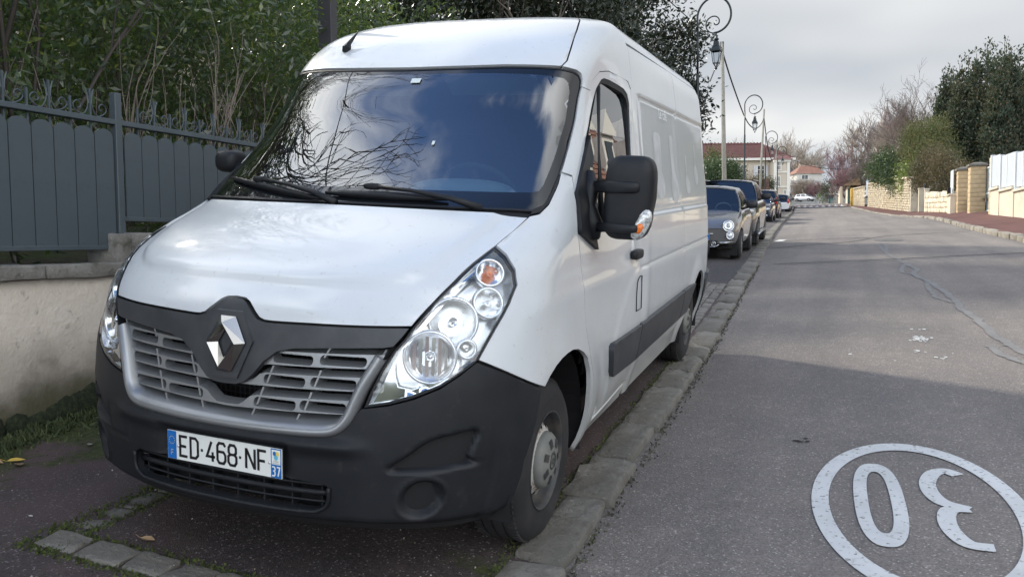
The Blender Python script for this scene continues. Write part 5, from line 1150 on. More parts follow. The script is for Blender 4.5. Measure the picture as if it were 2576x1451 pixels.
# low block under each step of the coping
for (a, b_, zt) in bays[2:4]:
    worn_box('pier_block', (-2.476, a - .06, zt - .10), (.30, .13, .20), M_COPE, GWL, .012, int(a * 10))
FX = -2.43
def scroll(c, r, d, t, side):
    """C scroll lying in the fence plane: from the bar, round, and curling in"""
    pts = []
    for k in np.linspace(0, 1, 26):
        a = -math.pi / 2 + side * (.2 + k * 2 * math.pi * 1.25); q = r * (1 - .62 * max(0, k - .25) / .75)
        pts.append((FX, c[0] + q * math.cos(a) * 1.0, c[1] + r + q * math.sin(a)))
    return pts
def fence_bay(i, a, b_, zt, ztop):
    FN = empty('metal_fence', (0, 0, 0), 0, ['blue-grey scalloped metal fence bay at the left edge of the picture', 'blue-grey metal fence bay between the left edge and the thick post', 'blue-grey metal fence bay right of the thick post, partly behind the bonnet', 'metal fence bay behind the van cab', 'metal fence bay behind the van body', 'metal fence bay behind the rear of the van'][i], 'fence', 'fence bays on the garden wall')
    zb = zt + .085
    b = MB(); b.box((FX, (a + b_) / 2, zb + .015), (.045, b_ - a, .03)); b.build('bottom_rail', M_FENCE, FN, bevel=.003)
    b = MB(); b.box((FX, (a + b_) / 2, ztop), (.05, b_ - a + .04, .036)); b.build('top_rail', M_FENCE, FN, bevel=.004)
    nb = 17; w = (b_ - a - .07) / nb
    me = None
    for k in range(nb):
        yc = a + .035 + w * (k + .5); zt2 = ztop - .055
        if me is None:
            h = zt2 - zb - .03; hw = w / 2 - .0035; P = [(-hw, 0), (hw, 0), (hw, h - .055)] + [(hw * math.cos(t), h - .055 + .055 * math.sin(t)) for t in np.linspace(0, math.pi, 9)[1:-1]] + [(-hw, h - .055)]
            V = [(.006, p, q) for p, q in P] + [(-.006, p, q) for p, q in P]; n = len(P)
            o = mk('fence_board', V, [tuple(range(n)), tuple(range(n, 2 * n))[::-1]] + [(j, n + j, n + (j + 1) % n, (j + 1) % n) for j in range(n)], M_FENCE, FN); me = o.data
        else: o = link('fence_board', me, None, FN)
        o.location = (FX + .012, yc, zb + .03)
        if k:
            tall = k % 2 == 0
            b = MB(); yb = a + .035 + w * k; b.box((FX - .012, yb, (zb + ztop + (.20 if tall else .13)) / 2), (.013, .013, ztop + (.20 if tall else .13) - zb)); bar = b.build('fence_bar', M_FENCE, FN)
            if tall:
                b = MB()
                for s in (-1, 1): b.tube([(FX - .012, yb + s * .010, ztop + .10), (FX - .012, yb + s * .016, ztop + .15), (FX - .012, yb + s * .032, ztop + .20)], [.008, .007, .003], 4)
                b.build('finial', M_FENCE, bar)
                for s in (-1, 1):
                    b = MB(); pts = [(FX - .012, yb + s * .012, ztop + .15), (FX - .012, yb + s * .018, ztop + .08), (FX - .012, yb + s * .05, ztop + .028), (FX - .012, yb + s * .085, ztop + .030), (FX - .012, yb + s * .122, ztop + .055), (FX - .012, yb + s * .128, ztop + .085), (FX - .012, yb + s * .100, ztop + .108), (FX - .012, yb + s * .072, ztop + .09), (FX - .012, yb + s * .078, ztop + .065), (FX - .012, yb + s * .095, ztop + .062)]
                    b.tube(crom(pts, 3), .0050, 4); b.build('scroll', M_FENCE, FN, True)
    b = MB(); b.box((FX, b_ + .01, (zt - .02 + ztop + .20) / 2), (.055, .055, ztop + .22 - zt)); b.build('fence_post', M_FENCE, FN, bevel=.004)
for i, (a, b_, zt) in enumerate(bays):
    fence_bay(i, a, b_, zt, [2.08, 2.08, 2.08, 2.24, 2.40, 2.57][i])
# dark steel post rising behind the fence
b = MB(); b.box((-3.12, 5.52, 3.8), (.17, .13, 6)); tag(b.build('steel_post', mat('brown_steel', (.035, .034, .04), .6, noise=[(3, (.05, .048, .055), .4, .7)]), bevel=.006), 'dark square steel post rising behind the fence above the van roof', 'post')

# ================================================================== vegetation tools
def leafmat(name, c1, c2, c3, trans=.35, rough=.45, sc=1.2, spec=.5):
    m = bpy.data.materials.new(name); m.use_nodes = True; t = m.node_tree; b = t.nodes['Principled BSDF']; o = t.nodes['Material Output']; lk = t.links.new
    tc = t.nodes.new('ShaderNodeTexCoord')
    def nz(s, d):
        n = t.nodes.new('ShaderNodeTexNoise'); n.inputs['Scale'].default_value = s; n.inputs['Detail'].default_value = d; n.inputs['Roughness'].default_value = .7; lk(tc.outputs['Object'], n.inputs[0])
        r = t.nodes.new('ShaderNodeMapRange'); r.inputs[1].default_value = .38; r.inputs[2].default_value = .64; lk(n.outputs[0], r.inputs[0]); return r.outputs[0]
    m1 = t.nodes.new('ShaderNodeMixRGB'); lk(nz(sc, 3), m1.inputs[0]); m1.inputs[1].default_value = (*c1, 1); m1.inputs[2].default_value = (*c2, 1)
    m2 = t.nodes.new('ShaderNodeMixRGB'); n = t.nodes.new('ShaderNodeTexNoise'); n.inputs['Scale'].default_value = sc * 9; lk(tc.outputs['Object'], n.inputs[0]); r = t.nodes.new('ShaderNodeMapRange'); r.inputs[1].default_value = .55; r.inputs[2].default_value = .68; lk(n.outputs[0], r.inputs[0]); lk(r.outputs[0], m2.inputs[0])
    lk(m1.outputs[0], m2.inputs[1]); m2.inputs[2].default_value = (*c3, 1)
    lk(m2.outputs[0], b.inputs['Base Color']); b.inputs['Roughness'].default_value = rough; b.inputs['Specular IOR Level'].default_value = spec
    tr = t.nodes.new('ShaderNodeBsdfTranslucent'); mc = t.nodes.new('ShaderNodeMixRGB'); mc.blend_type = 'MULTIPLY'; mc.inputs[0].default_value = 1; lk(m2.outputs[0], mc.inputs[1]); mc.inputs[2].default_value = (1.5, 1.7, .7, 1); lk(mc.outputs[0], tr.inputs[0])
    mi = t.nodes.new('ShaderNodeMixShader'); mi.inputs[0].default_value = trans; lk(b.outputs[0], mi.inputs[1]); lk(tr.outputs[0], mi.inputs[2]); lk(mi.outputs[0], o.inputs[0])
    MATS[name] = m; return m
def leaf_cloud(name, blobs, n, size, m, parent=None, aspect=2.4, clump=26, sig=None, updir=(0, 0, .2), inner=.25, droop=0, seed=1, xmax=None):
    r = np.random.default_rng(seed); B = np.array(blobs, float); vol = B[:, 3] * B[:, 4] * B[:, 5]; nc = max(1, n // clump)
    bi = r.choice(len(B), nc, p=vol ** .8 / np.sum(vol ** .8)); d = r.normal(0, 1, (nc, 3)); d /= np.linalg.norm(d, axis=1)[:, None]
    rad_ = (inner + (1 - inner) * r.random(nc) ** .45)[:, None]; C = B[bi, :3] + d * rad_ * B[bi, 3:6]
    # uneven outline
    C += d * B[bi, 3:6] * (r.normal(0, .10, (nc, 1)))
    if xmax is not None: C[:, 0] = np.minimum(C[:, 0], xmax - r.uniform(.25, .6, nc))
    k = r.integers(0, nc, n); sg = sig or size * 2.6; P = C[k] + r.normal(0, sg, (n, 3)); 
    a = r.normal(0, 1, (n, 3)) + np.array(updir) + d[k] * .7; a[:, 2] -= droop; a /= np.linalg.norm(a, axis=1)[:, None]
    s = np.cross(a, r.normal(0, 1, (n, 3))); s /= np.linalg.norm(s, axis=1)[:, None]; L_ = size * r.uniform(.6, 1.3, (n, 1)); w = L_ / aspect
    V = np.stack([P, P + a * L_ * .5 + s * w * .5, P + a * L_, P + a * L_ * .5 - s * w * .5], 1)
    if xmax is not None: V = V[V[:, :, 0].max(1) < xmax]; n = len(V)
    V = V.reshape(-1, 3)
    return fastmesh(name, V, np.arange(4 * n).reshape(-1, 4), m, parent)
def branch_tree(name, base, h, m, parent=None, seed=1, levels=5, spread=.55, n0=4, trunk=.12, up=.25, lean=(0, 0), k=3, ratio=.72, curl=.12, fork=.25, minr=.006):
    r = random.Random(seed); segs = []
    def grow(p, d, l, rad_, lv):
        nseg = 4 if lv < 2 else 3; q = p
        for i in range(nseg):
            d2 = (d + Vector((r.gauss(0, curl), r.gauss(0, curl), r.gauss(0, curl * .6) + up * .12))).normalized(); q2 = q + d2 * l / nseg
            r0 = rad_ * (1 - .45 * i / nseg); r1 = rad_ * (1 - .45 * (i + 1) / nseg); segs.append((q, q2, r0, r1)); 
            if lv < levels and (lv > 0 or i >= 1):
                for _ in range(1 if r.random() < .75 else 2):
                    ax = d2.cross(Vector((r.gauss(0, 1), r.gauss(0, 1), r.gauss(0, 1)))).normalized(); nd = (Matrix.Rotation(r.uniform(spread * .6, spread * 1.5), 3, ax) @ d2 + Vector((0, 0, up * .5))).normalized()
                    grow(q2, nd, l * ratio * r.uniform(.65, 1.05), max(minr, r1 * .58), lv + 1)
            q, d = q2, d2
    for i in range(n0):
        t = i * 2 * math.pi / n0 + r.uniform(-.4, .4)
        if i == 0: grow(Vector(base), Vector((lean[0], lean[1], 1)).normalized(), h * .42, trunk, 0)
        else: grow(Vector(base) + Vector((0, 0, h * fork * r.uniform(.6, 1.1))), Vector((math.cos(t) * spread + lean[0], math.sin(t) * spread + lean[1], 1)).normalized(), h * .38, trunk * .7, 0 if levels > 3 else 1)
    n = len(segs); A = np.array([s[0] for s in segs]); Bq = np.array([s[1] for s in segs]); ra_ = np.array([[s[2]] for s in segs]); rb = np.array([[s[3]] for s in segs])
    d = Bq - A; d /= np.linalg.norm(d, axis=1)[:, None] + 1e-9; ref = np.where(abs(d[:, 2:3]) < .9, [[0, 0, 1.]], [[1., 0, 0]]); u = np.cross(d, ref); u /= np.linalg.norm(u, axis=1)[:, None]; v = np.cross(d, u)
    ring = lambda P, R_: [P + (u * math.cos(2 * math.pi * j / k) + v * math.sin(2 * math.pi * j / k)) * R_ for j in range(k)]
    V = np.stack(ring(A, ra_) + ring(Bq, rb), 1).reshape(-1, 3); Q = []
    for j in range(k): Q.append(np.stack([np.arange(n) * 2 * k + j, np.arange(n) * 2 * k + (j + 1) % k, np.arange(n) * 2 * k + k + (j + 1) % k, np.arange(n) * 2 * k + k + j], 1))
    return fastmesh(name, V, np.concatenate(Q), m, parent)
M_BARK = mat('bark_brown', (.10, .085, .07), .9, noise=[(6, (.16, .14, .11), .4, .7)])
M_TWIG = mat('twig_grey_brown', (.13, .10, .09), .9, noise=[(1, (.19, .15, .13), .4, .7)])
M_TWIGP = mat('twig_purple', (.17, .095, .10), .9, noise=[(1, (.24, .14, .14), .4, .7)])
M_TWIGY = mat('twig_ochre', (.22, .15, .06), .9)
M_TWIGT = mat('twig_tan', (.30, .25, .20), .9, noise=[(1, (.22, .18, .14), .4, .7)])
L_LAUREL = leafmat('laurel_leaf', (.055, .083, .048), (.090, .122, .062), (.19, .21, .075), .50, .24, 1.4, .9)
L_OAK = leafmat('dark_evergreen_leaf', (.016, .024, .016), (.028, .036, .022), (.045, .05, .025), .15, .4, 1.0)
L_CON = leafmat('conifer_leaf', (.045, .064, .046), (.070, .078, .052), (.15, .115, .07), .12, .8, .5, .2)
L_LEY = leafmat('clipped_conifer_leaf', (.065, .088, .028), (.10, .105, .035), (.17, .10, .05), .15, .7, .6)
L_HEDGE = leafmat('hedge_leaf', (.035, .060, .028), (.055, .085, .034), (.11, .14, .07), .2, .35, .8)
L_IVY = leafmat('ivy_leaf', (.045, .10, .028), (.09, .17, .045), (.30, .36, .10), .2, .35, 1.2)
L_RUST = leafmat('mixed_hedge_leaf', (.060, .062, .034), (.11, .085, .042), (.20, .11, .06), .15, .6, 1.0)
def plant(name, label, cat='tree', group=None): return empty(name, (0, 0, 0), 0, label, cat, group)
# ---- shrubs behind the fence
gz = lambda y: Pz(y) + 1.0
hedge = [(-4.1, -2.4, 3.0), (-4.2, -.2, 3.2), (-4.0, 1.6, 3.1), (-4.3, 3.4, 3.4), (-4.1, 5.2, 3.2), (-4.5, 7.2, 3.4), (-4.1, 9.4, 3.0)]
labs = ['leafy laurel shrub over the fence at the far left, sunlight glinting on its leaves', 'dense green laurel behind the left fence bay', 'laurel shrub above the thick fence post with yellowish leaves', 'laurel shrub with bare stems before it left of the van windscreen', 'laurel behind the dark steel post', 'laurel shrub above the left edge of the van roof', 'laurel shrub above the middle of the van roof']
for i, (x, y, h) in enumerate(hedge):
    t = plant('laurel_shrub', labs[i], 'shrub', 'laurel shrubs behind the fence'); z = gz(y); r_ = random.Random(i)
    bl = [(x + r_.gauss(0, .35), y + r_.gauss(0, .5), z + .35 + (h) * (k + .5) / 6, .95 - .05 * k, 1.15 - .06 * k, .62) for k in range(6)]
    bl += [(x - 1.2 + r_.gauss(0, .3), y + r_.gauss(0, .6), z + .6 + h * (k + .4) / 5, 1.0, 1.1, .7) for k in range(5)]
    leaf_cloud('foliage', bl, 17000, .100, L_LAUREL, t, 3.2, 14, .15, seed=20 + i, inner=.3, xmax=-2.62)
    branch_tree('stems', (x, y, z - .1), h * .95, M_BARK, t, seed=60 + i, levels=2, spread=.3, n0=4, trunk=.045, up=.3, fork=.08, minr=.008)
for i, (x, y, h) in enumerate([(-2.95, 2.3, 2.6), (-3.0, 3.1, 2.9), (-2.9, 3.9, 2.7)]):
    t = plant('bare_shrub', ['thin bare stems rising behind the fence left of the windscreen', 'taller bare shrub beside the windscreen edge', 'bare shrub nearest the steel post'][i], 'shrub', 'bare shrubs behind the fence')
    branch_tree('stems', (x, y, gz(y) - .3), h, mat('pale_stem', (.24, .20, .16), .9), t, seed=90 + i, levels=2, spread=.28, n0=4, trunk=.016, up=.5, fork=.05, minr=.004)
def broad(label, x, y, z, h, rx, n, m, seed, size=.14, trunk=.2, nb=26, low=.25, name='evergreen_tree', group=None, aspect=2.6, clump=24, inner=.35, squash=1.0):
    t = plant(name, label, 'tree', group); r_ = random.Random(seed); bl = []
    for k in range(nb):
        a = r_.uniform(0, 6.28); q = math.sqrt(r_.random()) * rx * .8; f = r_.random(); zz = z + h * (low + (1 - low) * f * .88); q *= math.sqrt(max(.08, 1 - ((f - .4) / .68) ** 2)); s_ = rx * r_.uniform(.22, .38)
        bl.append((x + q * math.cos(a), y + q * math.sin(a) * squash, zz, s_, s_, s_ * .8))
    leaf_cloud('crown', bl, n, size, m, t, aspect, clump, size * 1.35, seed=seed, inner=inner)
    branch_tree('trunk', (x, y, z - .3), h * .9, M_BARK, t, seed=seed, levels=3, spread=.5, n0=4, trunk=trunk, up=.3, minr=.02)
    return t
broad('big dark evergreen tree rising behind the van roof', -4.5, 15.4, Pz(15) + .9, 7.6, 3.6, 85000, L_OAK, 5, .15, .25, 44, .12)
broad('dark evergreen tree left of the big one, behind the roof', -6.6, 11.6, Pz(12) + .9, 6.0, 2.4, 26000, L_OAK, 6, .14, .2, 28, .15)
broad('dark evergreen with drooping sprays beside the first street lamp', -2.9, 20.8, Pz(21) + .6, 7.3, 2.1, 36000, L_OAK, 8, .15, .2, 34, .18)
broad('green tree at the top left behind the laurels', -8.6, 4.0, 1.4, 8.5, 3.6, 30000, L_LAUREL, 7, .15, .2, 34, .1)
broad('green tree at the upper left corner', -8.2, -1.2, 1.2, 7.0, 3.3, 24000, L_LAUREL, 9, .15, .2, 30, .1)
broad('green tree behind the steel post', -8.4, 7.6, 1.6, 7.6, 2.7, 24000, L_LAUREL, 10, .15, .2, 30, .1)
# tiled roof glimpsed behind the trees
RH = empty('tiled_house', (0, 0, 0), 0, 'house with purple-grey tiled roof glimpsed through the trees above the van roof', 'house')
M_TILEP = mat('slate_purple_tiles', (.13, .10, .12), .8, noise=[(3, (.20, .15, .17), .4, .7)])
def tiled_roof(parent, A, B, C_, D_, m, nu, nv, th=.06, name='roof'):
    """quad roof plane A-B (eave) to D-C (ridge) with overlapping courses"""
    A, B, C_, D_ = map(Vector, (A, B, C_, D_)); n = (B - A).cross(D_ - A).normalized(); n = n if n.z > 0 else -n; b = MB(); r = random.Random(1)
    for j in range(nv):
        t0, t1 = j / nv, (j + 1.12) / nv; a0 = A.lerp(D_, t0); b0 = B.lerp(C_, t0); a1 = A.lerp(D_, min(1, t1)); b1 = B.lerp(C_, min(1, t1))
        for i in range(nu):
            u0, u1 = (i + .03) / nu, (i + .97) / nu; h = th * r.uniform(.8, 1.2)
            P = [a0.lerp(b0, u0) + n * h, a0.lerp(b0, u1) + n * h, a1.lerp(b1, u1) + n * .005, a1.lerp(b1, u0) + n * .005, a0.lerp(b0, u0), a0.lerp(b0, u1)]
            b.add(P, [(0, 1, 2, 3), (4, 5, 1, 0)])
    b.add([A, B, C_, D_], [(0, 1, 2, 3)])
    o = b.build(name, m, parent); return o
b = MB(); b.box((-14, 14, 3.2), (6, 10, 5.2)); b.build('wall', mat('cream_wall', (.55, .50, .40), .9, noise=[(2, (.48, .43, .34), .4, .7)]), RH)
tiled_roof(RH, (-10.6, 8.6, 5.8), (-10.6, 19.4, 5.8), (-14, 19.4, 9.6), (-14, 8.6, 9.6), M_TILEP, 44, 20)
tiled_roof(RH, (-17.4, 8.6, 5.8), (-17.4, 19.4, 5.8), (-14, 19.4, 9.6), (-14, 8.6, 9.6), M_TILEP, 10, 6)
b = MB(); b.box((-10.98, 12, 3.8), (.06, 1.2, 1.4)); b.build('window', mat('dark_pane', (.03, .035, .04), .1), RH)
# overhanging evergreen sprays above the road side of the garden, seen in the windscreen
broad('evergreen with long leaves leaning over the pavement before the van', -3.4, -5.2, .7, 6.0, 2.6, 16000, L_LAUREL, 12, .16, .15, 22, .3)
t = plant('bare_tree', 'slender bare tree with many upright twigs rising behind the fence beside the windscreen', 'tree'); branch_tree('branches', (-3.6, 2.1, .8), 8.4, mat('dark_twig', (.055, .045, .038), .9), t, seed=33, levels=4, spread=.34, n0=5, trunk=.032, up=.55, minr=.006, fork=.1)
# ================================================================== placing far things by their bearing, at their own distance
def at(px, py, d):
    return CAMLOC + (C_R * ((px - 1288) / FP) - C_U * ((py - 725.5) / FP) + C_F) * d
def hgt(py0, py1, d): return (py0 - py1) / FP * d
# ------------------------------------------------------------------ right side walls
M_STONE = mat('limestone', (.66, .57, .42), .9, noise=[(1.2, (.70, .62, .48), .4, .65), (7, (.52, .43, .30), .55, .75)], bump=[(9, .6, .04)], vary=.16)
M_STONED = mat('stone_joint', (.42, .35, .25), .95)
M_PWALL = mat('cream_render', (.60, .53, .42), .9, noise=[(1.1, (.52, .46, .36), .4, .65), (5, (.66, .60, .50), .5, .7), (.6, (.42, .38, .31), .62, .8)], bump=(20, .3, .01))
M_PICKET = mat('white_blue_pickets', (.58, .62, .65), .5)
M_BLOCK = mat('tan_block', (.50, .37, .21), .85, noise=[(3, (.56, .43, .26), .4, .7)], vary=.07, bump=(30, .3, .008))
M_CAPST = mat('dark_cap_stone', (.13, .12, .105), .9, noise=[(6, (.19, .18, .15), .4, .7)])
M_GATE = mat('grey_blue_gate', (.24, .31, .36), .5)
BZ = lambda y: Gr(KR(y), y) + DZ(y)
RW = empty('fence_wall', (0, 0, 0), 0, 'cream rendered wall carrying a white picket fence at the right edge', 'wall')
PF = empty('picket_fence', (0, 0, 0), 0, 'pale blue-white picket fence on top of the cream wall at right', 'fence')
segs = [(32.35, 33.95, 3.11), (30.0, 32.33, 2.965), (27.65, 29.98, 2.85), (25.3, 27.63, 2.73), (22.95, 25.28, 2.61), (20.6, 22.93, 2.49)]
for a, b_, zt in segs:
    xw = WR((a + b_) / 2)
    V = [(xw, a, BZ(a) - .3), (xw + .25, a, BZ(a) - .3), (xw + .25, b_, BZ(b_) - .3), (xw, b_, BZ(b_) - .3), (xw, a, zt - .08), (xw + .25, a, zt - .08), (xw + .25, b_, zt - .08), (xw, b_, zt - .08)]
    mk('wall_bay', V, [(0, 1, 2, 3), (4, 7, 6, 5), (0, 4, 5, 1), (1, 5, 6, 2), (2, 6, 7, 3), (3, 7, 4, 0)], M_PWALL, RW)
    worn_box('coping', (xw + .11, (a + b_) / 2, zt - .035), (.36, b_ - a + .10, .085), M_PWALL, RW, .012, int(a * 10), sub=False)
    b = MB(); b.box((xw + .05, b_ - .07, zt + .63), (.15, .15, 1.34)); b.build('fence_post', M_PICKET, PF, bevel=.01)
    if b_ - a > 2: b = MB(); b.box((xw + .05, (a + b_) / 2 + .05, zt + .60), (.10, .10, 1.2)); b.build('fence_post', M_PICKET, PF, bevel=.01)
    n = int((b_ - a - .2) / .135); me = None
    for k in range(n):
        y = a + .08 + (k + .5) * .135; zz = zt + .04 + (y - a) * .02
        if me is None: b = MB(); b.box((0, 0, .58), (.025, .100, 1.16)); o = b.build('picket', M_PICKET, PF); me = o.data
        else: o = link('picket', me, None, PF)
        o.location = (xw + .03, y, zz)
    for h_ in (.2, .95): b = MB(); b.box((xw + .07, (a + b_) / 2, zt + h_), (.03, b_ - a - .1, .08)); b.build('rail', M_PICKET, PF)
def pillar(name, x, y, w, zb, zt, label, n, cap=True):
    P_ = empty(name, (0, 0, 0), 0, label, 'pillar', 'tan block gate pillars'); h = (zt - zb) / n
    for i in range(n):
        for sx in ((0, 1) if i % 2 == 0 else (2,)):
            if sx == 2: c = (x + w / 2, w)
            else: c = (x + w * (.29 if sx == 0 else .79), w * (.58 if sx == 0 else .42) - .006)
            worn_box('block', (c[0], y + w / 2, zb + (i + .5) * h), (c[1], w, h - .022), M_BLOCK, P_, .010, i * 7 + sx, sub=False)
    b = MB(); b.box((x + w / 2, y + w / 2, (zb + zt) / 2), (w - .03, w - .03, zt - zb - .02)); b.build('core', M_STONED, P_)
    if cap: b = MB(); b.box((x + w / 2, y + w / 2, zt + .05), (w + .14, w + .14, .10), taper=1); b.box((x + w / 2, y + w / 2, zt + .14), (w + .06, w + .06, .08), taper=.5); b.build('cap', M_CAPST, P_, bevel=.01)
    return P_
pillar('gate_pillar', 8.13, 37.7, .60, 2.18, 4.30, 'wider tan block pillar with dark cap beside the pale gate', 11)
pillar('gate_pillar', 8.02, 40.3, .55, 2.30, 4.32, 'narrower tan block pillar behind the wider one', 10)
pillar('gate_pillar', 8.27, 33.98, .34, 2.1, 4.35, 'slim pale pillar ending the picket fence wall', 10, False)
G1 = empty('metal_gate', (0, 0, 0), 0, 'pale grey-blue solid gate between the picket fence and the tan pillar', 'gate')
b = MB(); b.box((8.80, 36.1, 3.25), (.05, 3.5, 1.9)); b.build('gate_leaf', M_GATE, G1, bevel=.01)
for z_ in (2.35, 3.1, 4.2): b = MB(); b.box((8.765, 36.1, z_), (.03, 3.5, .06)); b.build('gate_rail', M_PICKET, G1)
G2 = empty('letterbox_wall', (0, 0, 0), 0, 'short cream wall with white pickets and dark letterbox by the narrow pillar', 'wall')
b = MB(); b.box((7.90, 41.2, 2.75), (.24, .9, .95)); b.build('wall_face', M_PWALL, G2); b = MB(); b.box((7.88, 41.2, 3.25), (.34, 1.0, .08)); b.build('coping', M_PWALL, G2)
for k in range(6): b = MB(); b.box((7.9, 40.85 + k * .14, 3.85), (.03, .12, 1.1)); b.build('picket', M_PICKET, G2)
b = MB(); b.box((7.74, 40.95, 3.42), (.14, .20, .30)); b.build('letterbox', M_BLACK, G2)
# squat wall of big blocks
SQ = empty('block_wall', (0, 0, 0), 0, 'low wall of big tan stone blocks under the clipped hedge', 'wall')
r_ = random.Random(4); y = 41.8
V = []
b = MB(); b.add([(WR(41.8) + .06, 41.8, 2.1), (WR(48.8) + .06, 48.8, 2.3), (WR(48.8) + .5, 48.8, 2.3), (WR(41.8) + .5, 41.8, 2.1), (WR(41.8) + .06, 41.8, 3.2), (WR(48.8) + .06, 48.8, 3.32), (WR(48.8) + .5, 48.8, 3.32), (WR(41.8) + .5, 41.8, 3.2)], [(0, 3, 2, 1), (4, 5, 6, 7), (0, 1, 5, 4), (1, 2, 6, 5), (2, 3, 7, 6), (3, 0, 4, 7)]); b.build('core', M_STONED, SQ)
for j in range(4):
    y = 41.7 - (j % 2) * .1
    while y < 48.7:
        l = r_.uniform(.30, .55); z0 = BZ(y) + .0 + j * .262; ht = .25 if j < 3 else .22 + r_.uniform(0, .12)
        if not (j == 3 and 43.9 < y < 44.6): worn_box('block', (WR(y) + .08, y + l / 2, z0 + ht / 2), (.26, l - .02, ht - .012), M_STONE, SQ, .022, int(y * 50) + j, sub=False)
        y += l
    worn_box('block', (WR(41.7) + .40, 41.72, BZ(41.7) + j * .262 + .125), (.5, .3, .24), M_STONE, SQ, .02, 900 + j, sub=False)
# gate piers and narrow metal gate
for x, y, w, zt, lab in ((7.36, 54.7, .44, 4.88, 'tall pale stone pier ending the long rough stone wall'), (7.60, 52.4, .30, 4.15, 'pale post right of the narrow grey gate'), (7.72, 50.4, .24, 4.0, 'second pale post beside the block wall')):
    b = MB(); zb = BZ(y); b.box((x + w / 2, y, (zb + zt) / 2), (w, .34, zt - zb)); b.box((x + w / 2, y, zt + .03), (w + .06, .40, .07)); tag(b.build('stone_pier', mat('pale_pier', (.60, .54, .42), .9, noise=[(3, (.5, .45, .34), .4, .7)], bump=(20, .4, .02)), bevel=.012), lab, 'pier', 'pale piers of the garden gate')
b = MB(); b.box((7.95, 53.6, 3.2), (.04, 1.5, 1.3)); b.box((7.95, 53.6, 4.2), (.04, 1.5, .6)); tag(b.build('narrow_gate', mat('slate_gate', (.14, .17, .20), .5), bevel=.01), 'narrow slate-grey gate between the pale piers', 'gate')
# long rough stone wall
def rough_wall(name, ya, yb, htop, label, seed, xoff=0):
    """courses of uneven rubble built as one relief"""
    r = random.Random(seed); T_ = empty(name, (0, 0, 0), 0, label, 'wall'); b = MB()
    for ya_, yb_ in ((ya, yb),):
        n = int((yb_ - ya_) / 2)
        for i in range(n):
            y0 = ya_ + (yb_ - ya_) * i / n; y1 = ya_ + (yb_ - ya_) * (i + 1) / n
            b.add([(WR(y0) + .06 + xoff, y0, BZ(y0) - .3), (WR(y1) + .06 + xoff, y1, BZ(y1) - .3), (WR(y1) + .06 + xoff, y1, htop(y1) - .03), (WR(y0) + .06 + xoff, y0, htop(y0) - .03), (WR(y0) + .5 + xoff, y0, htop(y0) - .03), (WR(y1) + .5 + xoff, y1, htop(y1) - .03)], [(0, 3, 2, 1), (3, 4, 5, 2)])
    b.build('wall_core', M_STONED, T_)
    b = MB(); nr = 13
    for j in range(nr):
        y = ya
        while y < yb:
            l = r.uniform(.22, .6) * (1 + max(0, y - 60) * .01); zb = BZ(y); h = (htop(y) - zb) / nr; z = zb + j * h; x = WR(y) + xoff; q = r.uniform(-.03, .045)
            b.add([(x + .07, y + .01, z + .01), (x + .07, y + l - .01, z + .01), (x + .07, y + l - .01, z + h - .01), (x + .07, y + .01, z + h - .01), (x - q, y + .05, z + h * .22), (x - q, y + l - .05, z + h * .22 + r.uniform(-.02, .02)), (x - q, y + l - .05, z + h * .8), (x - q, y + .05, z + h * .8 + r.uniform(-.02, .02))],
                  [(0, 4, 5, 1)[::-1], (1, 5, 6, 2)[::-1], (2, 6, 7, 3)[::-1], (3, 7, 4, 0)[::-1], (4, 7, 6, 5)]); y += l
    o = b.build('rubble_stones', M_STONE, T_); o['kind'] = 'stuff'
    y = ya
    k = 0
    while y < yb - .3:
        l = min(2.0, yb - y); worn_box('coping', (WR(y + l / 2) + .2 + xoff, y + l / 2, htop(y + l / 2) + .02), (.62, l - .01, .09), M_STONE, T_, .015, k + seed * 50, slope=.03, sub=False); y += l; k += 1
    return T_
ht1 = lambda y: lerp_tab(y, [55, 67.7, 81.7, 98], [5.02, 5.69, 6.3, 6.95])
rough_wall('stone_wall', 55.0, 81.0, ht1, 'long sunlit rough limestone garden wall on the right of the street', 2)
rough_wall('stone_wall', 84.6, 97.0, lambda y: ht1(y) - .15, 'short rough stone wall with barred window beside the yellow gate', 3)
WB = empty('barred_window', (0, 0, 0), 0, 'white-barred window opening in the stone wall before the yellow gate', 'window')
for k in range(5): b = MB(); b.box((WR(82.8) + .1, 81.4 + k * .7, 6.0), (.06, .09, 1.5)); b.build('bar', M_PICKET, WB)
b = MB(); b.box((WR(82.8), 82.8, 5.25), (.2, 3.6, .12)); b.build('sill', M_PICKET, WB); b = MB(); b.box((WR(82.8) + .3, 82.8, 5.0), (.1, 3.7, 2.2)); b.build('panel', M_STONED, WB)
b = MB(); b.box((5.28, 98.6, 5.85), (.12, 2.4, 2.1)); b.box((5.75, 97.5, 5.85), (.9, .12, 2.1)); tag(b.build('yellow_gate', mat('yellow_paint', (.60, .38, .06), .6), bevel=.02), 'yellow wooden gate at the far end of the stone wall', 'gate')
FWL = empty('far_wall', (0, 0, 0), 0, 'pale wall with a dark green door far up on the right', 'wall')
b = MB(); b.box((5.3, 112, 6.6), (.3, 9, 2.6)); b.box((4.6, 122, 7.0), (.3, 12, 2.4)); b.build('wall_face', M_PWALL, FWL)
b = MB(); b.box((5.6, 107.4, 6.4), (.9, .1, 2.0)); b.build('door', mat('green_door', (.05, .10, .09), .5), FWL)
b = MB(); b.add([(4.6, 106, 7.7), (6.6, 106, 7.7), (6.6, 117, 8.2), (4.6, 117, 8.2), (6.4, 106, 8.9), (6.4, 117, 9.2)], [(0, 1, 4), (0, 4, 5, 3), (3, 5, 2)]); b.build('roof', mat('ochre_tiles', (.28, .19, .11), .9), FWL)
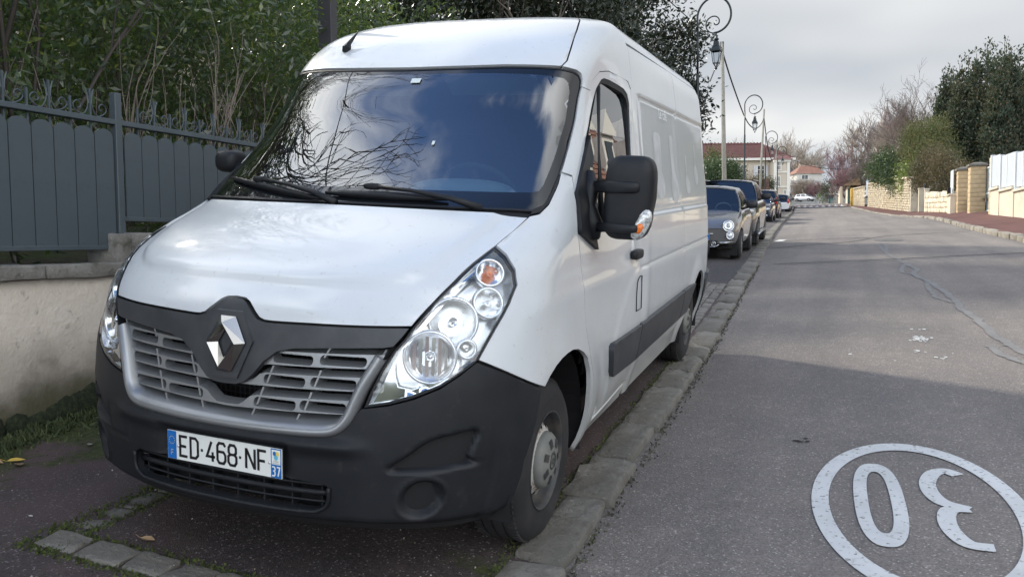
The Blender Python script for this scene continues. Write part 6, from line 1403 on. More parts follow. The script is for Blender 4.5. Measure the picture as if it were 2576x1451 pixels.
# bicycle leaning at the wall
BK = empty('bicycle', (5.15, 94.5, BZ(94.5)), 0, 'dark bicycle leaning on the stone wall by the yellow gate', 'bicycle')
for y_ in (-.5, .5): b = MB(); b.tube([(0, y_ + .33 * math.cos(t), .33 + .33 * math.sin(t)) for t in np.linspace(0, 2 * math.pi, 18)], .02, 4); b.build('wheel', M_BLACK, BK)
b = MB(); b.tube([(0, .5, .33), (0, .35, .85), (0, -.15, .80), (0, -.05, .33), (0, .35, .78)], .02, 4); b.tube([(0, -.5, .33), (0, -.15, .8), (0, -.17, .92)], .02, 4); b.tube([(-.25, .38, .98), (.0, .36, .95), (.25, .38, .98)], .018, 4); b.tube([(0, -.05, .33), (0, -.5, .33)], .02, 4); b.build('frame', M_BLACK, BK)

# ------------------------------------------------------------------ right side planting
def thuja(label, px, ptop, pbot, d, wpx, seed, m=L_CON, n=9000, grp='dark conifers on the right'):
    base = at(px, pbot, d); top = at(px, ptop, d); h = top.z - base.z; w = wpx / FP * d; t = plant('conifer', label, 'conifer', grp); bl = []; r_ = random.Random(seed); nb = 16
    for k in range(nb):
        f = k / (nb - 1); rr = w * (.50 * (1 - f ** 1.25) + .015); bl.append((base.x + r_.gauss(0, w * .06), base.y + r_.gauss(0, w * .06), base.z + h * f * .96, rr, rr, h / nb * .9))
    leaf_cloud('foliage', bl, int(n * 1.3), .25, m, t, 2.2, 20, .16, (0, 0, 1.6), .5, seed=seed)
    b = MB(); b.tube([base - Vector((0, 0, 1)), top - Vector((0, 0, .4))], [.16, .02], 6); b.build('trunk', M_BARK, t)
    for k in range(5):  # leader sprigs
        f = .93 + .02 * k
    return t
cons = [(2374, 168, 420, 60, 62), (2393, 160, 430, 66, 70), (2415, 147, 430, 58, 70), (2437, 127, 430, 64, 76), (2457, 121, 430, 57, 78), (2484, 99, 430, 61, 84), (2508, 118, 430, 55, 84), (2528, 92, 430, 62, 84), (2545, 103, 430, 56, 80), (2564, 124, 430, 60, 90), (2590, 112, 430, 57, 110)]
nm = ['leftmost', 'second from left', 'third from left', 'fourth from left', 'fifth from left', 'sixth from left', 'seventh from left, tucked behind', 'eighth from left, tallest', 'ninth from left', 'tenth from left', 'rightmost, cut by the picture edge']
for i, (px, pt_, pb, d, wpx) in enumerate(cons): thuja('dark pointed conifer at right, ' + nm[i], px, pt_, pb, d, wpx, 200 + i, n=9500)
def bush(name, label, blobs, n, size, m, seed, cat='shrub', stems=True, aspect=2.0, clump=22, inner=.55, upd=(0, 0, .3)):
    t = plant(name, label, cat); r_ = random.Random(seed); bl = []
    for px, py, d, rx, rz in blobs:
        c = at(px, py, d); a, b_ = rx / FP * d, rz / FP * d; bl.append((c.x, c.y, c.z, a, a, b_))
    leaf_cloud('foliage', bl, n, size, m, t, aspect, clump, None, upd, inner, seed=seed)
    return t
bush('clipped_conifer', 'olive-green clipped conifer, rounded, with rusty patches, left of the dark conifers', [(2325, 350, 56, 48, 42), (2345, 400, 55, 62, 42), (2300, 390, 57, 28, 50), (2360, 330, 58, 30, 26)], 26000, .12, L_LEY, 301, 'conifer', upd=(0, 0, 1.5))
bush('tall_hedge', 'tall rust-and-green clipped hedge behind the block wall', [(2318, 440, 50, 22, 46), (2345, 430, 49, 26, 58), (2372, 438, 47, 26, 54), (2400, 450, 46, 22, 46), (2422, 455, 45, 14, 44)], 30000, .085, L_RUST, 302, 'hedge', upd=(0, 0, 1.2))
bush('ivy_bush', 'bright green ivy mound spilling over the rough stone wall', [(2215, 428, 62, 20, 26), (2240, 420, 60, 26, 32), (2262, 438, 58, 26, 30), (2283, 440, 57, 16, 34)], 18000, .15, L_HEDGE, 303, 'ivy')
bush('ivy_trail', 'yellow-green ivy trailing down the tall pale pier', [(2291, 440, 54.2, 13, 20), (2283, 465, 54.2, 8, 18), (2300, 478, 54.2, 6, 22)], 5000, .13, leafmat('yellow_ivy', (.10, .14, .035), (.15, .19, .05), (.25, .26, .09), .2, .4), 304, 'ivy')
for i, (px, pt_, pb, d, sd3, hh) in enumerate([(2440, 400, 470, 45, 5, 1), (2475, 405, 470, 43, 6, 1)]):
    b0 = at(px, pb, d); t = plant('bramble', ['tangled reddish bare brambles above the block wall', 'tangled brown bare brambles behind the tan pillar'][i], 'shrub'); branch_tree('stems', b0, hgt(pb, pt_, d) * 1.3, mat('bramble_stem', (.21, .13, .10), .9), t, seed=400 + i, levels=3, spread=1.0, n0=9, trunk=.03, up=-.05, fork=.02, curl=.3, minr=.012)
# bare trees beyond the walls
bt_ = [('rose_bare', 2330, 190, 440, 72, .6, M_TWIG, 'large bare tree with spreading grey-brown twigs left of the conifers'),
       ('b', 2290, 235, 450, 78, .55, M_TWIG, 'bare tree before the church spire, its twigs crossing the spire'),
       ('b', 2245, 300, 460, 92, .6, M_TWIGT, 'lower bare tree under the church spire'),
       ('b', 2205, 280, 460, 110, .5, M_TWIG, 'bare tree with dark upright limbs left of the church spire'),
       ('b', 2160, 300, 470, 132, .55, M_TWIGT, 'pale fan-shaped bare tree with upright branches and a nest'),
       ('b', 2110, 365, 480, 120, .6, M_TWIGP, 'purplish bare tree leaning over the end of the street'),
       ('b', 2195, 360, 470, 95, .7, M_TWIG, 'olive-brown bushy bare tree above the far stone wall'),
       ('b', 2140, 405, 490, 105, .75, M_TWIGP, 'pinkish bare shrub behind the pale far wall'),
       ('b', 2235, 370, 470, 84, .75, M_TWIGT, 'tangled bare tree above the rough stone wall'),
       ('b', 2015, 330, 480, 205, .55, M_TWIGT, 'tall pale bare tree behind the houses at the end of the street'),
       ('b', 1985, 340, 480, 215, .5, M_TWIGT, 'bare tree just right of the red-roofed house'),
       ('b', 1912, 338, 470, 150, .6, M_TWIGT, 'bare treetop showing above the red roof'),
       ('b', 2050, 375, 470, 230, .6, M_TWIGT, 'pale bare tree above the orange-roofed house')]
for i, (_, px, pt_, pb, d, spd, m_, lab) in enumerate(bt_):
    b0 = at(px, pb, d); h = hgt(pb, pt_, d)
    t = plant('bare_tree', lab, 'tree', 'bare winter trees'); branch_tree('branches', b0, h * 1.05, m_, t, seed=500 + i, levels=4, spread=spd, n0=5, trunk=h * .022, up=.35, fork=.12, curl=.14, minr=.016 * d / 90)
for i, (px, pt_, pb, d, w_, m_, lab) in enumerate([(2012, 445, 506, 179, 26, M_TWIGT, 'tan bare bush left of the silver car'), (2035, 440, 506, 180, 30, M_TWIGT, 'tan bare bush behind the silver car'), (2060, 450, 506, 176, 26, M_TWIGP, 'rosy bare bush right of the silver car'), (2125, 430, 500, 112, 30, M_TWIGP, 'rosy twig mass over the pale far wall'), (2155, 440, 492, 104, 26, M_TWIGY, 'ochre bare shrub on the tiled wall roof'), (2180, 400, 480, 100, 40, M_TWIG, 'brown thicket above the yellow gate'), (2215, 380, 470, 88, 40, M_TWIG, 'brown thicket behind the ivy')]):
    b0 = at(px, pb, d); t = plant('bare_bush', lab, 'shrub', 'bare bushes up the street'); branch_tree('stems', b0, hgt(pb, pt_, d) * 1.2, m_, t, seed=600 + i, levels=4, spread=.75, n0=9, trunk=.05, up=.2, fork=.02, curl=.2, minr=.014 * d / 90)
b = MB(); b.add(*selip(at(2097, 0, 1) * 0 + at(2153.5, 367, 131), (.9, .9, .6), 2, 8)); tag(b.build('nest', M_BARK), 'dark nest in the pale fan-shaped tree', 'nest')
bush('evergreen_hedge', 'dense dark green clipped hedge beyond the parked cars at left', [(1800, 445, 60, 34, 32), (1828, 440, 59, 26, 30), (1845, 448, 59, 13, 26)], 22000, .13, L_HEDGE, 305, 'hedge')
bush('small_conifer', 'light green conifer tip behind the van rear', [(1792, 405, 66, 10, 24)], 3000, .14, L_LEY, 306, 'conifer')
bush('round_shrub', 'grey-green round shrub before the cream house', [(1933, 466, 84, 9, 11)], 2500, .12, L_CON, 307)
bush('garden_shrub', 'green garden shrub by the pale far wall', [(2083, 480, 125, 12, 22), (2100, 470, 128, 10, 14)], 3000, .2, L_CON, 308)

# ------------------------------------------------------------------ houses
def quadbox(b, c0, c1, z0, z1, depth):
    """wall box: front edge from c0 to c1 (xy), depth back"""
    c0 = Vector((c0[0], c0[1], 0)); c1 = Vector((c1[0], c1[1], 0)); n = (c1 - c0).normalized(); n = Vector((-n.y, n.x, 0)) * depth
    P = [c0, c1, c1 + n, c0 + n]; b.add([(p.x, p.y, z0) for p in P] + [(p.x, p.y, z1) for p in P], [(3, 2, 1, 0), (4, 5, 6, 7), (0, 1, 5, 4), (1, 2, 6, 5), (2, 3, 7, 6), (3, 0, 4, 7)]); return P
M_CREAM = mat('cream_facade', (.54, .48, .39), .9, noise=[(1, (.50, .44, .36), .4, .7)])
M_TRIM = mat('white_trim', (.68, .66, .60), .8); M_REDR = mat('dark_red_tiles', (.115, .045, .042), .85, noise=[(2, (.15, .06, .055), .4, .7), (9, (.08, .035, .035), .5, .7)])
M_SHUT = mat('pale_shutter', (.55, .56, .58), .7); M_PANE = mat('window_pane', (.035, .045, .055), .2, spec=.4); M_ORANGE = mat('orange_tiles', (.25, .125, .09), .85, noise=[(2, (.20, .10, .07), .4, .7)])
H1 = empty('cream_house', (0, 0, 0), 0, 'cream house with dark red roof and pale shutters at the end of the row', 'house')
d = 92.0; A = at(1740, 480, d); B_ = at(1948, 480, d); zb = 3.6; ze = at(1850, 400, d).z; b = MB(); P = quadbox(b, A, B_, zb, ze, 8); b.build('wall', M_CREAM, H1)
n = (P[3] - P[0]).normalized(); u = (P[1] - P[0]).normalized(); zr = at(1850, 364, d + 4).z
E0, E1 = P[0] - n * .5 + Vector((0, 0, ze)), P[1] - n * .5 + u * 2.2 + Vector((0, 0, ze)); R0, R1 = P[0] + n * 4 + Vector((0, 0, zr)), P[1] + n * 4 - u * .2 + Vector((0, 0, zr))
tiled_roof(H1, E0, E1, R1, R0, M_REDR, 46, 16, .05)
b = MB(); b.add([E1, P[2] + n * .5 + u * 2.2 + Vector((0, 0, ze)), R1], [(0, 1, 2)]); b.add([R0, R1, P[2] + n * .5 + u * 2.2 + Vector((0, 0, ze)), P[3] + n * .5 + Vector((0, 0, ze))], [(0, 1, 2, 3)]); b.build('roof_slope', M_REDR, H1)
b = MB(); b.tube([R0, R1], .14, 6)
for k in range(24): b.box(R0.lerp(R1, (k + .5) / 24) + Vector((0, 0, .14)), (.16, .16, .1))
b.build('ridge_tiles', M_REDR, H1)
b = MB(); c = (E0 + E1) / 2; b.box(c + Vector((0, 0, -.12)), ((E1 - E0).length, .25, .26), Rz(math.atan2(u.y, u.x))); b.build('cornice', M_TRIM, H1)
def window(parent, p0, p1, z0, z1, nrm, shutters=True, bars=2, trim=True):
    """p0,p1: Vectors on the facade"""
    uu = (p1 - p0).normalized(); w = (p1 - p0).length; R = Rz(math.atan2(uu.y, uu.x)); c = (p0 + p1) / 2 - nrm * .05; c.z = (z0 + z1) / 2; b = MB()
    for s in (-1, 1): b.box(c + uu * s * (w / 2), (.10, .12, z1 - z0 + .1), R)
    b.box(c + Vector((0, 0, (z1 - z0) / 2)), (w, .12, .10), R); b.box(c - Vector((0, 0, (z1 - z0) / 2)), (w + .2, .16, .10), R); f = b.build('window_frame', M_TRIM, parent)
    b = MB(); b.box(c, (w, .04, z1 - z0), R); b.build('pane', M_PANE, f)
    b = MB(); b.box(c - nrm * .03, (.06, .05, z1 - z0), R)
    for k in range(1, bars + 1): b.box(c - nrm * .03 + Vector((0, 0, (z1 - z0) * (k / (bars + 1) - .5))), (w, .05, .05), R)
    b.build('glazing_bars', M_TRIM, f)
    if shutters:
        for s in (-1, 1): b = MB(); b.box(c + uu * s * (w * .5 + w * .27) - nrm * .02, (w * .48, .06, z1 - z0), R); b.build('shutter', M_SHUT, f)
def on_facade(px, d0): return at(px, 480, d0)
def fline(P0, P1, px):
    """point of the line P0-P1 seen at bearing px"""
    r = at(px, 480, 1) - CAMLOC; a = Vector((r.x, r.y)); o = Vector((CAMLOC.x, CAMLOC.y)); p = Vector((P0.x, P0.y)); q = Vector((P1.x - P0.x, P1.y - P0.y))
    den = a.x * q.y - a.y * q.x; t = ((o.x - p.x) * -a.y + (o.y - p.y) * a.x) / -den if abs(den) > 1e-9 else 0
    s = ((p.x - o.x) * a.y - (p.y - o.y) * a.x) / den; return Vector((P0.x + q.x * s * 1.0, P0.y + q.y * s, 0))
dz_ = lambda py, dd: at(1900, py, dd).z
for a_, c_ in ((1845, 1860), (1904, 1922)): window(H1, fline(P[0], P[1], a_), fline(P[0], P[1], c_), dz_(450, d), dz_(417, d), n)
A2 = at(1950, 480, 90); B2 = at(1983, 480, 90); b = MB(); P2 = quadbox(b, A2, B2, zb, dz_(403, 90), 9); b.build('stair_block', M_CREAM, H1)
b = MB(); ze2 = dz_(403, 90); ap = at(1968, 384, 93.5); q = [P2[0] + Vector((0, 0, ze2)) - n * .4 - u * .3, P2[1] + Vector((0, 0, ze2)) - n * .4 + u * .4, P2[2] + Vector((0, 0, ze2)) + u * .4, P2[3] + Vector((0, 0, ze2)) - u * .3]; b.add(q + [ap, ap + n * 4], [(0, 1, 4), (1, 2, 5, 4), (2, 3, 5), (3, 0, 4, 5)]); b.build('block_roof', M_REDR, H1)
window(H1, fline(P2[0], P2[1], 1954.5), fline(P2[0], P2[1], 1963), dz_(429, 90), dz_(408, 90), n, False, 1); window(H1, fline(P2[0], P2[1], 1970), fline(P2[0], P2[1], 1977), dz_(495, 90), dz_(479, 90), n, False, 0); window(H1, fline(P2[0], P2[1], 1955), fline(P2[0], P2[1], 1962), dz_(470, 90), dz_(444, 90), n, False, 1)
b = MB()
for s_ in (0.0, 1.0): c = P2[0].lerp(P2[1], s_); b.box((c.x, c.y - .05, (zb + ze2) / 2), (.3, .2, ze2 - zb))
for py in (434, 471): c = P2[0].lerp(P2[1], .5); b.box((c.x, c.y - .06, dz_(py, 90)), (1.5, .1, .16), Rz(math.atan2(u.y, u.x)))
b.box((P2[0].lerp(P2[1], .5).x, P2[0].lerp(P2[1], .5).y - .1, ze2 - .1), (1.9, .3, .3), Rz(math.atan2(u.y, u.x))); b.build('facade_trim', M_TRIM, H1)
BWL = empty('brick_wall', (0, 0, 0), 0, 'ivy-topped dark brick garden wall in front of the cream house', 'wall')
c = at(1900, 466, 80); b = MB(); b.box((c.x, c.y, c.z - .2), (2.6, .4, 1.6)); b.build('wall_face', mat('dark_brick', (.12, .065, .055), .9, noise=[(4, (.18, .11, .09), .4, .6)], bump=(6, .8, .05)), BWL)
bush('creeper', 'brown creeper on top of the dark brick wall', [(1893, 457, 79.7, 18, 6), (1912, 458, 79.7, 12, 8)], 2500, .12, L_RUST, 309, 'creeper')
t = plant('bare_tree', 'thin bare sapling before the shuttered window', 'tree', 'bare winter trees'); branch_tree('branches', at(1882, 470, 78), 3.0, M_TWIGT, t, seed=41, levels=3, spread=.6, n0=5, trunk=.04, up=.3, fork=.03, minr=.012)
# white modern house with orange roof
H2 = empty('white_house', (0, 0, 0), 0, 'white house with orange roof and wide dark window at the end of the street', 'house')
d = 190; A = at(2004, 480, d); B_ = at(2068, 480, d); zf = at(2030, 437, d).z; b = MB(); P = quadbox(b, A, B_, 7, zf, 9); b.build('wall', mat('white_facade', (.50, .48, .44), .9), H2)
E0, E1 = P[0] - n * .6 - u * .5 + Vector((0, 0, zf)), P[1] - n * .6 + u * .5 + Vector((0, 0, zf)); zr = at(2030, 417, d + 4).z; tiled_roof(H2, E0, E1, P[1] + n * 4.5 + Vector((0, 0, zr)), P[0] + n * 4.5 + u * 2.5 + Vector((0, 0, zr)), M_ORANGE, 24, 8, .06)
b = MB(); b.add([E0, P[0] + n * 4.5 + u * 2.5 + Vector((0, 0, zr)), P[3] + Vector((0, 0, zf))], [(0, 1, 2)]); b.build('roof_slope', M_ORANGE, H2)
window(H2, fline(P[0], P[1], 2016), fline(P[0], P[1], 2032), at(2024, 452, d).z, at(2024, 440.5, d).z, n, False, 0)
A = at(1989, 480, d - 5); B_ = at(2062, 480, d - 5); b = MB(); P3 = quadbox(b, A, B_, 7, at(2024, 454, d - 5).z, 4); b.build('terrace', mat('grey_white_facade', (.38, .38, .37), .9), H2)
for px0, px1, a_, c_ in ((1991, 1997, 470, 465), (2003, 2008, 470, 464)): window(H2, fline(P3[0], P3[1], px0), fline(P3[0], P3[1], px1), at(2000, a_, d - 5).z, at(2000, c_, d - 5).z, n, False, 0)
H3 = empty('slate_house', (0, 0, 0), 0, 'pale house with dark slate roof between the cream house and the orange roof', 'house')
d = 215; A = at(1984, 480, d); B_ = at(2016, 480, d); zf = at(2000, 437, d).z; b = MB(); P = quadbox(b, A, B_, 7, zf, 8); b.build('wall', MATS['white_facade'], H3)
tiled_roof(H3, P[0] - n * .4 + Vector((0, 0, zf)), P[1] - n * .4 + u * .6 + Vector((0, 0, zf)), P[1] + n * 4 + u * .2 + Vector((0, 0, at(2000, 414, d).z)), P[0] + n * 4 + Vector((0, 0, at(2000, 414, d).z)), mat('slate_tiles', (.05, .055, .065), .6), 12, 6)
H4 = empty('tan_roofed_house', (0, 0, 0), 0, 'house with tan roof and white chimney behind the orange roof', 'house')
d = 240; A = at(2012, 480, d); B_ = at(2050, 480, d); zf = at(2030, 415, d).z; b = MB(); P = quadbox(b, A, B_, 7, zf, 10); b.build('wall', M_CREAM, H4)
b = MB(); R_ = [P[0].lerp(P[1], .5) + Vector((0, 0, at(2030, 401, d).z)), P[3].lerp(P[2], .5) + Vector((0, 0, at(2030, 401, d).z))]; q = [p + Vector((0, 0, zf)) for p in P]; b.add(q + R_, [(0, 1, 4), (1, 2, 5, 4), (2, 3, 5), (3, 0, 4, 5)]); b.build('roof', mat('tan_tiles', (.24, .16, .12), .85), H4)
b = MB(); c = at(2036, 408, d); b.box(c, (.9, .9, 3.2)); b.build('chimney', M_TRIM, H4)
H5 = empty('gabled_house', (0, 0, 0), 0, 'pale gabled house half hidden by bare trees left of the olive conifer', 'house')
d = 120; c = at(2262, 350, d); b = MB(); b.box((c.x, c.y, c.z - 4), (6, 7, 8)); b.build('wall', mat('pinkish_facade', (.60, .50, .45), .9), H5)
b = MB(); b.add([(c.x - 3.3, c.y - 4, c.z), (c.x + 3.3, c.y - 4, c.z), (c.x + 3.3, c.y + 4, c.z), (c.x - 3.3, c.y + 4, c.z), (c.x, c.y - 4, c.z + 3.4), (c.x, c.y + 4, c.z + 3.4)], [(0, 4, 1), (1, 4, 5, 2), (2, 5, 3), (3, 5, 4, 0)]); b.build('roof', M_ORANGE, H5)
# house across the road, out of the frame but mirrored in the door window and the paint
H6 = empty('villa', (0, 0, 0), 0, 'villa with steep red tiled roof across the street, seen mirrored in the van door', 'house')
b = MB(); b.box((14.5, 30, 4.0), (7, 12, 2.6)); b.build('wall', M_PWALL, H6)
V_ = [(10.7, 23.6, 5.3), (18.4, 23.6, 5.3), (18.4, 36.4, 5.3), (10.7, 36.4, 5.3), (14.5, 26, 10.4), (14.5, 34, 10.4)]
b = MB(); b.add(V_, [(0, 1, 4), (1, 2, 5, 4), (2, 3, 5), (3, 0, 4, 5)]); b.build('roof', M_ORANGE, H6); tiled_roof(H6, V_[3], V_[0], V_[4], V_[5], M_ORANGE, 34, 18, .05)
for y_ in (25.6, 28.6, 31.6, 34.6):
    b = MB(); b.box((10.96, y_, 4.2), (.12, 1.2, 1.5)); w_ = b.build('window', M_TRIM, H6); b = MB(); b.box((10.88, y_, 4.2), (.06, .95, 1.3)); b.build('pane', M_PANE, w_)
    b = MB(); b.box((11.7, y_, 6.5), (1.5, 1.3, 1.7)); b.add([(10.8, y_ - .9, 7.3), (10.8, y_ + .9, 7.3), (10.8, y_, 8.4), (12.9, y_, 8.4)], [(0, 1, 2), (0, 2, 3), (1, 3, 2)]); b.build('dormer', M_TRIM, H6)
    b = MB(); b.box((10.93, y_, 6.45), (.04, .8, 1.2)); b.build('dormer_pane', M_PANE, H6)
# church spire
CH = empty('church', (0, 0, 0), 0, 'grey stone church spire rising behind the bare trees', 'church')
d = 330; c = at(2231, 330, d); M_SPIRE = mat('spire_stone', (.20, .17, .16), .9, noise=[(.4, (.26, .22, .20), .4, .6)])
b = MB(); zt = at(2231, 268, d).z; b.lathe([(4.6, c.z - 24), (4.6, c.z - 2), (3.9, c.z), (.25, zt)], (c.x, c.y, 0), 8); b.build('spire', M_SPIRE, CH)
b = MB(); b.box((c.x, c.y, zt + 1.5), (.3, .3, 3.4)); b.box((c.x, c.y, zt + 2.2), (1.3, .3, .3)); b.build('finial', M_SPIRE, CH)
for k in range(4):
    a = math.pi / 4 + k * math.pi / 2; b = MB(); b.lathe([(1.1, c.z - 9), (1.1, c.z - 2), (.05, c.z + 4)], (c.x + 4.6 * math.cos(a), c.y + 4.6 * math.sin(a), 0), 6); b.build('pinnacle', M_SPIRE, CH)

# ------------------------------------------------------------------ street lamps, poles, cables
M_IRON = mat('dark_green_iron', (.018, .026, .028), .4, .3)
M_LAMPG = glass('lantern_glass', (.85, .88, .90), 1.45)
H_ = 6.35
def street_lamp():
    T_ = empty('street_lamp'); b = MB()
    b.lathe([(.11, -.3), (.11, .25), (.075, .30), (.07, 1.0), (.045, 1.1), (.042, 4.4)], (0, 0, 0), 10); b.tube([(0, 0, 4.4), (0, 0, 5.55)], .03, 8); b.build('pole', M_IRON, T_, True)
    cx_, cz_ = .44, 5.86; pts = [(0, 0, 5.5)]
    for t in np.linspace(math.pi, -math.pi * .5, 26): pts.append((cx_ + .45 * math.cos(t) * (1 if math.cos(t) < 0 else .98), 0, cz_ + .44 * math.sin(t) + (.05 if t > 0 else 0) * math.sin(t)))
    for k in np.linspace(0, 1, 26)[1:]:
        a = -math.pi * .5 - k * 2 * math.pi * 1.12; r_ = .44 - .02 - .36 * (1 - (1 - k) ** 1.6) ; r_ = max(.035, r_ * (1 if k > .02 else 1)); pts.append((cx_ + .14 - .11 * (1 - k) + r_ * .62 * math.cos(a) - .02, 0, cz_ - .42 + .31 * min(1, k * 3.2) * 1.0 + r_ * .62 * math.sin(a) * 1.0 - (0 if k > .3 else 0)))
    b = MB(); b.tube(crom(pts[:27], 2), [.028] * (len(crom(pts[:27], 2))), 7); b.build('crook', M_IRON, T_, True)
    sp_ = []; sc_ = (cx_ - .02, cz_ - .22)
    for k in np.linspace(0, 1, 34):
        a = -math.pi / 2 - k * 2 * math.pi * 1.15; r_ = .22 * (1 - k) ** .9 + .035; sp_.append((sc_[0] + .0 + r_ * math.cos(a) + .05 * k, 0, sc_[1] + .035 + r_ * math.sin(a) + .03 * k))
    b = MB(); b.tube([(cx_, 0, cz_ - .43)] + sp_, .017, 6); b.build('spiral', M_IRON, T_, True)
    lx = cx_ + .06; lz = 4.62; L_ = empty('lantern'); L_.parent = T_
    b = MB(); b.tube([(lx, 0, 5.43), (lx, 0, lz + .62)], .013, 5); b.lathe([(.05, lz + .66), (.07, lz + .62), (.02, lz + .59)], (lx, 0, 0), 8); b.build('hanger', M_IRON, L_)
    b = MB(); b.lathe([(.05, lz + .60), (.085, lz + .56), (.10, lz + .46), (.14, lz + .42), (.175, lz + .34), (.18, lz + .315), (.15, lz + .31)], (lx, 0, 0), 4, Rz(math.pi / 4)); b.build('lantern_roof', M_IRON, L_)
    for k in range(4):
        a = math.pi / 4 + k * math.pi / 2; b = MB(); b.tube([(lx + .150 * math.cos(a), .150 * math.sin(a), lz + .31), (lx + .10 * math.cos(a), .10 * math.sin(a), lz), (lx + .02 * math.cos(a), .02 * math.sin(a), lz - .10)], .009, 4); b.build('strut', M_IRON, L_)
    b = MB(); b.lathe([(.105, lz), (.11, lz + .012), (.10, lz + .02)], (lx, 0, 0), 4, Rz(math.pi / 4)); b.lathe([(.015, lz - .16), (.03, lz - .13), (.012, lz - .09)], (lx, 0, 0), 6); b.build('lantern_foot', M_IRON, L_)
    b = MB(); b.lathe([(.098, lz + .01), (.142, lz + .305)], (lx, 0, 0), 4, Rz(math.pi / 4)); b.build('lantern_glass', M_LAMPG, L_)
    return T_
lamp0 = street_lamp()
for i, (px, d, pytop, lab) in enumerate(((1754, 21.6, 8.7, 'nearest scroll-topped street lamp, its pole hidden by the tree'), (1873, 41, 244.6, 'second street lamp, dark scroll and lantern between the two nearest poles'), (1925.5, 61, 332.5, 'third street lamp, small scroll by the middle pole'), (1956, 81, 370, 'fourth and farthest street lamp before the cream house'))):
    o = lamp0 if i == 0 else copy_tree(lamp0); p = at(px, 400, d); zt = at(px, pytop, d).z; o.location = (p.x, p.y, zt - 6.33); o.rotation_euler = (0, 0, rad(-8)); tag(o, lab, 'street lamp', 'scroll-topped street lamps along the left pavement')
M_POLE = mat('concrete_wood_pole', (.21, .20, .165), .85, noise=[(2, (.27, .26, .22), .4, .7), (14, (.15, .14, .12), .55, .7)], bump=(30, .4, .01))
poles = []
for i, (pt_, pb_, d, rt, lab) in enumerate((((1816.5, 106), (1822.5, 480), 33, .078, 'nearest grey utility pole, beside the hedge'), ((1922.3, 275), (1911, 490), 63, .078, 'second utility pole, leaning right'), ((1954.5, 352), (1947.5, 495), 90, .08, 'third utility pole in front of the cream house'), ((1968.8, 375), (1958.5, 500), 106, .08, 'farthest and most slanted utility pole'))):
    a = at(*pb_, d); c = at(*pt_, d); lo = a + (a - c) * (.9 if i == 0 else .25); b = MB(); b.tube([lo, a, c], [rt * 1.35, rt * 1.25, rt * .9], 10); o = b.build('utility_pole', M_POLE, None, True); tag(o, lab, 'utility pole', 'utility poles along the left pavement'); poles.append(c)
b = MB(); b.box(poles[0] + Vector((0, 0, -.15)), (.14, .12, .3)); b.build('pole_clamp', M_IRON, bpy.data.objects['utility_pole'])
M_CABLE = mat('black_cable', (.02, .02, .022), .6)
def cable(name, pts, r, label):
    b = MB(); b.tube(crom(pts, 8), r, 5); tag(b.build(name, M_CABLE, None, True), label, 'cable', 'overhead cables')
def hang(A, B_, low, f): return [A, A.lerp(low, .5) + (low - A) * .0 + Vector((0, 0, -.15 * (A.z - low.z))), low, low.lerp(B_, .6) + Vector((0, 0, -.12 * (B_.z - low.z))), B_]
cable('overhead_cable', [poles[0] - Vector((0, 0, .35)), at(1842, 210, 38), at(1872.5, 292, 46), at(1889, 318, 52), at(1902, 323, 56), at(1914, 314, 60), poles[1] - Vector((0, 0, .7))], .035, 'cable sagging from the nearest pole to the second')
cable('overhead_cable', [poles[1] - Vector((0, 0, .7)), at(1930, 362, 70), at(1938, 395, 77), at(1944, 403, 82), at(1950, 392, 86), poles[2] - Vector((0, 0, .5))], .04, 'cable sagging from the second pole to the third')
cable('overhead_cable', [poles[2] - Vector((0, 0, .4)), at(1959, 378, 97), at(1962, 385, 100), poles[3] - Vector((0, 0, .2))], .04, 'short cable between the two farthest poles')
cable('overhead_cable', [poles[3] - Vector((0, 0, .1)), at(2000, 404, 112), at(2040, 418, 116), at(2080, 424, 118), at(2146, 426, 118), at(2200, 418, 118)], .045, 'long cable crossing the street from the farthest pole')
cable('overhead_cable', [poles[0] - Vector((0, 0, .3)), at(1802, 165, 30), at(1786, 205, 27)], .022, 'thin cable running left from the nearest pole into the tree')
cable('overhead_cable', [poles[0] - Vector((0, 0, .25)), Vector((-2.2, 16, 7.6)), Vector((-2.75, 5, 6.9)), Vector((-3.45, .9, 6.8)), Vector((-4.6, -6, 6.9)), Vector((-6.5, -18, 7.8))], .016, 'cable passing high over the fence, mirrored as a dark line in the windscreen')
cable('overhead_cable', [at(1455, 52, 14), at(1440, 25, 13.5), at(1425, -5, 13)], .012, 'dark cable above the roof of the van')
# round sign, bin, planter
SG = empty('road_sign', (0, 0, 0), 0, 'back of a round road sign at the corner of the cream house', 'sign'); c = at(1986.4, 482, 125)
b = MB(); b.lathe([(.0, .0), (.22, .0), (.22, .02), (.0, .02)], c, 18, axis((0, -1, 0))); b.build('disc', mat('sign_grey', (.42, .42, .42), .5), SG); b = MB(); b.tube([c + Vector((0, .04, .2)), c - Vector((0, -.04, 2.5))], .03, 6); b.build('post', M_SHUT, SG)
b = MB(); c = at(2066, 501, 150); b.box(c, (.95, .9, .75)); tag(b.build('planter', mat('concrete_planter', (.33, .31, .27), .9), bevel=.05), 'square concrete planter at the far crossing', 'planter')
bush('planter_plant', 'green plant in the far concrete planter', [(2066, 497, 150, 7, 4)], 700, .15, L_IVY, 310, 'plant')
RL = empty('railing', (0, 0, 0), 0, 'green metal railing at the far right corner', 'railing')
for k in range(6): c = at(2068 + k * 3.5, 500, 132 + k); b = MB(); b.tube([c + Vector((0, 0, -.6)), c + Vector((0, 0, .7))], .03, 5); b.build('baluster', mat('green_rail', (.05, .10, .09), .5), RL)
b = MB(); b.tube([at(2068, 494, 132), at(2085.5, 492, 137)], .03, 5); b.build('rail', MATS['green_rail'], RL)
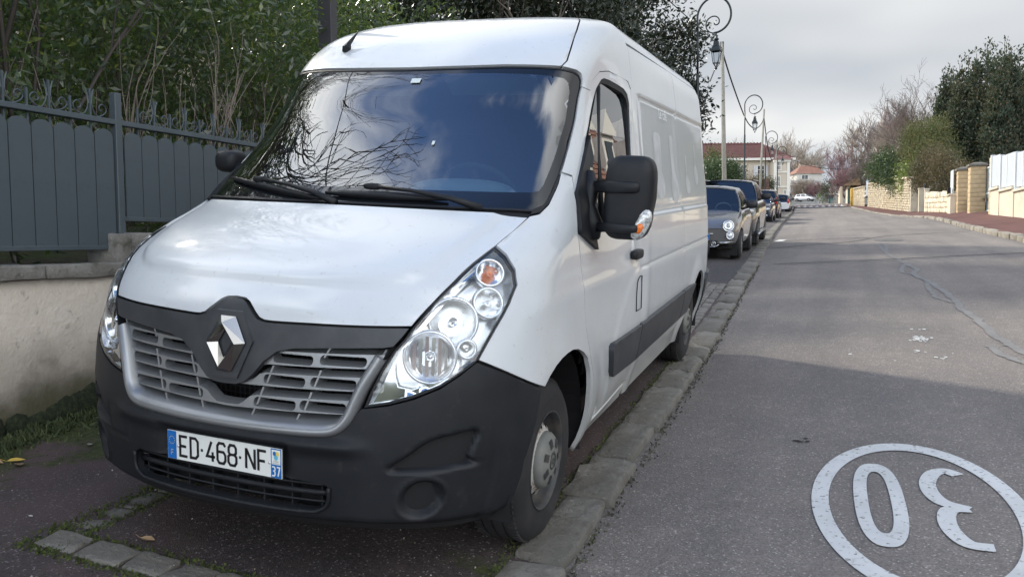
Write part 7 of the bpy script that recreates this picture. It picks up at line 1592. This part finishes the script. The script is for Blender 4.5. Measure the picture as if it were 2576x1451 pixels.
b = MB(); b.tube([at(2062, 500, 135), at(2080, 484, 135)], .05, 5); tag(b.build('handrail', M_SHUT), 'pale slanting handrail at the far right corner', 'handrail')
# ------------------------------------------------------------------ people far up the street
def person(px, pyfoot, d, label, top, leg, skinc=(.45, .30, .22), step=.18, turn=0, bag=False):
    base = at(px, pyfoot, d); T_ = empty('person', base, turn, label, 'person')
    J = {'pel': (0, 0, .92), 'ch': (0, 0, 1.25), 'nk': (0, 0, 1.46), 'hd': (0, -.01, 1.62), 'hl': (.10, 0, .88), 'kl': (.11, -step * .6, .48), 'fl': (.11, -step, .06), 'tl': (.11, -step - .16, .03), 'hr': (-.10, 0, .88), 'kr': (-.11, step * .3, .48), 'fr': (-.11, step, .08), 'tr': (-.11, step - .15, .03), 'sl': (.19, 0, 1.40), 'el': (.26, .06, 1.12), 'wl': (.25, -.06, .88), 'sr': (-.19, 0, 1.40), 'er': (-.26, -.02, 1.12), 'wr': (-.25, -.14, .90)}
    E_ = [('pel', 'ch'), ('ch', 'nk'), ('nk', 'hd'), ('pel', 'hl'), ('hl', 'kl'), ('kl', 'fl'), ('fl', 'tl'), ('pel', 'hr'), ('hr', 'kr'), ('kr', 'fr'), ('fr', 'tr'), ('ch', 'sl'), ('sl', 'el'), ('el', 'wl'), ('ch', 'sr'), ('sr', 'er'), ('er', 'wr')]
    Rr = dict(pel=.15, ch=.16, nk=.06, hd=.105, hl=.10, kl=.065, fl=.05, tl=.04, hr=.10, kr=.065, fr=.05, tr=.04, sl=.075, el=.05, wl=.04, sr=.075, er=.05, wr=.04)
    ks = list(J); me = bpy.data.meshes.new('body'); me.from_pydata([J[k] for k in ks], [(ks.index(a), ks.index(b_)) for a, b_ in E_], []); o = bpy.data.objects.new('body', me); COL.objects.link(o); sm = o.modifiers.new('s', 'SKIN'); ss = o.modifiers.new('d', 'SUBSURF'); ss.levels = ss.render_levels = 1
    for i, k in enumerate(ks): me.skin_vertices[0].data[i].radius = (Rr[k], Rr[k] * .8)
    me.skin_vertices[0].data[0].use_root = True
    me2 = bpy.data.meshes.new_from_object(o.evaluated_get(bpy.context.evaluated_depsgraph_get())); bpy.data.objects.remove(o)
    for m_ in (mat('cloth_%d_%d_%d' % tuple(int(q * 99) for q in top), top, .9), mat('cloth_%d_%d_%d' % tuple(int(q * 99) for q in leg), leg, .9), mat('skin', skinc, .6)): me2.materials.append(m_)
    for p in me2.polygons: z = p.center.z; p.material_index = 1 if (z < .90 and abs(p.center.x) < .2) else (2 if 1.50 < z else 0)
    me2.shade_smooth(); ob = bpy.data.objects.new('body', me2); COL.objects.link(ob); ob.parent = T_
    b = MB(); b.add(*selip((0, .02, 1.67), (.20, .22, .20), 2, 10)); b.build('hair', mat('dark_hair', (.03, .022, .018), .8), T_, True)
    if bag: b = MB(); b.add(*selip((.30, .05, .85), (.10, .25, .28), 3, 10)); b.build('bag', M_BLACK, T_, True)
    return T_
person(1985.5, 514.5, 108, 'person in dark clothes walking beside the parked cars', (.03, .03, .035), (.035, .035, .04), turn=math.pi, bag=True)
person(2093, 516.5, 112, 'person in dark jacket and teal trousers walking on the far right pavement', (.05, .05, .055), (.08, .20, .20), turn=.2)
person(2088, 516, 114, 'second person, in dark coat, beside the one in teal trousers', (.04, .05, .06), (.06, .14, .15), turn=-.2)
# ================================================================== parked cars
def paint(name, c, metal=.0, rough=.22): return mat(name, c, rough, metal, coat=1.0)
M_CGLASS = glass('car_glass', (.34, .40, .42), k=.10); M_CGLASSD = glass('car_glass_dark', (.08, .10, .11), k=.10); M_RED = mat('tail_lamp_red', (.42, .02, .02), .15, coat=1); M_HLG = mat('headlamp_glass', (.55, .58, .60), .1, .4, coat=1); M_TRIMB = mat('car_black_trim', (.012, .012, .014), .5)
M_ALLOY = mat('alloy', (.42, .43, .45), .3, .8)
def car(name, label, cat, loc, rz, Lc, Wc, prof, M_BODY, front='generic', glassm=M_CGLASS, wr=.31, wheels=(.82, None), cab=None, group='cars parked along the left kerb', roofm=None, mirrors=True, mirrorm=None, grille=True, dark_low=True):
    """prof: list of (y, z_belt_or_bonnet, z_roof or None, half width factor). y from the nose (0) to the tail"""
    T_ = empty(name, loc, rz, label, cat, group); hw = Wc / 2; roofm = roofm or M_BODY
    prof = [tuple(p) for p in prof]; ys = [p[0] for p in prof]
    def section(y):
        zt = float(np.interp(y, ys, [p[1] for p in prof])); f = float(np.interp(y, ys, [p[3] for p in prof])); zb = .24 + .10 * float(smooth01(.5, 0, y) + smooth01(Lc - .5, Lc, y)) * .8
        w = hw * f; return zb, zt, w
    N_ = 40; Y_ = np.unique(np.concatenate([np.linspace(0, .5, 8), np.linspace(.5, Lc - .4, 34), np.linspace(Lc - .4, Lc, 7)])); V = []; F = []; m_ = 13
    wy = [wheels[0], wheels[1] or Lc - .78]
    for y in Y_:
        zb, zt, w = section(y); crown = .035 * min(1, min(y, Lc - y) / .4 + .2); pts = [(w * .80, zb), (w * .955, zb + .06), (w * .985, zb + .16), (w, zb + (zt - zb) * .45), (w * .995, zb + (zt - zb) * .70), (w * .965, zb + (zt - zb) * .90), (w * .90, zt), (w * .6, zt + crown * .8), (0, zt + crown)]
        for k, yw in enumerate(wy):   # arch: pull the lower flank up over the wheel
            dd = abs(y - yw); R_ = wr + .055
            if dd < R_:
                za = wr + math.sqrt(R_ * R_ - dd * dd) - .01; pts = [(px_, max(pz_, za)) if i < 5 else (px_, max(pz_, min(za + .04 * (i - 4), zt))) for i, (px_, pz_) in enumerate(pts)]
        row = [(p, y, q) for p, q in pts] ; V += row + [(-p, y, q) for p, q in pts[:-1]][::-1]
    n = 17; V = np.array(V)
    for j in range(len(Y_) - 1):
        for i in range(n - 1): a = j * n + i; F.append((a, a + 1, a + n + 1, a + n))
    F.append(tuple(range(n))); F.append(tuple((len(Y_) - 1) * n + k for k in range(n))[::-1])
    V = [(x, y, z) for x, y, z in V]; V = [(x, y + .10 * (abs(x) / hw) ** 3 * (1 if y < .3 else 0) * (1 - y / .3 if y < .3 else 0) + (-.10 * (abs(x) / hw) ** 3 * max(0, (y - Lc + .3) / .3)), z) for x, y, z in V]
    body = mk('body', V, F, M_BODY, T_, True); body.data.set_sharp_from_angle(angle=rad(50))
    # cabin: points on the belt and the roof
    cb, rf = cab  # cb: (front base y, front top y, rear top y, rear base y), rf roof height profile list
    fb, ft, rt, rb = cb; zr = rf; 
    def belt(y): zb, zt, w = section(y); return zt, w * .90
    wroof = hw * .70
    nS = 9
    def ring(f):  # f 0..1 along from front base to rear base at belt, roof accordingly
        y0 = fb + (rb - fb) * f; y1 = ft + (rt - ft) * f; return y0, y1
    def zroof(f): return zr - .045 * (2 * f - 1) ** 2 - (.02 if f > .5 else 0) * (2 * f - 1)
    def P_(side, f, h, bulge=0):
        y0, y1 = ring(f); z0, w0 = belt(y0); z1 = zroof(f) - .05; k = h; w = w0 + (wroof - w0) * k + .035 * math.sin(math.pi * k); return (side * (w + bulge), y0 + (y1 - y0) * k, z0 - .01 + (z1 - z0 + .01) * k)
    b = MB()
    for s in (-1, 1):     # side frames: full side in body colour
        G_ = [[P_(s, f, h) for h in np.linspace(0, 1, 5)] for f in np.linspace(0, 1, 13)]
        b.add([p for r_ in G_ for p in r_], [((i * 5 + j, i * 5 + j + 1, (i + 1) * 5 + j + 1, (i + 1) * 5 + j) if s > 0 else (i * 5 + j, (i + 1) * 5 + j, (i + 1) * 5 + j + 1, i * 5 + j + 1)) for i in range(12) for j in range(4)])
    fr_ = b.build('cabin_frame', M_BODY, T_, True)
    # roof skin
    b = MB(); G_ = []
    for f in np.linspace(0, 1, 11):
        a_ = P_(1, f, 1); G_.append([(a_[0] * t, a_[1], a_[2] + .055 * (1 - abs(t) ** 2.4)) for t in np.linspace(1, -1, 9)])
    b.add([p for r_ in G_ for p in r_], [(i * 9 + j, i * 9 + j + 1, (i + 1) * 9 + j + 1, (i + 1) * 9 + j) for i in range(10) for j in range(8)]); b.build('roof', roofm, T_, True)
    # windscreen and rear window, set in body-coloured surrounds
    for nm_, f, s_ in (('windscreen', 0, -1), ('rear_window', 1, 1)):
        G_ = []
        for h in np.linspace(0, 1, 6):
            a_ = P_(1, f, h); G_.append([(a_[0] * t, a_[1] + s_ * .05 * (1 - t * t) , a_[2] + (.055 * (1 - abs(t) ** 2.4)) * h) for t in np.linspace(1, -1, 9)])
        b = MB(); b.add([p for r_ in G_ for p in r_], [(i * 9 + j, i * 9 + j + 1, (i + 1) * 9 + j + 1, (i + 1) * 9 + j) for i in range(5) for j in range(8)]); g_ = b.build(nm_, glassm if f == 0 else M_CGLASSD, T_, True)
        rimp = [(x, y + s_ * .006, z) for x, y, z in [r_[0] for r_ in G_] + G_[-1] + [r_[-1] for r_ in G_[::-1]]]
        b = MB(); b.tube(rimp, .022, 5); b.build('window_rim', M_BODY if f == 0 else M_TRIMB, g_, True)
    for s in (-1, 1):
        for f0, f1 in ((.14, .50), (.55, .88)):
            G_ = [[P_(s, f, h, .007) for h in (.12, .35, .6, .86)] for f in np.linspace(f0, f1, 5)]
            b = MB(); b.add([p for r_ in G_ for p in r_], [((i * 4 + j, i * 4 + j + 1, (i + 1) * 4 + j + 1, (i + 1) * 4 + j) if s > 0 else (i * 4 + j, (i + 1) * 4 + j, (i + 1) * 4 + j + 1, i * 4 + j + 1)) for i in range(4) for j in range(3)]); b.build('side_window', mat('side_pane_dark', (.012, .015, .018), .04, spec=.8), T_, True)
    for s in (-1, 1):
        for yw in wy:
            w_, rim = make_wheel('wheel', wr, .20, T_); w_.location = (s * (hw - .012), yw, wr); w_.rotation_euler = (0, 0, 0 if s > 0 else math.pi)
            for k in range(5):
                t = k * 2 * math.pi / 5; b = MB(); b.box(axis((1, 0, 0)) @ Rz(t) @ Vector((.11 * wr / .35, 0, -.006)), (.17 * wr / .35, .045, .016), axis((1, 0, 0)) @ Rz(t)); b.build('spoke', M_ALLOY, rim)
            b = MB(); b.box((s * (hw - .22), yw, wr + .06), (.30, wr * 2.1, wr * 1.9)); b.build('wheel_well', M_DARK, T_)
        if mirrors:
            z0, w0 = belt(fb + .35); b = MB(); b.add(*selip((s * (w0 + .20), fb + .42, z0 + .13), (.24, .13, .17), 2.8, 14)); b.tube([(s * w0, fb + .40, z0 + .03), (s * (w0 + .14), fb + .43, z0 + .08)], .03, 6); b.build('door_mirror', mirrorm or M_TRIMB, T_, True)
    b = MB(); b.box((0, Lc / 2, .33), (Wc * .8, Lc * .86, .22)); b.build('underbody', M_DARK, T_)
    b = MB(); b.add(*selip((.0, ft + .9, .72), (Wc * .72, .5, .7), 4, 12)); b.build('seat_row', M_SEAT, T_, True)
    b = MB(); c0 = Vector((.34, fb + .62, section(fb)[1] + .02)); Rr = Rx(rad(-60)); b.tube([c0 + Rr @ Vector((.18 * math.cos(t), .18 * math.sin(t), 0)) for t in np.linspace(0, 2 * math.pi, 18)], .016, 6); b.build('steering_wheel', M_INTL, T_, True)
    return T_, section
def plate_on(T_, y, z, s=-1, x=0):
    b = MB(); b.box((x, y, z), (.50, .012, .11)); p = b.build('number_plate', M_PLATEW, T_); b = MB(); b.box((x + .232, y + s * .008, z), (.036, .004, .10)); b.box((x - .232, y + s * .008, z), (.036, .004, .10)); b.build('blue_bands', M_PLATEB, p)
def place(px_right, pybase, ywheel, dist_y): pass
# --- small round-eyed grey hatchback
M_GREYM = paint('grey_metallic', (.17, .165, .16), .35, .25)
pr = [(0, .62, None, .80), (.10, .70, None, .88), (.35, .80, None, .95), (.75, .90, None, .985), (.95, .94, None, 1), (1.6, .96, None, 1), (3.0, .98, None, .99), (3.4, .90, None, .94), (3.55, .70, None, .86)]
y0 = 13.95; xc = -.235
fi, sec = car('small_hatchback', 'small dark grey retro hatchback with round headlamps, first parked behind the van', 'car', (xc, y0, GS(xc, y0) - .0), 0, 3.55, 1.63, pr, M_GREYM, wr=.29, wheels=(.68, 2.98), cab=((.90, 1.48, 2.9, 3.42), 1.47))
fi.rotation_euler = (SLO * .9, .03, 0)
for s in (-1, 1):
    c = Vector((s * .60, .055, .675)); f_ = Vector((s * .28, -1, .12))
    b = MB(); b.lathe([(.0, .0), (.06, .004), (.085, .006), (.098, -.01)], c, 24, axis(f_)); h = b.build('headlamp', M_HLG, fi, True); b = MB(); b.lathe([(.094, -.03), (.096, .012), (.112, .012), (.116, -.03)], c, 28, axis(f_)); b.build('chrome_ring', M_CHROME, h, True); b = MB(); b.lathe([(.0, .014), (.035, .012), (.04, .0)], c, 14, axis(f_)); b.build('lamp_bulb', M_INTL, h, True)
    c = Vector((s * .64, .03, .49)); b = MB(); b.lathe([(.0, .006), (.05, .004), (.062, -.01)], c, 20, axis(f_)); h = b.build('lower_lamp', M_HLG, fi, True); b = MB(); b.lathe([(.060, -.03), (.064, .008), (.076, .008), (.080, -.03)], c, 24, axis(f_)); b.build('chrome_ring', M_CHROME, h, True)
    b = MB(); b.tube([(s * .40, -.035, .345), (s * .55, -.015, .350), (s * .70, .04, .365)], [.010, .015, .006], 6); b.build('chrome_whisker', M_CHROME, fi, True)
    b = MB(); b.lathe([(.035, -.01), (.042, .004), (.048, -.01)], (s * .33, -.018, .325), 16, axis((0, -1, 0))); b.lathe([(0, .002), (.028, .0)], (s * .33, -.018, .325), 12, axis((0, -1, 0))); b.build('fog_lamp', M_CHROME, fi, True)
b = MB(); P = [(-.40, .27), (-.44, .33), (-.40, .385), (.40, .385), (.44, .33), (.40, .27)]; b.add([(x, -.012 + .05 * x * x, z) for x, z in P], [tuple(range(6))]); g = b.build('lower_grille', M_TRIMB, fi)
b = MB()
for i in range(13):
    for j in range(4): b.box((-.27 + i * .045, -.018, .285 + j * .028), (.010, .006, .010))
g2 = b.build('grille_studs', M_ALLOY, g); g2['kind'] = 'stuff'
b = MB(); b.tube([(x, -.02 + .05 * x * x, .262 + (.05 * max(0, abs(x) - .36) / .08)) for x in np.linspace(-.44, .44, 15)], .008, 5); b.build('chrome_lip', M_CHROME, fi, True)
for z_, w_ in ((.60, .26), (.52, .32)): b = MB(); b.tube([(x, .012 + .05 * x * x + (z_ - .52) * .3, z_) for x in np.linspace(-w_, w_, 9)], .009, 5, flat=.8); b.build('chrome_bar', M_CHROME, fi, True)
b = MB(); b.lathe([(.0, .01), (.045, .006), (.055, -.01)], (0, .0, .565), 18, axis((0, -1, .2))); b.build('badge', M_CHROME, fi, True)
plate_on(fi, -.035, .455)
# --- dark grey SUV
M_SUV = paint('anthracite_blue', (.030, .036, .045), .3, .2)
pr = [(0, .82, None, .82), (.12, .93, None, .90), (.4, 1.00, None, .96), (.9, 1.05, None, 1), (1.25, 1.08, None, 1), (3.6, 1.12, None, 1), (4.2, 1.08, None, .95), (4.38, .85, None, .88)]
y0 = 17.75; xc = -.29
su, sec = car('large_suv', 'dark blue-grey sport utility car parked behind the small grey hatchback', 'car', (xc, y0, GS(xc, y0)), 0, 4.38, 1.82, pr, M_SUV, wr=.345, wheels=(.90, 3.50), cab=((1.15, 1.85, 3.7, 4.25), 1.65)); su.rotation_euler = (SLO * .85, .03, 0)
for s in (-1, 1):
    b = MB(); V, F = selip((s * .66, .10, .86), (.38, .30, .12), 3, 16, Rz(s * -.45)); b.add(V, F); b.build('headlamp', M_HLG, su, True)
    b = MB(); b.tube([(s * .935, .5, .30), (s * .94, 1.4, .34), (s * .94, 2.9, .34)], .035, 6); b.build('sill_trim', M_ALLOY, su, True)
    b = MB(); b.tube([(s * .655, 2.1, 1.63), (s * .66, 3.6, 1.63)], .018, 5); b.build('roof_rail', M_ALLOY, su, True)
b = MB(); b.box((0, .01, .68), (.8, .04, .22)); b.build('grille', M_TRIMB, su, bevel=.01); b = MB(); b.box((0, .0, .40), (1.4, .05, .22)); b.build('lower_bumper', M_TRIMB, su, bevel=.02); plate_on(su, -.03, .52)
# --- dark blue hatchback
M_BLUE = paint('deep_blue', (.018, .030, .060), .3, .2)
pr = [(0, .66, None, .82), (.12, .78, None, .90), (.4, .87, None, .96), (.85, .94, None, 1), (1.1, .97, None, 1), (3.2, 1.0, None, 1), (3.8, .95, None, .94), (4.0, .75, None, .88)]
y0 = 37.1; xc = -.93
bl, sec = car('compact_hatchback', 'dark blue hatchback facing us, third of the parked row', 'car', (xc, y0, Gr(1, y0) + .03), 0, 4.0, 1.73, pr, M_BLUE, wr=.31, wheels=(.82, 3.3), cab=((1.0, 1.72, 3.3, 3.9), 1.46)); bl.rotation_euler = (.048, 0, 0)
for s in (-1, 1):
    b = MB(); b.add(*selip((s * .60, .16, .70), (.36, .30, .13), 3, 16, Rz(s * -.4))); b.build('headlamp', M_HLG, bl, True); b = MB(); b.lathe([(.0, .006), (.045, .0), (.05, -.02)], (s * .62, .02, .40), 14, axis((0, -1, 0))); b.build('fog_lamp', M_CHROME, bl, True)
b = MB(); b.box((0, -.0, .42), (1.25, .04, .20)); b.build('lower_grille', M_TRIMB, bl, bevel=.02); plate_on(bl, -.03, .50)
# --- cars seen from behind
def tail(T_, Lc, Wc, z, h, wx=.16):
    for s in (-1, 1): b = MB(); b.add(*selip((s * (Wc / 2 - .13), Lc - .12, z), (wx, .24, h), 3, 14)); b.build('tail_lamp', M_RED, T_, True)
    plate_on(T_, Lc + .01, .55, 1)
M_MAR = paint('dark_maroon', (.045, .022, .028), .3, .22)
pr = [(0, .75, None, .82), (.12, .86, None, .90), (.4, .95, None, .96), (1.0, 1.02, None, 1), (3.5, 1.08, None, 1), (4.0, 1.0, None, .95), (4.2, .8, None, .90)]
M_ROOFP = paint('silver_roof', (.50, .50, .50), .4, .25)
def rear_car(name, label, xc, yrear, Lc, Wc, pr, m, cab, wr, roofm=None, tz=.95, th=.36):
    T_, sec = car(name, label, 'car', (xc, yrear - Lc * 0, Gr(1, yrear) + .03), math.pi, Lc, Wc, pr, m, wr=wr, wheels=(.82, Lc - .80), cab=cab, roofm=roofm); T_.location = (xc, yrear + Lc, Gr(1, yrear + Lc / 2) + .03 + .048 * Lc / 2); T_.rotation_euler = (-.048, 0, math.pi); tail(T_, Lc, Wc, tz, th); return T_
rear_car('dark_suv', 'dark maroon car with silver roof and red tail lamp, fourth of the parked row', -.98, 44.0, 4.2, 1.78, pr, M_MAR, ((1.05, 1.7, 3.75, 4.05), 1.68), .33, M_ROOFP, 1.05, .34)
pr2 = [(0, .66, None, .82), (.12, .78, None, .90), (.4, .87, None, .96), (.85, .94, None, 1), (3.2, .98, None, 1), (3.7, .95, None, .95), (3.95, .8, None, .92)]
M_WCAR = paint('car_white', (.68, .69, .69), 0, .22)
rear_car('white_hatchback', 'white hatchback seen from behind near the end of the parked row', -1.05, 64.0, 3.95, 1.70, pr2, M_WCAR, ((.95, 1.65, 3.3, 3.85), 1.50), .30, None, .92, .34)
rear_car('grey_hatchback', 'grey car mostly hidden behind the white hatchback', -1.25, 72.0, 3.95, 1.70, pr2, M_GREYM, ((.95, 1.65, 3.3, 3.85), 1.46), .30, None, .92, .34)
# --- silver people carrier crossing at the far end
M_SIL = paint('silver_paint', (.55, .56, .57), .5, .25)
p = at(2022, 507, 172); T_, sec = car('silver_minivan', 'silver people carrier parked side-on at the far end of the street', 'car', (p.x + 2.0, p.y, p.z), 0, 4.3, 1.75, [(0, .70, None, .80), (.12, .82, None, .9), (.5, .94, None, .97), (1.0, 1.02, None, 1), (3.6, 1.05, None, 1), (4.1, 1.0, None, .95), (4.3, .8, None, .9)], M_SIL, wr=.32, cab=((.80, 1.75, 3.85, 4.2), 1.62), group='cars far away')
T_.rotation_euler = (0, 0, rad(90 - 18)); T_.rotation_euler = (0, 0, rad(-62 + 180 - 0) * 0 + rad(62)); T_.location = (p.x + 2.1, p.y - .8, p.z)
